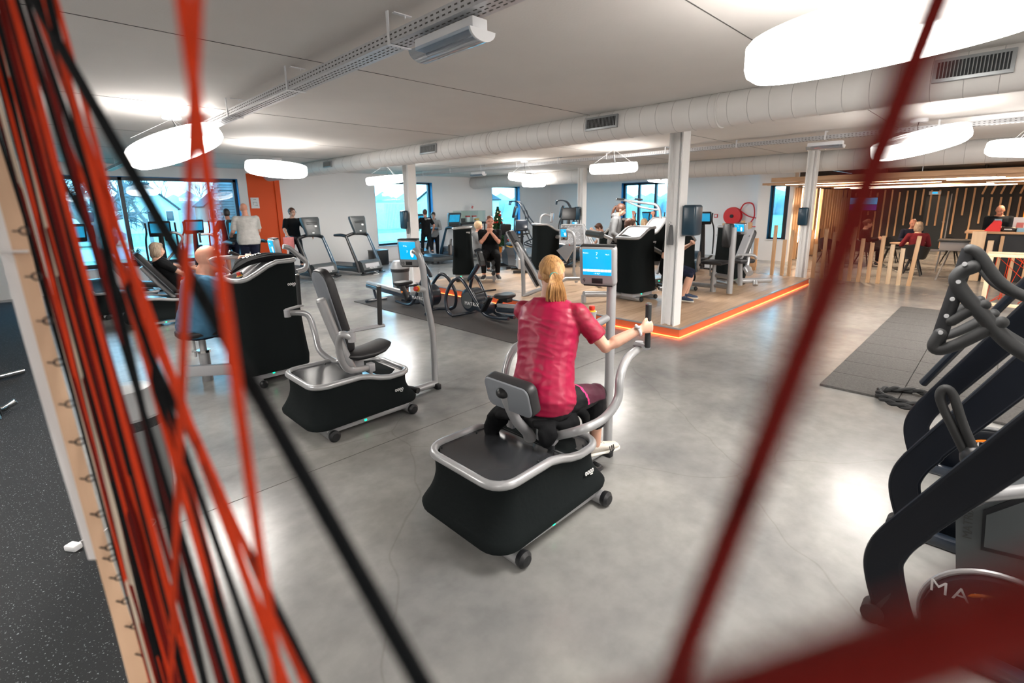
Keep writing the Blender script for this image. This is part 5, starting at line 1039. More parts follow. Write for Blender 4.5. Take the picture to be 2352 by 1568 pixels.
build('mast', G().tube([(0.45, 0, 0.5), (0.4, 0, 1.1)], 0.04, 10), 'blk', t); build('console', G().box((0.38, 0, 1.22), (0.08, 0.34, 0.3), rot=(0, -0.3, 0), bev=0.04), 'navy', t); build('handlebar', G().tube([(0.1, -0.22, 1.1), (0.35, -0.2, 1.02), (0.42, 0, 1.0), (0.35, 0.2, 1.02), (0.1, 0.22, 1.1)], 0.018, 8, 4), 'rub', t)
[build('foot', G().box((fx_, 0, 0.03), (0.08, 0.5, 0.06)), 'blk', t) for fx_ in (-0.2, 0.55)]
t = thing('exercise_bike', 'exercise bike with yellow details in front of the fir tree', 'exercise bike', (10.6, 10.9, 0), R(60))
build('housing', G().prism([(-0.3, 0.1), (0.5, 0.1), (0.6, 0.4), (0.1, 0.6), (-0.2, 0.4)], 'y', -0.12, 0.12), 'navy', t, True, 30); build('seat', G().box((-0.4, 0, 0.75), (0.5, 0.34, 0.08), bev=0.03), 'blk', t); build('stripe', G().box((-0.4, 0, 0.69), (0.42, 0.3, 0.03)), 'yellow', t)
build('mast', G().tube([(0.45, 0, 0.4), (0.5, 0, 1.0)], 0.05, 10), 'blk', t); build('console', G().box((0.5, 0, 1.15), (0.08, 0.36, 0.36), rot=(0, -0.3, 0), bev=0.06), 'blk', t); [build('foot', G().box((fx_, 0, 0.05), (0.08, 0.5, 0.1)), 'blk', t) for fx_ in (-0.5, 0.5)]
# ------------------------------------------------------------------ people
def remesh(name, g, m, parent, vox, it=3, fac=0.5, wr=0.0, wscale=(9, 9, 22), seed=0):
    me = bpy.data.meshes.new('tmp'); me.from_pydata([tuple(v) for v in g.v], [], g.f); me.update()
    bm = bmesh.new(); bm.from_mesh(me)
    bmesh.ops.recalc_face_normals(bm, faces=bm.faces[:]); bm.to_mesh(me); bm.free()
    o = bpy.data.objects.new('tmp', me); COL.objects.link(o)
    a = o.modifiers.new('r', 'REMESH'); a.mode = 'VOXEL'; a.voxel_size = vox; a.use_smooth_shade = True
    b = o.modifiers.new('s', 'SMOOTH'); b.factor = fac; b.iterations = it
    dg = bpy.context.evaluated_depsgraph_get(); nm = bpy.data.meshes.new_from_object(o.evaluated_get(dg)); bpy.data.objects.remove(o); bpy.data.meshes.remove(me)
    if wr:
        N = len(nm.vertices); co = np.empty(N*3); nm.vertices.foreach_get('co', co); co = co.reshape(-1, 3); no = np.array([v.normal[:] for v in nm.vertices])
        off = np.array([noise.noise(Vector((c[0]*wscale[0]+seed, c[1]*wscale[1], c[2]*wscale[2]+0.4*c[0]*wscale[2]))) for c in co])
        off2 = np.array([noise.noise(Vector((c[0]*wscale[0]*2.3, c[1]*wscale[1]*2.3+seed, c[2]*wscale[2]*1.1))) for c in co])
        co = co+no*((1-2*np.abs(off))*wr*0.8+off2*wr*0.5)[:, None]; nm.vertices.foreach_set('co', co.ravel()); nm.update()
    nm.materials.clear()
    for x in (m if isinstance(m, (list, tuple)) else [m]): nm.materials.append(K[x])
    for p in nm.polygons: p.use_smooth = True
    nm.name = name; r = bpy.data.objects.new(name, nm); COL.objects.link(r); r.parent = parent; return r
def ik(a, b, l1, l2, hint):
    d = b-a; L_ = min(d.length, (l1+l2)*0.999); d.normalize(); b = a+d*L_
    x = (l1*l1-l2*l2+L_*L_)/(2*L_); h = math.sqrt(max(0, l1*l1-x*x)); n_ = hint-d*hint.dot(d); n_.normalize(); return a+d*x+n_*h, b
def limb(g, P, rr, n=12):
    g.tube(P, rr, n)
    for p, r in zip(P, rr): g.ell(p, (r, r, r), 10)
def hand(g, w_, d, n_, curl, side, s=1.0, r=0.0088):
    d = d.normalized(); n_ = (n_-d*n_.dot(d)).normalized(); ax = d.cross(n_); sv = ax*-side    # sv points to the thumb side
    palm = w_+d*0.045*s
    m = frameM(palm, d, sv); g.loft([[m @ Vector((x, y*0.040*s*k, z*0.013*s)) for y, z in [(math.cos(q), math.sin(q)) for q in [2*math.pi*j/12 for j in range(12)]]] for x, k in ((-0.05*s, 0.62), (-0.02*s, 0.9), (0.02*s, 1.04), (0.045*s, 0.98))])
    for i, (off, L_) in enumerate(((0.030, 0.92), (0.010, 1.0), (-0.010, 0.95), (-0.029, 0.78))):
        p = palm+d*0.036*s+sv*off*s; P = [palm+sv*off*s*0.8, p]; dd = d.copy()
        for k, sl in enumerate((0.040, 0.026, 0.021)):
            dd = Matrix.Rotation(curl*(1.0 if k else 0.9), 3, ax) @ dd; p = p+dd*sl*L_*s; P.append(p)
        limb(g, P, [r*1.05*s, r*1.05*s, r*s, r*0.95*s, r*0.85*s], 8)
    t0 = palm-d*0.025*s+sv*0.026*s; t1 = t0+(sv*0.85+d*0.55).normalized()*0.036*s; dd = Matrix.Rotation(curl*0.55, 3, ax) @ (d*0.9+sv*(0.45-0.5*min(1, curl)))
    t2 = t1+dd.normalized()*0.032*s; t3 = t2+(dd.normalized()-sv*0.3*curl).normalized()*0.024*s; limb(g, [t0, t1, t2, t3], [r*1.35*s, r*1.2*s, r*1.1*s, r*0.9*s], 8)
def shoe(t, ank, toe, m='shoeK', s=1.0, sole='sole'):
    d = toe-ank; dz = d.z; d.z = 0; d.normalize() if d.length > 1e-6 else None
    sd = Vector((-d.y, d.x, 0)); pitch = max(-0.5, min(0.5, (dz+0.045)*2.5)); up = (Vector((0, 0, 1))-d*pitch*1.0).normalized(); fw = (d+Vector((0, 0, pitch))).normalized()
    o = ank+Vector((0, 0, -0.075*s)); rings = []; sr = []
    for x, w_, h in ((-0.065, 0.020, 0.055), (-0.055, 0.034, 0.088), (-0.01, 0.038, 0.098), (0.045, 0.040, 0.080), (0.10, 0.046, 0.058), (0.15, 0.046, 0.046), (0.19, 0.036, 0.036), (0.205, 0.018, 0.022)):
        rings.append([o+fw*x*s+sd*w_*s*math.cos(a)+up*((0.018+h*0.5)+h*0.5*math.sin(a))*s for a in [2*math.pi*j/14 for j in range(14)]])
        sr.append([o+fw*x*s*1.03+sd*w_*s*1.1*math.cos(a)+up*(0.014+0.016*math.sin(a))*s for a in [2*math.pi*j/14 for j in range(14)]])
    sh = build('shoe', G().loft(rings), m, t, angle=70); build('sole', G().loft(sr), sole, sh, angle=70)
    g = G()
    for k in range(4): x = 0.045+0.022*k; c = o+fw*x*s+up*(0.018+0.092-0.013*k-0.012)*s; g.tube([c-sd*0.024*s, c+up*0.004, c+sd*0.024*s], 0.003*s, 5)
    build('laces', g, sole, sh); return sh, o, fw, sd, up
def person(label, loc, rz=0, H=1.72, pel=None, lean=0.0, side=0.0, twist=0.0, wr=None, an=None, toe=None, hy=0.0, hp=0.0, hr=0.0, el=None, kn=None, bulk=1.0, shirt='blackT', sleeve=0.55, pants='jean', hem=0.93, shoes='shoeK', hair='short', hairm_='darkh', skin='skin', vox=0.0115, curl=0.9, palm=None, hdir=None, glasses=False, hood=False, wrk=0.004, shlo=-0.13, arms_g=1.0, hipw=1.0, face=True, legs=True, spine=None, sk=1.0):
    t = thing('person', label, 'person', loc, rz); S = H/1.72
    V = Vector; pel = V(pel) if pel is not None else V((0, 0, 0.93*S))
    rotl = Matrix.Rotation(lean, 3, 'Y') @ Matrix.Rotation(side, 3, 'X')
    che = pel+rotl @ V((0.0, 0, 0.30*S)); r2 = Matrix.Rotation(lean*1.15, 3, 'Y') @ Matrix.Rotation(side, 3, 'X'); nek = che+r2 @ V((0.0, 0, 0.21*S))
    if spine: che, nek = V(spine[0]), V(spine[1])
    sdv = Matrix.Rotation(twist, 3, 'Z') @ V((0, 1, 0)); sdv = (sdv-(nek-che).normalized()*sdv.dot((nek-che).normalized())).normalized(); hs = V((0, 1, 0))
    HR = Matrix.Rotation(hy, 3, 'Z') @ Matrix.Rotation(hp, 3, 'Y') @ Matrix.Rotation(hr, 3, 'X'); hea = nek+(r2 @ V((0.01, 0, 0.03)))*S + HR @ V((0.032, 0, 0.122))*S
    shL = che+(nek-che)*0.64+sdv*0.185*S*(0.5+0.5*bulk); shR = che+(nek-che)*0.64-sdv*0.185*S*(0.5+0.5*bulk)
    hipL = pel+hs*0.088*S*hipw-V((0, 0, 0.02)); hipR = pel-hs*0.088*S*hipw-V((0, 0, 0.02))
    wr = wr or ((0.05, 0.27*S, 0.80*S), (0.05, -0.27*S, 0.80*S)); an = an or ((0, 0.1, 0.085), (0, -0.1, 0.085)); toe = toe or ((0.15, 0.03, -0.05), (0.15, -0.03, -0.05))
    el = el or ((-0.5, 0.5, -0.6), (-0.5, -0.5, -0.6)); kn = kn or ((1, 0.15, 0.3), (1, -0.15, 0.3))
    eL, wL = ik(shL, V(wr[0]), 0.285*S, 0.255*S, V(el[0])); eR, wR = ik(shR, V(wr[1]), 0.285*S, 0.255*S, V(el[1]))
    kL, aL = ik(hipL, V(an[0]), 0.42*S, 0.42*S, V(kn[0])); kR, aR = ik(hipR, V(an[1]), 0.42*S, 0.42*S, V(kn[1]))
    b = bulk
    def torso(g, e, lo=-0.16, hi=1.0, flare=0.0):
        l2 = max(lo+0.05, -0.04) if lo > -0.09 else -0.04
        rings = []; up0 = (che-pel).normalized()
        pts = [(pel+V((0, 0, lo))*S*(1 if lo < -0.1 else 1), (0.150 if e > 0 else 0.10)*hipw+flare, (0.115 if e > 0 else 0.085)+flare), (pel+V((0, 0, l2))*S, (0.172 if e > 0 else 0.15)*hipw+flare, (0.128 if e > 0 else 0.11)+flare*.6), (pel.lerp(che, 0.28), 0.162, 0.122), (pel.lerp(che, 0.6), 0.150, 0.113), (che, 0.163, 0.118), (che.lerp(nek, 0.4), 0.172, 0.116), (che.lerp(nek, 0.72), 0.160, 0.098), (che.lerp(nek, 0.95), 0.100, 0.074), (nek, 0.062, 0.060)]
        for i, (c, a, d_) in enumerate(pts):
            if i/8 > hi+1e-6: break
            q = i/8; s_ = (hs*(1-q)+sdv*q).normalized(); tn = (pts[min(i+1, 8)][0]-pts[max(i-1, 0)][0]).normalized(); s_ = (s_-tn*s_.dot(tn)).normalized(); f_ = s_.cross(tn)
            bb = b if i < 7 else 1+(b-1)*0.4
            rings.append([c+s_*(a*S*bb+e)*math.cos(w0)*abs(math.cos(w0))**-0.12*1.0 + f_*(d_*S*bb+e)*math.sin(w0) if abs(math.cos(w0)) > 1e-3 else c+f_*(d_*S*bb+e)*math.sin(w0) for w0 in [2*math.pi*j/22 for j in range(22)]])
        g.loft(rings)
    def arms(g, e, f0=0.0, f1=2.0, hands=False):
        for sh, e_, w_, sg, idx in ((shL, eL, wL, 1, 0), (shR, eR, wR, -1, 1)):
            P = [sh.lerp(nek, 0.25)-V((0, 0, 0.02)), sh, sh.lerp(e_, 0.5), e_, e_.lerp(w_, 0.3), e_.lerp(w_, 0.7), w_]; rr = [0.050, 0.056, 0.049, 0.041, 0.042, 0.034, 0.026]
            rr = [(r*S*(0.6+0.4*b)*arms_g)+e for r in rr]; tt = [-.2, 0, 0.5, 1, 1.3, 1.7, 2.0]
            Q = []; RQ = []
            for i in range(len(P)):
                if tt[i] <= f1+1e-6: Q.append(P[i]); RQ.append(rr[i])
                else:
                    k = (f1-tt[i-1])/(tt[i]-tt[i-1]); Q.append(P[i-1].lerp(P[i], k)); RQ.append(rr[i-1]*(1-k)+rr[i]*k+0.006); break
            g.tube(Q, RQ, 14); 
            for p, r in zip(Q[:-1], RQ[:-1]): g.ell(p, (r, r, r), 12)
            if hands:
                d = (V(hdir[idx]) if hdir else (w_-e_)).normalized(); n_ = V(palm[idx]) if palm else sdv*-sg
                hand(g, w_, d, n_, curl, sg, S*1.02)
    def legsg(g, e, f1=2.0, belly=True):
        for hp_, k_, a_, sg in ((hipL, kL, aL, 1), (hipR, kR, aR, -1)):
            P = [hp_, hp_.lerp(k_, 0.35), hp_.lerp(k_, 0.75), k_, k_.lerp(a_, 0.28), k_.lerp(a_, 0.7), a_]; rr = [0.093, 0.086, 0.066, 0.056, 0.057, 0.040, 0.034]; tt = [0, .35, .75, 1, 1.28, 1.7, 2]
            rr = [r*S*(0.55+0.45*b)+e for r in rr]; Q = []; RQ = []
            for i in range(len(P)):
                if tt[i] <= f1+1e-6: Q.append(P[i]); RQ.append(rr[i])
                else:
                    k = (f1-tt[i-1])/(tt[i]-tt[i-1]); Q.append(P[i-1].lerp(P[i], k)); RQ.append(rr[i-1]*(1-k)+rr[i]*k+0.004); break
            g.tube(Q, RQ, 14)
            for p, r in zip(Q[:-1], RQ[:-1]): g.ell(p, (r, r, r), 12)
    # body: one continuous surface
    g = G(); torso(g, -0.006); arms(g, 0, hands=True)
    if legs: legsg(g, 0); [limb(g, [a_, a_+V((0.03, 0, -0.03)), a_+V((0.10, 0, -0.045))], [0.034*S, 0.032*S, 0.022*S]) for a_ in (aL, aR)]
    hS = S*sk
    def HP(x, y, z): return hea+HR @ (V((x, y, z))*hS)
    Hm = HR
    limb(g, [nek-V((0, 0, 0.04)), nek.lerp(HP(-0.02, 0, -0.05), 0.5), HP(-0.02, 0, -0.045)], [0.066*hS*(.7+.3*b), 0.057*hS*(.6+.4*b), 0.056*hS], 14)
    g.ell(HP(-0.012, 0, 0.028), (0.097*hS, 0.077*hS, 0.093*hS), 20, Hm); g.ell(HP(0.022, 0, -0.040), (0.066*hS, 0.058*hS*(.8+.2*b), 0.075*hS), 16, Hm); g.ell(HP(0.060, 0, -0.088), (0.022*hS, 0.026*hS, 0.020*hS), 10, Hm)
    g.ell(HP(0.062, 0, 0.030), (0.026*hS, 0.052*hS, 0.018*hS), 10, Hm)
    g.tube([HP(0.078, 0, 0.022), HP(0.098, 0, -0.010), HP(0.108, 0, -0.026), HP(0.085, 0, -0.034)], [0.008*hS, 0.011*hS, 0.014*hS, 0.010*hS], 8)
    for s in (-1, 1):
        g.ell(HP(-0.004, s*0.078, -0.004), (0.019*hS, 0.010*hS, 0.031*hS), 10, Hm); g.ell(HP(0.055, s*0.038, -0.022), (0.026*hS, 0.024*hS, 0.022*hS), 8, Hm)
    g.ell(HP(0.083, 0, -0.056), (0.014*hS, 0.026*hS, 0.012*hS), 8, Hm)
    body = remesh('body', g, skin, t, vox, 3, 0.5)
    if face:
        e = G(); ir = G(); br = G()
        for s in (-1, 1):
            e.ell(HP(0.0775, s*0.031, 0.003), (0.0085*hS, 0.0115*hS, 0.0045*hS), 10, Hm); ir.ell(HP(0.0845, s*0.031, 0.003), (0.003*hS, 0.0048*hS, 0.0042*hS), 8, Hm); br.tube([HP(0.088, s*0.016, 0.024), HP(0.088, s*0.034, 0.030), HP(0.078, s*0.052, 0.024)], 0.0035*hS, 5)
        build('eyes', e, 'eye', t); build('irises', ir, 'iris', t); build('eyebrows', br, hairm_ if hair != 'bald' else 'redh', t); build('mouth', G().ell(HP(0.095, 0, -0.057), (0.006*hS, 0.022*hS, 0.006*hS), 10, Hm), 'lips', t)
    if glasses:
        gg = G()
        for s in (-1, 1): gg.tube([HP(0.10, s*0.034+0.022*math.cos(a), 0.003+0.017*math.sin(a)) for a in [2*math.pi*j/12 for j in range(12)]], 0.002*hS, 5, closed=True).tube([HP(0.10, s*0.056, 0.006), HP(0.0, s*0.085, 0.008)], 0.002*hS, 5)
        build('glasses', gg, 'blk', t)
    g = G(); torso(g, 0.012, lo=shlo, hi=0.875, flare=0.008); arms(g, 0.013, f1=sleeve)
    if hood: g.ell(nek-HR @ V((0.055, 0, -0.0)), (0.075, 0.12, 0.055), 12); g.tube([nek+V((0.02, 0.09, 0.0)), nek+V((0.07, 0, -0.02)), nek+V((0.02, -0.09, 0))], 0.028, 8, 4)
    sh = remesh('shirt', g, shirt, t, vox*1.05, 5, 0.6, wrk, seed=len(label))
    if hood: build('drawstrings', G().tube([nek+V((0.10, 0.03, -0.04)), nek+V((0.135, 0.035, -0.2))], 0.004, 5).tube([nek+V((0.10, -0.03, -0.04)), nek+V((0.135, -0.035, -0.2))], 0.004, 5), 'blackT', sh)
    if legs:
        g = G(); legsg(g, 0.011, f1=hem*2)
        rings = []
        for z, a, d_ in ((-0.16, 0.12, 0.11), (-0.08, 0.165, 0.125), (0.0, 0.172, 0.128), (0.10, 0.16, 0.12)):
            c = pel+V((0, 0, z*S)) if z < 0.05 else pel.lerp(che, z/0.3); rings.append([c+V((d_*S*b*math.sin(w0), a*S*b*hipw*math.cos(w0), 0)) for w0 in [2*math.pi*j/20 for j in range(20)]])
        g.loft(rings); remesh('trousers', g, pants, t, vox*1.05, 4, 0.6, wrk*0.7, seed=3)
        for a_, tv in ((aL, toe[0]), (aR, toe[1])): shoe(t, a_, a_+V(tv), shoes, S*0.98*(1 if H > 1.65 else .95))
    # hair
    g = G(); hn = 'hair'
    if hair in ('short', 'pony', 'bob', 'curly', 'shaved', 'bun'):
        ex = dict(shaved=1.025, short=1.09, curly=1.22).get(hair, 1.075)
        g.ell(HP(-0.022, 0, 0.040), (0.094*hS*ex, 0.079*hS*ex, 0.091*hS*ex), 22, Hm); g.ell(HP(-0.045, 0, -0.005), (0.066*hS*ex, 0.072*hS*ex, 0.07*hS*ex), 16, Hm)
        if hair in ('short', 'curly'): g.ell(HP(0.035, 0, 0.098), (0.05*hS, 0.06*hS, 0.03*hS), 12, Hm)
        if hair == 'bob':
            for s in (-1, 1): g.ell(HP(-0.02, s*0.068, -0.045), (0.060*hS, 0.030*hS, 0.085*hS), 12, Hm)
            g.ell(HP(-0.065, 0, -0.06), (0.045*hS, 0.08*hS, 0.09*hS), 12, Hm); g.ell(HP(0.02, 0, 0.095), (0.06*hS, 0.07*hS, 0.035*hS), 12, Hm)
        if hair == 'pony': g.tube([HP(-0.09, 0, 0.03), HP(-0.14, 0, 0.02), HP(-0.155, 0, -0.06), HP(-0.14, 0, -0.16), HP(-0.125, 0, -0.25)], [0.02, 0.026, 0.03, 0.024, 0.008], 12, 5)
        if hair == 'bun': g.ell(HP(-0.11, 0, 0.03), (0.045, 0.045, 0.045), 12, Hm); 
        if hair == 'long': pass
        h = remesh('hair', g, hairm_, t, min(vox, 0.009), 3, 0.5, 0.004 if hair != 'shaved' else 0.0, (40, 40, 12) if hair != 'curly' else (40, 40, 40), 5)
        if hair in ('pony', 'bun'): build('hair_tie', G().tube([HP(-0.108+0.0*math.cos(a), 0.022*math.cos(a), 0.028+0.022*math.sin(a)) for a in [2*math.pi*j/12 for j in range(12)]], 0.006, 6, closed=True), 'blk', h)
    t['dbg'] = 0; del t['dbg']
    return t, dict(hea=hea, HR=HR, HP=HP, nek=nek, che=che, shL=shL, shR=shR, eR=eR, wR=wR, eL=eL, wL=wL, kR=kR, kL=kL, aR=aR, aL=aL, hipR=hipR, hipL=hipL, S=S, sdv=sdv)
# ---- the woman on machine 9
loc = Vector((2.18, 1.97, 0))
def L9(x, y, Y): return tuple(PY(x, y, Y)-loc)
t, J = person('woman in a raspberry shirt with a blonde ponytail, pulling the handle of the nearest machine', loc, R(0), H=1.66, pel=(0.0, 0.0, 0.70), spine=(tuple(PY(1258, 778, 2.03)-loc), tuple(PY(1266, 682, 2.06)-loc)), twist=R(12), hy=R(50), hp=R(8), bulk=1.26, hipw=1.04,
    wr=(L9(1300, 742, 2.36), tuple(PY(1490, 748, 1.56)-loc-Vector((0.85, -0.5, 0.12)).normalized()*0.078-Vector((0.5, 0.85, 0)).normalized()*0.030)), el=((0.3, 0.4, -1), (0.0, -0.2, -1)), an=((0.60, 0.25, 0.16), tuple(PY(1367, 1022, 1.86)-loc)), toe=((0.15, 0.02, -0.02), (0.15, -0.06, -0.03)),
    hdir=((1, 0, 0.1), (0.85, -0.5, 0.12)), palm=((0, -1, 0), (0.5, 0.85, 0.0)), curl=1.25, shirt='magenta', sleeve=0.72, pants='legging', hem=0.80, shoes='shoeW', hair='none', vox=0.0065, shlo=-0.055, wrk=0.005, face=True, kn=((1, 0.1, 0.5), (1, -0.15, 0.5)), sk=1.05, arms_g=0.92)
for ch in t.children:
    if ch.name.startswith('shirt'):
        ch.data.materials.append(K['magenta2']); nek = J['nek']; sh = J['shR']; er = J['eR']
        for p in ch.data.polygons:
            c = p.center
            for s_, e_ in ((J['shR'], J['eR']), (J['shL'], J['eL'])):
                d = e_-s_; q = (c-s_).dot(d)/d.dot(d); dist = (c-(s_+d*max(-0.3, min(1, q)))).length
                if dist < 0.085 and q > -0.12 or (c-s_).length < 0.085: p.material_index = 1
    if ch.name.startswith('trousers'):
        ch.data.materials.append(K['wine']); ch.data.materials.append(K['pink'])
        for p in ch.data.polygons:
            c = p.center
            for s_, e_, sg in ((J['hipR'], J['kR'], -1), (J['hipL'], J['kL'], 1)):
                d = e_-s_; q = (c-s_).dot(d)/d.dot(d); dd_ = c-(s_+d*q)
                if dd_.length < 0.13 and sg*dd_.y > -0.02 and dd_.z > -0.02 and (c-s_).y*sg > -0.05:
                    if q+0.9*dd_.z > 0.60 and q < 1.05: p.material_index = 1
                    if 0.555 < q+0.9*dd_.z < 0.60: p.material_index = 2
HP = J['HP']; HRm = J['HR']; rn = random.Random(12)
tie = HP(-0.110, -0.0, -0.012); cap = G(); hS = J['S']*1.05
cap.ell(HP(-0.016, 0, 0.036), (0.098*hS, 0.081*hS, 0.092*hS), 22, HRm); cap.ell(HP(-0.05, 0, -0.0), (0.058*hS, 0.070*hS, 0.068*hS), 16, HRm)
hh = remesh('hair', cap, 'blond', t, 0.006, 3, 0.5)
st_ = G()
for i in range(330):
    # strands combed back from the hairline to the tie
    th = rn.uniform(-1.75, 1.75); ph = rn.uniform(-0.10, 1.0)
    y = math.sin(th); z0 = math.cos(th)
    a = Vector((0.055-0.10*(1-max(0, z0))+rn.uniform(-.05, .012), 0.083*y*1.0, 0.036+0.094*z0*1.02)) if z0 > -0.1 else Vector((-0.02+rn.uniform(-.03, .02), 0.078*y, -0.02+0.05*z0))
    P = []
    for k in range(9):
        q = k/8; p = a.lerp(Vector((-0.112, 0, -0.012)), q); c = Vector((-0.020, 0, 0.022)); d = p-c; e2 = math.sqrt((d.x/0.101)**2+(d.y/0.083)**2+(d.z/0.098)**2); f = 1.012+0.02*rn.random()*0.6
        if e2 > 1e-3 and q < 0.97: d = d*(f/e2)*(1 if q < .8 else 1+(q-.8)*1.0*(0.16))
        p = c+d if q < 0.97 else Vector((-0.113, rn.uniform(-.012, .012), -0.012+rn.uniform(-.012, .012))); P.append(HP(*p))
    st_.tube(P, [0.0016]+[0.0029]*7+[0.0018], 4)
build('hair_strands', st_, 'blond', hh, angle=80)['kind'] = 'stuff'
st_ = G()
for i in range(170):
    o = Vector((rn.gauss(0, 1), rn.gauss(0, 1), 0)); o = o*min(1, 1.6/max(0.1, o.length))
    sway = rn.uniform(-.4, 1); L_ = rn.uniform(0.75, 1.05)
    P = [HP(-0.105, 0.008*o.x, -0.012+0.008*o.y), HP(-0.140, 0.018*o.x-0.004, -0.020+0.014*o.y)]
    for k, (bx, by, bz, sp) in enumerate(((-0.150, -0.010, -0.070, 0.030), (-0.140, -0.018, -0.130, 0.034), (-0.125, -0.026, -0.190, 0.030), (-0.115, -0.038, -0.235, 0.022))):
        q = L_ if k > 1 else 1; P.append(HP(bx+sp*0.55*o.y+rn.uniform(-.003, .003), by*sway+sp*o.x, bz*q-0.01))
    st_.tube(P, [0.003, 0.0042, 0.0042, 0.004, 0.0035, 0.0012], 4, 3)
build('ponytail', st_, 'blond', hh, angle=80); build('hair_tie', G().tube([HP(-0.122, 0.021*math.cos(a), -0.014+0.021*math.sin(a)) for a in [2*math.pi*j/14 for j in range(14)]], 0.0085, 7, closed=True), 'teal', hh)
wd = (J['wR']-J['eR']).normalized(); wc = J['wR']-wd*0.012; o1 = wd.orthogonal().normalized(); o2 = wd.cross(o1)
wt = build('wristwatch', G().tube([wc+o1*0.033*math.cos(a)+o2*0.030*math.sin(a) for a in [2*math.pi*j/20 for j in range(20)]], 0.0085, 8, closed=True), 'white2', t); build('watch_case', G().ell(wc+o2*0.033*1.0+o1*0.008, (0.018, 0.018, 0.010), 12), 'silver2', wt); 
for ch in t.children:
    if ch.name.startswith('shoe'):
        g = G(); v = [c for c in ch.data.vertices]; 
        xs = [x.co for x in v]; cx = sum((c for c in xs), Vector())/len(xs); mn = min(c.y for c in xs)
        for k in range(3): g.tube([Vector((cx.x-0.03+0.022*k, mn+0.004, cx.z-0.028)), Vector((cx.x-0.016+0.022*k, mn-0.001, cx.z-0.005)), Vector((cx.x-0.004+0.022*k, mn+0.014, cx.z+0.022))], 0.004, 5)
        build('side_stripes', g, 'blk', ch)
# jacket on the seat
g = G()
g.ell((2.04, 2.10, 0.615), (.13, .13, .035), 12); g.ell((2.20, 1.86, 0.60), (.22, .09, .04), 12)
g.ell((1.99, 2.18, 0.56), (.09, .05, .08), 12); g.ell((1.955, 2.20, 0.50), (.065, .035, .085), 12); g.ell((1.95, 2.19, 0.435), (.032, .02, .05), 10)
g.tube([(2.05, 1.82, 0.61), (2.03, 1.79, 0.565), (2.03, 1.785, 0.52), (2.05, 1.785, 0.485)], [0.05, 0.06, 0.06, 0.03], 10, 4, flat=0.4)
g.tube([(2.2, 1.81, 0.61), (2.19, 1.775, 0.57), (2.18, 1.77, 0.54)], [0.09, 0.10, 0.06], 10, 4, flat=0.35)
g.tube([(2.34, 1.80, 0.62), (2.36, 1.765, 0.58), (2.37, 1.76, 0.52), (2.36, 1.765, 0.47)], [0.04, 0.045, 0.03, 0.012], 10, 4, flat=0.6)
tag(remesh('jacket', g, 'blackT', None, 0.010, 4, 0.5, 0.008, (11, 11, 11)), 'black jacket draped over the seat under the woman in raspberry', 'jacket')
# ---- everyone else
def at(loc_, p, rz): return tuple(Matrix.Rotation(-rz, 3, 'Z') @ (Vector(p)-Vector(loc_)))
l_ = (1.30, 6.36, 0)
person('bald heavy man in a blue shirt, seated at the tall machine with the towel', l_, R(-8), H=1.84, sk=1.22, pel=(-0.02, 0, 0.66), lean=0.20, bulk=1.58, hipw=1.0, hy=R(-4), hp=0.1, wr=(at(l_, PY(560, 600, 6.5), R(-8)), at(l_, PY(545, 605, 6.15), R(-8))), el=((0.1, 0.4, -1), (0.1, -0.4, -1)), an=((0.42, 0.2, 0.09), (0.46, -0.2, 0.09)), curl=1.2, hdir=((0.5, 0, 1), (0.5, 0, 1)), palm=((1, 0, -.3), (1, 0, -.3)), shirt='blueT', sleeve=0.8, pants='navyT', hem=0.52, shoes='shoeK', hair='bald', skin='skinR', vox=0.010, wrk=0.008)
l_ = tuple(Vector(rc.location)+Vector((0.32, 0, 0)))
person('woman with ash blonde bobbed hair in a black shirt, lying back in the reclining machine', l_, 0, H=1.68, pel=(-0.02, 0, 0.66), lean=-0.48, hy=0, hp=0.1, wr=((0.42, 0.30, 0.82), (0.22, -0.24, 0.72)), an=((0.75, 0.12, 0.35), (0.75, -0.12, 0.35)), toe=((0.1, 0.02, 0.1), (0.1, -0.02, 0.1)), curl=0.6, shirt='blackT', sleeve=0.8, pants='jean', hair='bob', hairm_='blondash')
person('balding man in a pale grey t-shirt running on the treadmill, seen from behind', (3.80, 12.75, 0.24), R(93), H=1.80, lean=0.06, bulk=1.32, wr=((0.36, 0.26, 1.06), (0.34, -0.28, 1.02)), el=((-0.8, 0.35, -0.8), (-0.8, -0.35, -0.8)), an=((0.12, 0.1, 0.085), (-0.2, -0.1, 0.16)), shirt='greyT', sleeve=0.85, pants='navyT', hem=0.55, hair='bald', skin='skinR', hp=0.1, wrk=0.006)
person('dark-haired man in a navy t-shirt, half hidden by the man in pale grey', (3.72, 13.9, 0.2), R(85), H=1.72, lean=0.08, wr=((0.35, 0.26, 1.05), (0.3, -0.26, 1.0)), shirt='navyT', sleeve=0.8, pants='navyT', hem=0.55, hair='shaved', hairm_='darkh', skin='skinR', hp=0.15)
person('woman in a black t-shirt with tied brown hair walking on the treadmill, facing us', (5.30, 13.95, 0.25), R(-85), H=1.66, wr=((0.30, 0.34, 0.92), (0.28, -0.30, 0.92)), an=((0.1, 0.1, 0.085), (-0.15, -0.1, 0.1)), shirt='blackT', sleeve=0.85, pants='jean', hair='bun', hairm_='brownh', glasses=True, hy=R(12), bulk=1.05, curl=0.5)
person('woman in black with a white print on her back at the second window', (9.93, 14.35, 0.2), R(80), H=1.60, side=0.0, wr=((0.38, 0.30, 1.0), (0.1, -0.3, 0.85)), an=((0.15, 0.1, 0.085), (-0.28, -0.08, 0.16)), shirt='blackT', sleeve=0.8, pants='jean', hair='bun', hairm_='brownh', skin='skinR', curl=0.6)
pw = [o for o in COL.objects if o.name.startswith('person') and 'white print' in o.get('label', '')][0]
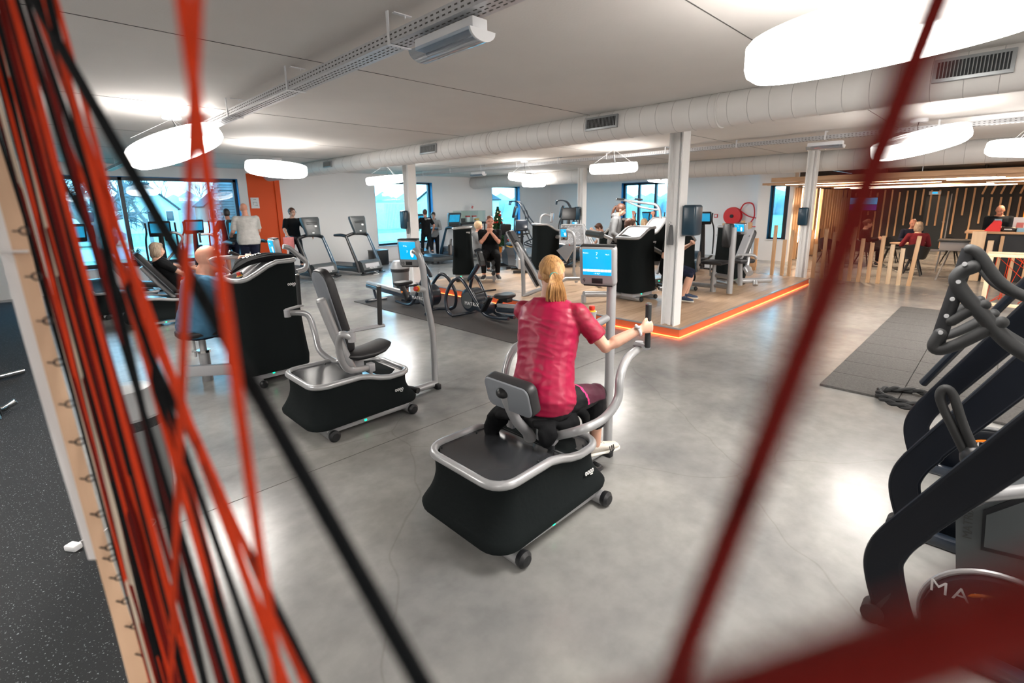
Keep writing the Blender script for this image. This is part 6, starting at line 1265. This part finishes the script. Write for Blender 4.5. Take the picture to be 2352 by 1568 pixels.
build('print', G().tube([(-0.135, 0.05+0.03*math.cos(a), 1.28+0.03*math.sin(a)) for a in [2*math.pi*j/14 for j in range(14)]], 0.006, 5, closed=True).box((-0.137, -0.06, 1.28), (0.008, 0.11, 0.025)), 'print', pw)
person('young man with dark hair in a light grey hoodie, standing at the second window', (10.72, 15.0, 0.0), R(-125), H=1.70, wr=((0.26, 0.05, 1.08), (0.26, -0.05, 1.08)), el=((-0.2, 0.9, -0.7), (-0.2, -0.9, -0.7)), hdir=((0.3, -1, 0), (0.3, 1, 0)), shirt='hoodL', sleeve=1.95, pants='jean', hair='short', hairm_='darkh', hood=True, curl=0.6, hp=0.08)
person('man with cropped red hair in black, seated with his fists raised to his chest', (7.78, 8.66, PZH), R(-132), H=1.84, sk=1.06, pel=(0, 0, 0.66), lean=0.02, bulk=1.12, wr=((0.27, 0.035, 1.13), (0.27, -0.035, 1.13)), el=((0.05, 0.6, -1), (0.05, -0.6, -1)), hdir=((0.15, -0.5, 0.9), (0.15, 0.5, 0.9)), palm=((-1, 0, 0), (-1, 0, 0)), curl=1.5, an=((0.40, 0.16, 0.16), (0.40, -0.16, 0.16)), shirt='blackT', sleeve=0.85, pants='blackT', hair='shaved', hairm_='redh', skin='skinR', hy=R(10), hp=0.12)
person('older woman with curly pale blonde hair, seated behind the man in black', (8.55, 10.0, PZH), R(-75), H=1.60, pel=(0, 0, 0.60), wr=((0.30, 0.1, 0.9), (0.32, -0.05, 1.0)), an=((0.4, 0.12, 0.09), (0.4, -0.12, 0.09)), shirt='hood', sleeve=1.9, pants='jean', hair='curly', hairm_='paleb', skin='skinR', hy=R(30))
g_ = PX(1412, 466, 9.3); person('young woman with a brown ponytail in a grey hoodie, standing and looking down', (g_.x, g_.y, PZH), R(-62), H=1.76, lean=0.10, wr=((0.2, 0.22, 0.95), (0.2, -0.22, 0.95)), shirt='hood', sleeve=1.95, pants='jean', hair='pony', hairm_='brownh', hood=True, hy=R(-8), hp=0.38)
b_ = PX(1436, 488, 8.55); person('boy with short brown hair in a black shirt, seated behind the tall skirted tower', (b_.x, b_.y, PZH), R(-42), H=1.70, pel=(0, 0, 0.68), lean=0.05, wr=((0.3, 0.25, 0.95), (0.3, -0.25, 0.95)), an=((0.45, 0.15, 0.09), (0.45, -0.15, 0.09)), shirt='blackT', sleeve=0.8, pants='hood', hair='short', hairm_='brownh', hy=0, hp=0.3)
b_ = PX(1480, 500, 10.6); person('woman with a pale blonde ponytail and both arms raised to the bar, seen from behind', (b_.x, b_.y, PZH), R(42), H=1.66, pel=(0, 0, 0.62), lean=0.0, wr=(at((b_.x, b_.y, PZH), PX(1452, 478, 10.75), R(42)), at((b_.x, b_.y, PZH), PX(1502, 482, 10.4), R(42))), el=((0, 1, -0.6), (0, -1, -0.6)), hdir=((0, 0, 1), (0, 0, 1)), palm=((1, 0, 0), (1, 0, 0)), curl=1.3, an=((0.4, 0.15, 0.09), (0.4, -0.15, 0.09)), shirt='blackT', sleeve=0.5, pants='jean', hair='pony', hairm_='paleb', skin='skinR')
a_ = PX(1384, 525, 11.2); l_ = (a_.x, a_.y, PZH); person('person in white mostly hidden behind the young woman in the grey hoodie', l_, R(140), H=1.66, pel=(0, 0, 0.50), wr=(at(l_, PX(1360, 527, 11.2), R(140)), (0.3, -0.2, 0.6)), an=((0.4, 0.12, 0.09), (0.4, -0.12, 0.09)), shirt='whiteT', sleeve=0.6, pants='greyleg', hair='short', hairm_='brownh', curl=1.2, el=((0, 0, -1), (0, -1, -1)), hp=0.6)
c_ = PX(1534, 560, 8.2); l_ = (c_.x+0.02, c_.y, PZH); person('man in a black t-shirt and shorts with navy shoes, hidden behind the nearest white column', l_, R(-70), H=1.76, pel=(0, 0.02, 0.62), lean=0.1, wr=((0.35, 0.3, 1.0), (0.2, -0.32, 0.7)), an=((0.34, 0.16, 0.09), (0.3, -0.14, 0.09)), curl=1.3, shirt='blackT', sleeve=0.8, pants='navyT', hem=0.55, shoes='shoeN', hair='short', hairm_='darkh')
# lounge people
def seated(label, x, y, z0, rz, **k): return person(label, (x, y, 0), rz, pel=(0, 0, 0.58), an=((0.4, 0.12, 0.09), (0.4, -0.12, 0.09)), vox=0.013, **k)
seated('blonde woman in a burgundy jumper, sitting with her back to us in the lounge', 16.05, 1.62, 0, R(25), H=1.68, wr=((0.3, 0.2, 0.78), (0.3, -0.2, 0.78)), shirt='burg', sleeve=1.9, hair='bob', hairm_='blondash')
seated('grey-haired man in a dark jacket, facing the woman in burgundy', 17.85, 1.95, 0, R(190), H=1.76, wr=((0.35, 0.12, 0.80), (0.35, -0.12, 0.80)), shirt='navyT', sleeve=1.9, hair='bald', hairm_='blondash', skin='skinR', hp=0.3)
seated('person with tied dark hair in black, sitting at the left lounge table', 17.5, 3.0, 0, R(-75), H=1.70, wr=((0.35, 0.12, 0.80), (0.35, -0.12, 0.80)), shirt='blackT', sleeve=1.9, hair='bun', hairm_='brownh', hp=0.15)
r_ = PX(2298, 486, 17.4); l_ = (r_.x, r_.y, 0); t, J = person('bald man in a black jacket looking down at his phone behind the counter', l_, R(178), H=1.78, lean=0.14, wr=((0.34, 0.06, 1.20), (0.34, -0.05, 1.20)), hdir=((0.4, -1, 0.2), (0.4, 1, 0.2)), shirt='suit', sleeve=1.95, pants='jean', hair='bald', skin='skinR', hp=0.5, bulk=1.15, curl=0.8, vox=0.012)
build('shirt_front', G().loft([[J['che']+Vector((0.13+x, y, z)) for x, y, z in ((0.0, -.03, -.22), (0.0, .03, -.22), (0.015, .03, -.22), (0.015, -.03, -.22))], [J['che']+Vector((0.155+x, y, z)) for x, y, z in ((0.0, -.07, .13), (0.0, .07, .13), (0.015, .07, .13), (0.015, -.07, .13))]]), 'shirtB', t, False)
ph = thing('phone', 'dark phone in the hands of the bald man behind the counter', 'phone', tuple(Vector(l_)+Matrix.Rotation(R(178), 3, 'Z') @ Vector((0.43, 0.0, 1.24))), R(178)); build('phone_body', G().box((0, 0, 0), (0.14, 0.07, 0.01), rot=(0, -0.4, 0), bev=0.004), 'blk', ph)
# ------------------------------------------------------------------ string partition close to the camera
sp = thing('string_partition', 'wooden post partition strung with orange-red, black and beige cords close to the camera', 'partition', (0, 0, 0))
def strip(pix, Y0, Y1):
    g = G(); g.loft([[PY(a, y, Y0), PY(b, y, Y0), PY(b, y, Y0)+Vector((0, Y1-Y0, 0)), PY(a, y, Y0)+Vector((0, Y1-Y0, 0))] for a, b, y in pix]); return g
build('wooden_post', strip(((-140, -105, 0), (8, 52, 500), (75, 114, 750), (143, 182, 1000), (221, 257, 1285), (258, 300, 1420), (296, 352, 1568), (420, 500, 1900)), 1.0, 1.035), 'postwood', sp, False)
build('white_panel', strip(((-175, -140, 0), (-22, 9, 500), (45, 77, 750), (117, 145, 1000), (203, 223, 1285)), 1.012, 1.03), 'white2', sp, False)
p0 = PY(190, 1010, 1.0); A0 = Vector((0.105, 0, 0)); dv = Vector((p0.x-A0.x, p0.y, 0)).normalized(); nv = Vector((dv.y, -dv.x, 0))
def SPT(x, y, off=0.0):
    d = ray(x, y); k = ((A0-EYE).dot(nv)+off)/d.dot(nv)
    if k <= 0 or k > 3: k = min(3.0, abs(k)) if k > 0 else 3.0
    return EYE+d*k
hooks = [(56, 530), (84, 634), (110, 735), (134, 830), (160, 925), (183, 1011), (207, 1095), (230, 1176), (251, 1252), (258, 1277), (273, 1321), (288, 1375), (308, 1432), (331, 1496), (356, 1564)]
hk = None
for i, (x, y) in enumerate(hooks):
    c = PY(x, y, 0.995); g = G().tube([(0.0052*math.cos(a), -0.006, 0.0052*math.sin(a)) for a in [2*math.pi*j/12 for j in range(12)]], 0.0013, 6, closed=True).cyl((-0.006, -0.004, 0), (-0.012, 0.006, 0), 0.0013, n=6)
    if hk is None: hk = build('eye_hook', g, 'blk', sp); o = hk
    else: o = hk.copy(); COL.objects.link(o); o.parent = sp
    o.location = c
rn = random.Random(21)
cords = [('K', 78, 968, 0.0, 1.6), ('R', 452, 392, -0.012, 0.95), ('R', 418, 640, -0.012, 1.1), ('R', 105, 542, 0.0, 1.0), ('R', 78, 655, 0.004, 1.15), ('R', 30, 440, 0, 1), ('R', -40, 347, 0, 1), ('K', 95, 560, 0.003, 1.2), ('K', 20, 430, 0, 1.2), ('K', 40, 520, 0, 1), ('K', -60, 722, 0.004, 0.9),
 ('W', -15, 356, 0, 1.1), ('R', 128, 560, 0.006, 0.8), ('K', 112, 470, 0, 1.2), ('R', 2, 420, 0, 1), ('R', -22, 395, 0, 1), ('K', -34, 385, 0, 1), ('K', -66, 352, 0, 1.2), ('R', -72, 362, 0, 0.9), ('D', 10, 470, 0, 1), ('D', 60, 505, 0, 1), ('K', 60, 610, 0.0, 1.0), ('R', 10, 700, 0.004, 0.9)]
for i in range(22):
    x0 = -85+i*5.2+rn.uniform(-9, 9); cords.append((rn.choice('RKDKDRKW'), x0, 352+(x0+85)*0.72+rn.uniform(-14, 22), rn.uniform(-0.006, 0.012), rn.uniform(0.75, 1.15)))
for c, x0, x1, off, rr in cords:
    s = (x1-x0)/1568; P = [SPT(x0+s*y, y, off+0.0015*math.sin(y*0.01+x0)) for y in (-500, -150, 200, 550, 900, 1250, 1600, 2000)]
    build('cord', G().tube(P, 0.0027*rr, 7), {'R': 'cordR', 'K': 'cordK', 'D': 'cordD', 'W': 'cordW'}[c], sp)
P = [SPT(2155-0.389*y, y, -0.004) for y in (-600, 0, 500, 1000, 1568, 2200)]; build('cord', G().tube(P, 0.0033, 8), 'cordD', sp)
P = [EYE+ray(x, y)*0.052 for x, y in ((1200, 1790), (1750, 1610), (2100, 1490), (2600, 1330), (3200, 1150))]; build('cord', G().tube(P, 0.0045, 8), 'cordD', sp)
build('thin_wire', G().tube([PY(-40, 578, 0.985), PY(10, 578, 0.985), PY(66, 577, 0.985)], 0.0018, 6).tube([PY(-20, 570, 0.98), PY(12, 588, 0.98), PY(33, 600, 0.985)], 0.0015, 6), 'print', sp)
# ------------------------------------------------------------------ dark upright trainers cut off by the right edge
OUT = [(2023, 1429), (1998, 1340), (1991, 1285), (2002, 1246), (2027, 1214), (2069, 1178), (2150, 1113), (2352, 950), (2640, 718)]
INN = [(2640, 890), (2352, 1080), (2157, 1208), (2134, 1228), (2098, 1254), (2075, 1281), (2069, 1307), (2086, 1391), (2110, 1458)]
def PXl(x, y, X=2.5): p = PX(x, y, X); return (p.y, p.z)
def sm2(L_):
    q, _ = catmull([Vector((a, b, 0)) for a, b in L_], [1]*len(L_), 4); return [(v.x, v.y) for v in q]
OUT = sm2(OUT); INN = sm2(INN); NO = len(OUT)
poly = [PXl(*p) for p in OUT+INN]; zmin = min(p[1] for p in poly)
def upright(X, dy, label, full=False, hz=0.0):
    t = thing('cross_trainer', label, 'cross trainer', (X, dy, 0), 0, 'dark upright trainers at the right edge')
    pl = [(y, z-max(0, 0.0)) for y, z in poly]
    g = G().prism(pl, 'x', -0.022, 0.022); build('side_frame', g, 'ink', t, False)
    edge = [Vector((-0.022, y, z)) for y, z in pl]; build('edge_trim', G().tube([Vector((-0.012, y, z)) for y, z in pl[:NO]], 0.012, 8).tube([Vector((-0.012, y, z)) for y, z in pl[NO:]], 0.012, 8), 'ink', t)
    w = pl[0]; build('caster', G().cyl((-0.035, w[0]+0.035, 0.05), (0.035, w[0]+0.035, 0.05), 0.045, n=18), 'rub', t); build('caster_arm', G().tube([(0, w[0]+0.03, 0.06), (0, w[0]-0.01, 0.16), (0, w[0]-0.03, 0.22)], [0.026, 0.024, 0.02], 10), 'blk', t)
    build('foot', G().box((0.0, pl[-1][0]-0.15, 0.035), (0.07, 0.45, 0.07), bev=0.02), 'navy', t)
    c = Vector((0.14, PXl(2300, 1465, 2.62)[0], PXl(2300, 1465, 2.62)[1])); 
    hs = build('wheel_cover', G().tube([c+Vector((-0.06, 0, 0)), c+Vector((-0.045, 0, 0)), c+Vector((0.05, 0, 0))], [0.235, 0.26, 0.26], 40), 'ink', t, angle=40)
    build('wheel_rim', G().tube([c+Vector((0.0, 0.27*math.cos(a), 0.27*math.sin(a))) for a in [2*math.pi*j/40 for j in range(40)]], 0.012, 8, closed=True), 'silver', t)
    for r_, a0, a1 in ((0.20, 0.9, 1.5), (0.20, 2.1, 2.5), (0.14, 2.9, 3.3)): 
        n_ = 7; build('orange_arc', G().tube([c+Vector((-0.062, r_*math.cos(a0+(a1-a0)*k/n_), r_*math.sin(a0+(a1-a0)*k/n_))) for k in range(n_+1)], [0.001]+[0.010]*(n_-1)+[0.001], 6, flat=0.8), 'orangeP', hs)
    q0, q1 = PXl(2132, 1345, 2.56), PXl(2352, 1425, 2.56); dd_ = Vector((0, q1[0]-q0[0], q1[1]-q0[1])).normalized(); up = Vector((0, 0, 1)); up = (up-dd_*up.dot(dd_)).normalized()
    text('MATRIX', 0.085, 'print', hs, frameM((0.078, q0[0], q0[1]), dd_, up), 'lettering', xs=1.0, space=1.25)
    return t
u1 = upright(2.5, 0, 'dark upright trainer nearest to the camera, its wheel cover lettered in white'); u2 = upright(3.35, 0.03, 'middle one of the dark upright trainers at the right edge'); u3 = upright(4.3, 0.08, 'furthest of the dark upright trainers at the right edge')
def UL(t, pts, X): return [PX(x, y, X)-Vector(t.location) for x, y in pts]
# U-shaped handle of the middle trainer
build('handle', G().tube(UL(u2, ((2228, 1062), (2190, 985), (2160, 918), (2168, 893), (2188, 905), (2212, 975), (2240, 1040)), 2.95), 0.020, 12, 6), 'rub', u2)
build('handle_joint', G().ell(UL(u2, ((2235, 1050),), 2.95)[0], (0.05, 0.05, 0.06)), 'blk', u2)
# cage handlebars with bolted bar
def cage(t, X, dx, dy, s=1.0):
    F = lambda pts: UL(t, [(2240+(x-2240)*s+dx, 690+(y-690)*s+dy) for x, y in pts], X)
    a, b = F(((2228, 572), (2150, 795)))
    build('bolted_bar', G().tube([a, (a+b)/2, b], 0.028, 8, flat=0.35), 'blk', t)
    g = G()
    for k in range(5): p = a.lerp(b, 0.14+0.175*k); g.cyl(p+Vector((-0.022, 0, 0)), p+Vector((-0.03, 0, 0)), 0.009, n=10)
    build('bolt', g, 'galv', t)
    def hb(px, r, k=5):
        q = F(px); return G().tube(q, r, 12, k).ell(q[0], (r, r, r), 12).ell(q[-1], (r, r, r), 12)
    build('handlebar', hb(((2228, 572), (2250, 585), (2300, 650), (2380, 690), (2470, 700)), 0.022), 'rub', t)
    build('handlebar', hb(((2236, 612), (2212, 622), (2198, 642), (2212, 672), (2256, 722), (2320, 790), (2420, 850)), 0.030), 'rub', t)
    build('handlebar', hb(((2160, 765), (2145, 793), (2158, 803), (2205, 788), (2300, 740)), 0.026), 'rub', t)
    build('handlebar', hb(((2185, 738), (2230, 712), (2262, 700)), 0.022, 3), 'rub', t)
cage(u2, 2.9, 0, 0); cage(u3, 3.7, -6, -10, 0.8)
build('back_frame', G().tube(UL(u3, ((2120, 880), (2200, 800), (2352, 650), (2500, 520)), 4.1), 0.05, 10, flat=0.5), 'ink', u3)
t = thing('training_machine', 'grey boxed machine at the right edge behind the nearest dark trainer', 'exercise machine', (0, 0, 0))
def Q(x, y, X=3.1): return PX(x, y, X)
a, b, c, d = Q(2195, 1185), Q(2420, 1090), Q(2420, 1330), Q(2195, 1330)
build('casing', G().loft([[p+Vector((k, 0, 0)) for p in (a, b, c, d)] for k in (0, 0.5)]), 'greyhood', t, False); build('top_rail', G().cyl(Q(2150, 1150), Q(2420, 1150-30), 0.03), 'silver', t); build('inset', G().loft([[p+Vector((k, 0, 0)) for p in (Q(2258, 1170), Q(2420, 1110), Q(2420, 1300), Q(2252, 1260))] for k in (-0.01, 0.0)]), 'blk', t, False); build('panel', G().loft([[p+Vector((k, 0, 0)) for p in (Q(2266, 1180), Q(2420, 1124), Q(2420, 1290), Q(2260, 1252))] for k in (-0.016, -0.008)]), 'greyhood', t, False)
dn = (Q(2220, 1170)-Q(2215, 1240)).normalized(); text('MATRIX', 0.05, 'printdk', t, frameM(Q(2222, 1236)+Vector((-0.004, 0, 0)), dn, Vector((0, 1, 0))), 'lettering')
# ------------------------------------------------------------------ small things
def bin_(x, y, r, h, label, lid='dome'):
    t = thing('waste_bin', label, 'bin', (x, y, 0), 0)
    build('bin_body', G().lathe([(r*0.78, 0), (r*0.80, 0.01), (r*0.97, h*0.78), (r*0.97, h*0.8), (r*0.9, h*0.8)], n=32), 'binG', t)
    build('lid', G().lathe([(r*1.06, h*0.78), (r*1.08, h*0.80), (r*1.02, h*0.83), (r*0.95, h*0.9), (r*0.7, h*0.98), (0, h)], n=32), 'binL', t); build('bin_bag', G().lathe([(r*1.0, h*0.70), (r*1.03, h*0.76), (r*1.01, h*0.795), (r*0.96, h*0.79)], n=32), 'bag', t)
    return t
b_ = PZ(312, 1170, 0); bin_(0.30, 3.80, 0.205, 0.83, 'grey domed waste bin standing behind the cords, bottom left'); bin_(5.55, 9.05, 0.19, 0.80, 'grey domed waste bin beside the white column by the rowing machines')
t = thing('plug', 'white plug with a cable lying on the flecked rubber floor', 'plug', tuple(PZ(170, 1262, 0.006))); build('plug_body', G().box((0, 0, 0.02), (0.05, 0.075, 0.035), rot=(0, 0, 0.6), bev=0.008), 'white2', t); build('plug_cable', G().tube([(0.02, 0.03, 0.015), (0.06, 0.06, 0.01), (0.10, 0.04, 0.006), (0.16, 0.10, 0.006)], 0.004, 6, 5), 'white2', t)
q = PZ(330, 1205, 0); t = thing('cable', 'thin white cable curled on the floor beside the bin', 'cable', tuple(q)); build('wire', G().tube([(-0.1, -0.05, 0.005), (-0.02, 0.04, 0.006), (0.06, 0.0, 0.006), (0.02, -0.08, 0.005), (-0.06, -0.1, 0.005)], 0.004, 6, 6), 'print', t)
t = thing('fir_tree', 'small decorated fir tree with warm lights and red baubles by the narrow back window', 'christmas tree', (13.85, 14.9, 0)); rn = random.Random(4)
build('trunk', G().cyl((0, 0, 0), (0, 0, 1.75), 0.035, 0.01, 8), 'bark', t); g = G()
for i in range(26):
    z = 0.35+1.45*i/25; rr = 0.52*(1-i/26)+0.04; n = max(5, int(15*(1-i/32)))
    for k in range(n):
        a = 2*math.pi*k/n+i*0.7; L_ = rr*rn.uniform(0.85, 1.1); e = Vector((math.cos(a)*L_, math.sin(a)*L_, -0.10*L_/0.5)); g.tube([(0, 0, z), Vector((0, 0, z))+e*0.5+Vector((0, 0, .02)), Vector((0, 0, z))+e], [0.03, 0.045, 0.004], 5)
build('branches', g, 'treegreen', t)['kind'] = 'stuff'; bl = None; fl_ = G()
for i in range(60):
    z = rn.uniform(0.35, 1.7); rr = 0.5*(1-(z-0.35)/1.5)+0.04; a = rn.random()*6.28; p = Vector((math.cos(a)*rr, math.sin(a)*rr, z-0.05))
    if i < 34: fl_.ell(p, (0.016, 0.016, 0.016), 6)
    else:
        if bl is None: bl = build('bauble', G().ell((0, 0, 0), (0.04, 0.04, 0.04), 10), 'bauble', t); o = bl
        else: o = bl.copy(); COL.objects.link(o); o.parent = t
        o.location = p
build('fairy_lights', fl_, 'fairy', t)['kind'] = 'stuff'; build('star', G().lathe([(0, 1.72), (0.04, 1.78), (0, 1.86)], n=6), 'yellow', t); build('pot', G().lathe([(0.13, 0), (0.17, 0.22), (0.18, 0.24), (0, 0.24)]), 'orangeP', t)
t = thing('display_cabinet', 'glass display cabinet with small packages on a black base against the white wall', 'cabinet', (12.6, 15.2, 0))
build('base', G().box((0, 0, 1.23), (1.32, 0.5, 0.08), bev=0.006), 'blk', t)
for sx in (-0.6, 0.6):
    for sy in (-0.2, 0.2): build('leg', G().box((sx, sy, 0.6), (0.04, 0.04, 1.2)), 'blk', t)
for c, d in (((0, -0.23, 1.49), (1.26, 0.008, 0.44)), ((0, 0.23, 1.49), (1.26, 0.008, 0.44)), ((-0.63, 0, 1.49), (0.008, 0.46, 0.44)), ((0.63, 0, 1.49), (0.008, 0.46, 0.44)), ((0, 0, 1.71), (1.26, 0.46, 0.008))): build('glass_pane', G().box(c, d), 'clear', t, False)
build('edge_strip', G().box((-0.63, -0.23, 1.49), (0.014, 0.014, 0.44)).box((0.63, -0.23, 1.49), (0.014, 0.014, 0.44)).box((0, -0.23, 1.71), (1.27, 0.014, 0.014)), 'galv', t, False)
for i, (x, h, m_, c_) in enumerate(((-0.35, 0.12, 'blk', 'blk'), (-0.1, 0.22, 'white2', 'hosered'), (0.22, 0.22, 'white2', 'red'), (0.25, 0.1, 'offw', 'yellow'))):
    p = thing('package', ('small black jar in the glass cabinet', 'white package with a red and green top in the glass cabinet', 'white package with a dark red top in the glass cabinet', 'low beige package in front inside the glass cabinet')[i], 'package', (12.6+x, 15.18-(0.12 if i == 3 else 0), 1.272)); build('carton', G().box((0, 0, h/2), (0.16, 0.1, h), bev=0.006), m_, p); build('carton_top', G().box((0, 0, h), (0.17, 0.11, 0.06), bev=0.006), c_, p)
p = thing('flyer_stand', 'leaning flyer on top of the glass cabinet', 'flyer', (12.75, 15.2, 1.715)); build('flyer', G().box((0, 0, 0.13), (0.13, 0.01, 0.26), rot=(0.2, 0.3, 0)), 'white2', p, False); build('flyer_print', G().box((0.005, -0.01, 0.13), (0.08, 0.004, 0.1), rot=(0.2, 0.3, 0)), 'towelP', p, False)
t = thing('potted_plant', 'spiky green plant in a dark pot on the sill of the big window', 'plant', (1.98, 15.52, 0.53)); build('pot', G().lathe([(0, 0), (0.09, 0), (0.12, 0.16), (0.13, 0.17), (0.11, 0.165), (0, 0.15)]), 'blk', t); rn = random.Random(6); lf = None
for i in range(22):
    a = rn.random()*6.28; l_ = rn.uniform(0.15, 0.3); g = G().tube([(0, 0, 0.15), (math.cos(a)*l_*0.35, math.sin(a)*l_*0.2, 0.15+l_*0.9), (math.cos(a)*l_*1.0, math.sin(a)*l_*0.5, 0.15+l_*0.8)], [0.014, 0.016, 0.002], 5, 4, flat=0.25); build('leaf', g, 'leaf', t)
# towel on the tall machine
t = thing('towel', 'crumpled black towel with pale lettering lying on top of the tall skirted machine', 'towel', (1.84, 5.86, 1.28)); g = G(); rn = random.Random(9)
for i in range(5): g.tube([(-0.36+0.03*i, -0.16+0.06*i, -0.035+0.01*i), (-0.18, -0.15+0.07*i+rn.uniform(-.02, .02), 0.055), (0.05, -0.14+0.07*i, 0.09+rn.uniform(-.01, .015)), (0.25, -0.15+0.07*i, 0.085), (0.33, -0.12+0.06*i, 0.07)], [0.012, 0.03, 0.034, 0.032, 0.02], 8, 4)
build('cloth', g, 'blackT', t); text('sport', 0.09, 'print', t, Matrix.Translation((-0.2, -0.03, 0.105)) @ Matrix.Rotation(R(12), 4, 'X') @ Matrix.Rotation(R(-12), 4, 'Y'), 'lettering')
t = thing('towel', 'pink towel hanging over the left handlebar of the occupied treadmill', 'towel', (5.0, 13.55, 0)); build('cloth', G().loft([[Vector((x, y+0.01*math.sin(x*40), z)) for x, y in ((-.13, -.012), (.13, -.012), (.13, .012), (-.13, .012))] for z in (0.84, 0.95, 1.05, 1.15)]), 'towelP', t)
t = thing('drink_bottle', 'clear sports bottle with a red cap standing between the blonde woman and the bald man', 'bottle', tuple(PY(424, 668, 9.4))); build('bottle_body', G().lathe([(0, 0), (0.037, 0), (0.037, 0.16), (0.02, 0.19), (0, 0.19)]), 'white2', t); build('cap', G().lathe([(0.022, 0.185), (0.022, 0.225), (0, 0.23)]), 'red', t)
build('shelf_post', G().cyl((0, 0, -t.location.z), (0, 0, 0), 0.03), 'silver', t)
t = thing('weight_bench', 'pale plastic machine cut off by the left edge, standing on the flecked rubber floor', 'exercise machine', (-0.62, 7.4, 0)); build('seat_shell', G().box((0, 0, 0.95), (0.5, 0.7, 0.42), bev=0.15, seg=4), 'white2', t); build('post', G().box((0, 0, 0.4), (0.16, 0.2, 0.8), bev=0.03), 'blk', t); build('foot', G().tube([(-0.3, -0.5, 0.05), (0.25, -0.75, 0.05), (0.34, -0.75, 0.1)], 0.03, 10), 'chrome', t); build('foot', G().tube([(-0.3, 0.4, 0.05), (0.4, 0.7, 0.05)], 0.03, 10), 'chrome', t); build('badge', G().ell((0.1, -0.35, 0.85), (0.05, 0.01, 0.03)), mat('purple_badge', (0.3, 0.05, 0.4)), t); build('yellow_knob', G().ell((-0.05, -0.25, 1.22), (0.06, 0.06, 0.05)), 'yellow', t)
t = thing('foam_roller', 'blue ended foam roller lying at the left edge of the picture', 'foam roller', tuple(PZ(-18, 950, 0.07))); build('roller', G().cyl((-0.3, 0, 0), (0.05, 0, 0), 0.065), 'shirtB', t); build('end_ring', G().cyl((0.05, 0, 0), (0.06, 0, 0), 0.04), 'blk', t)
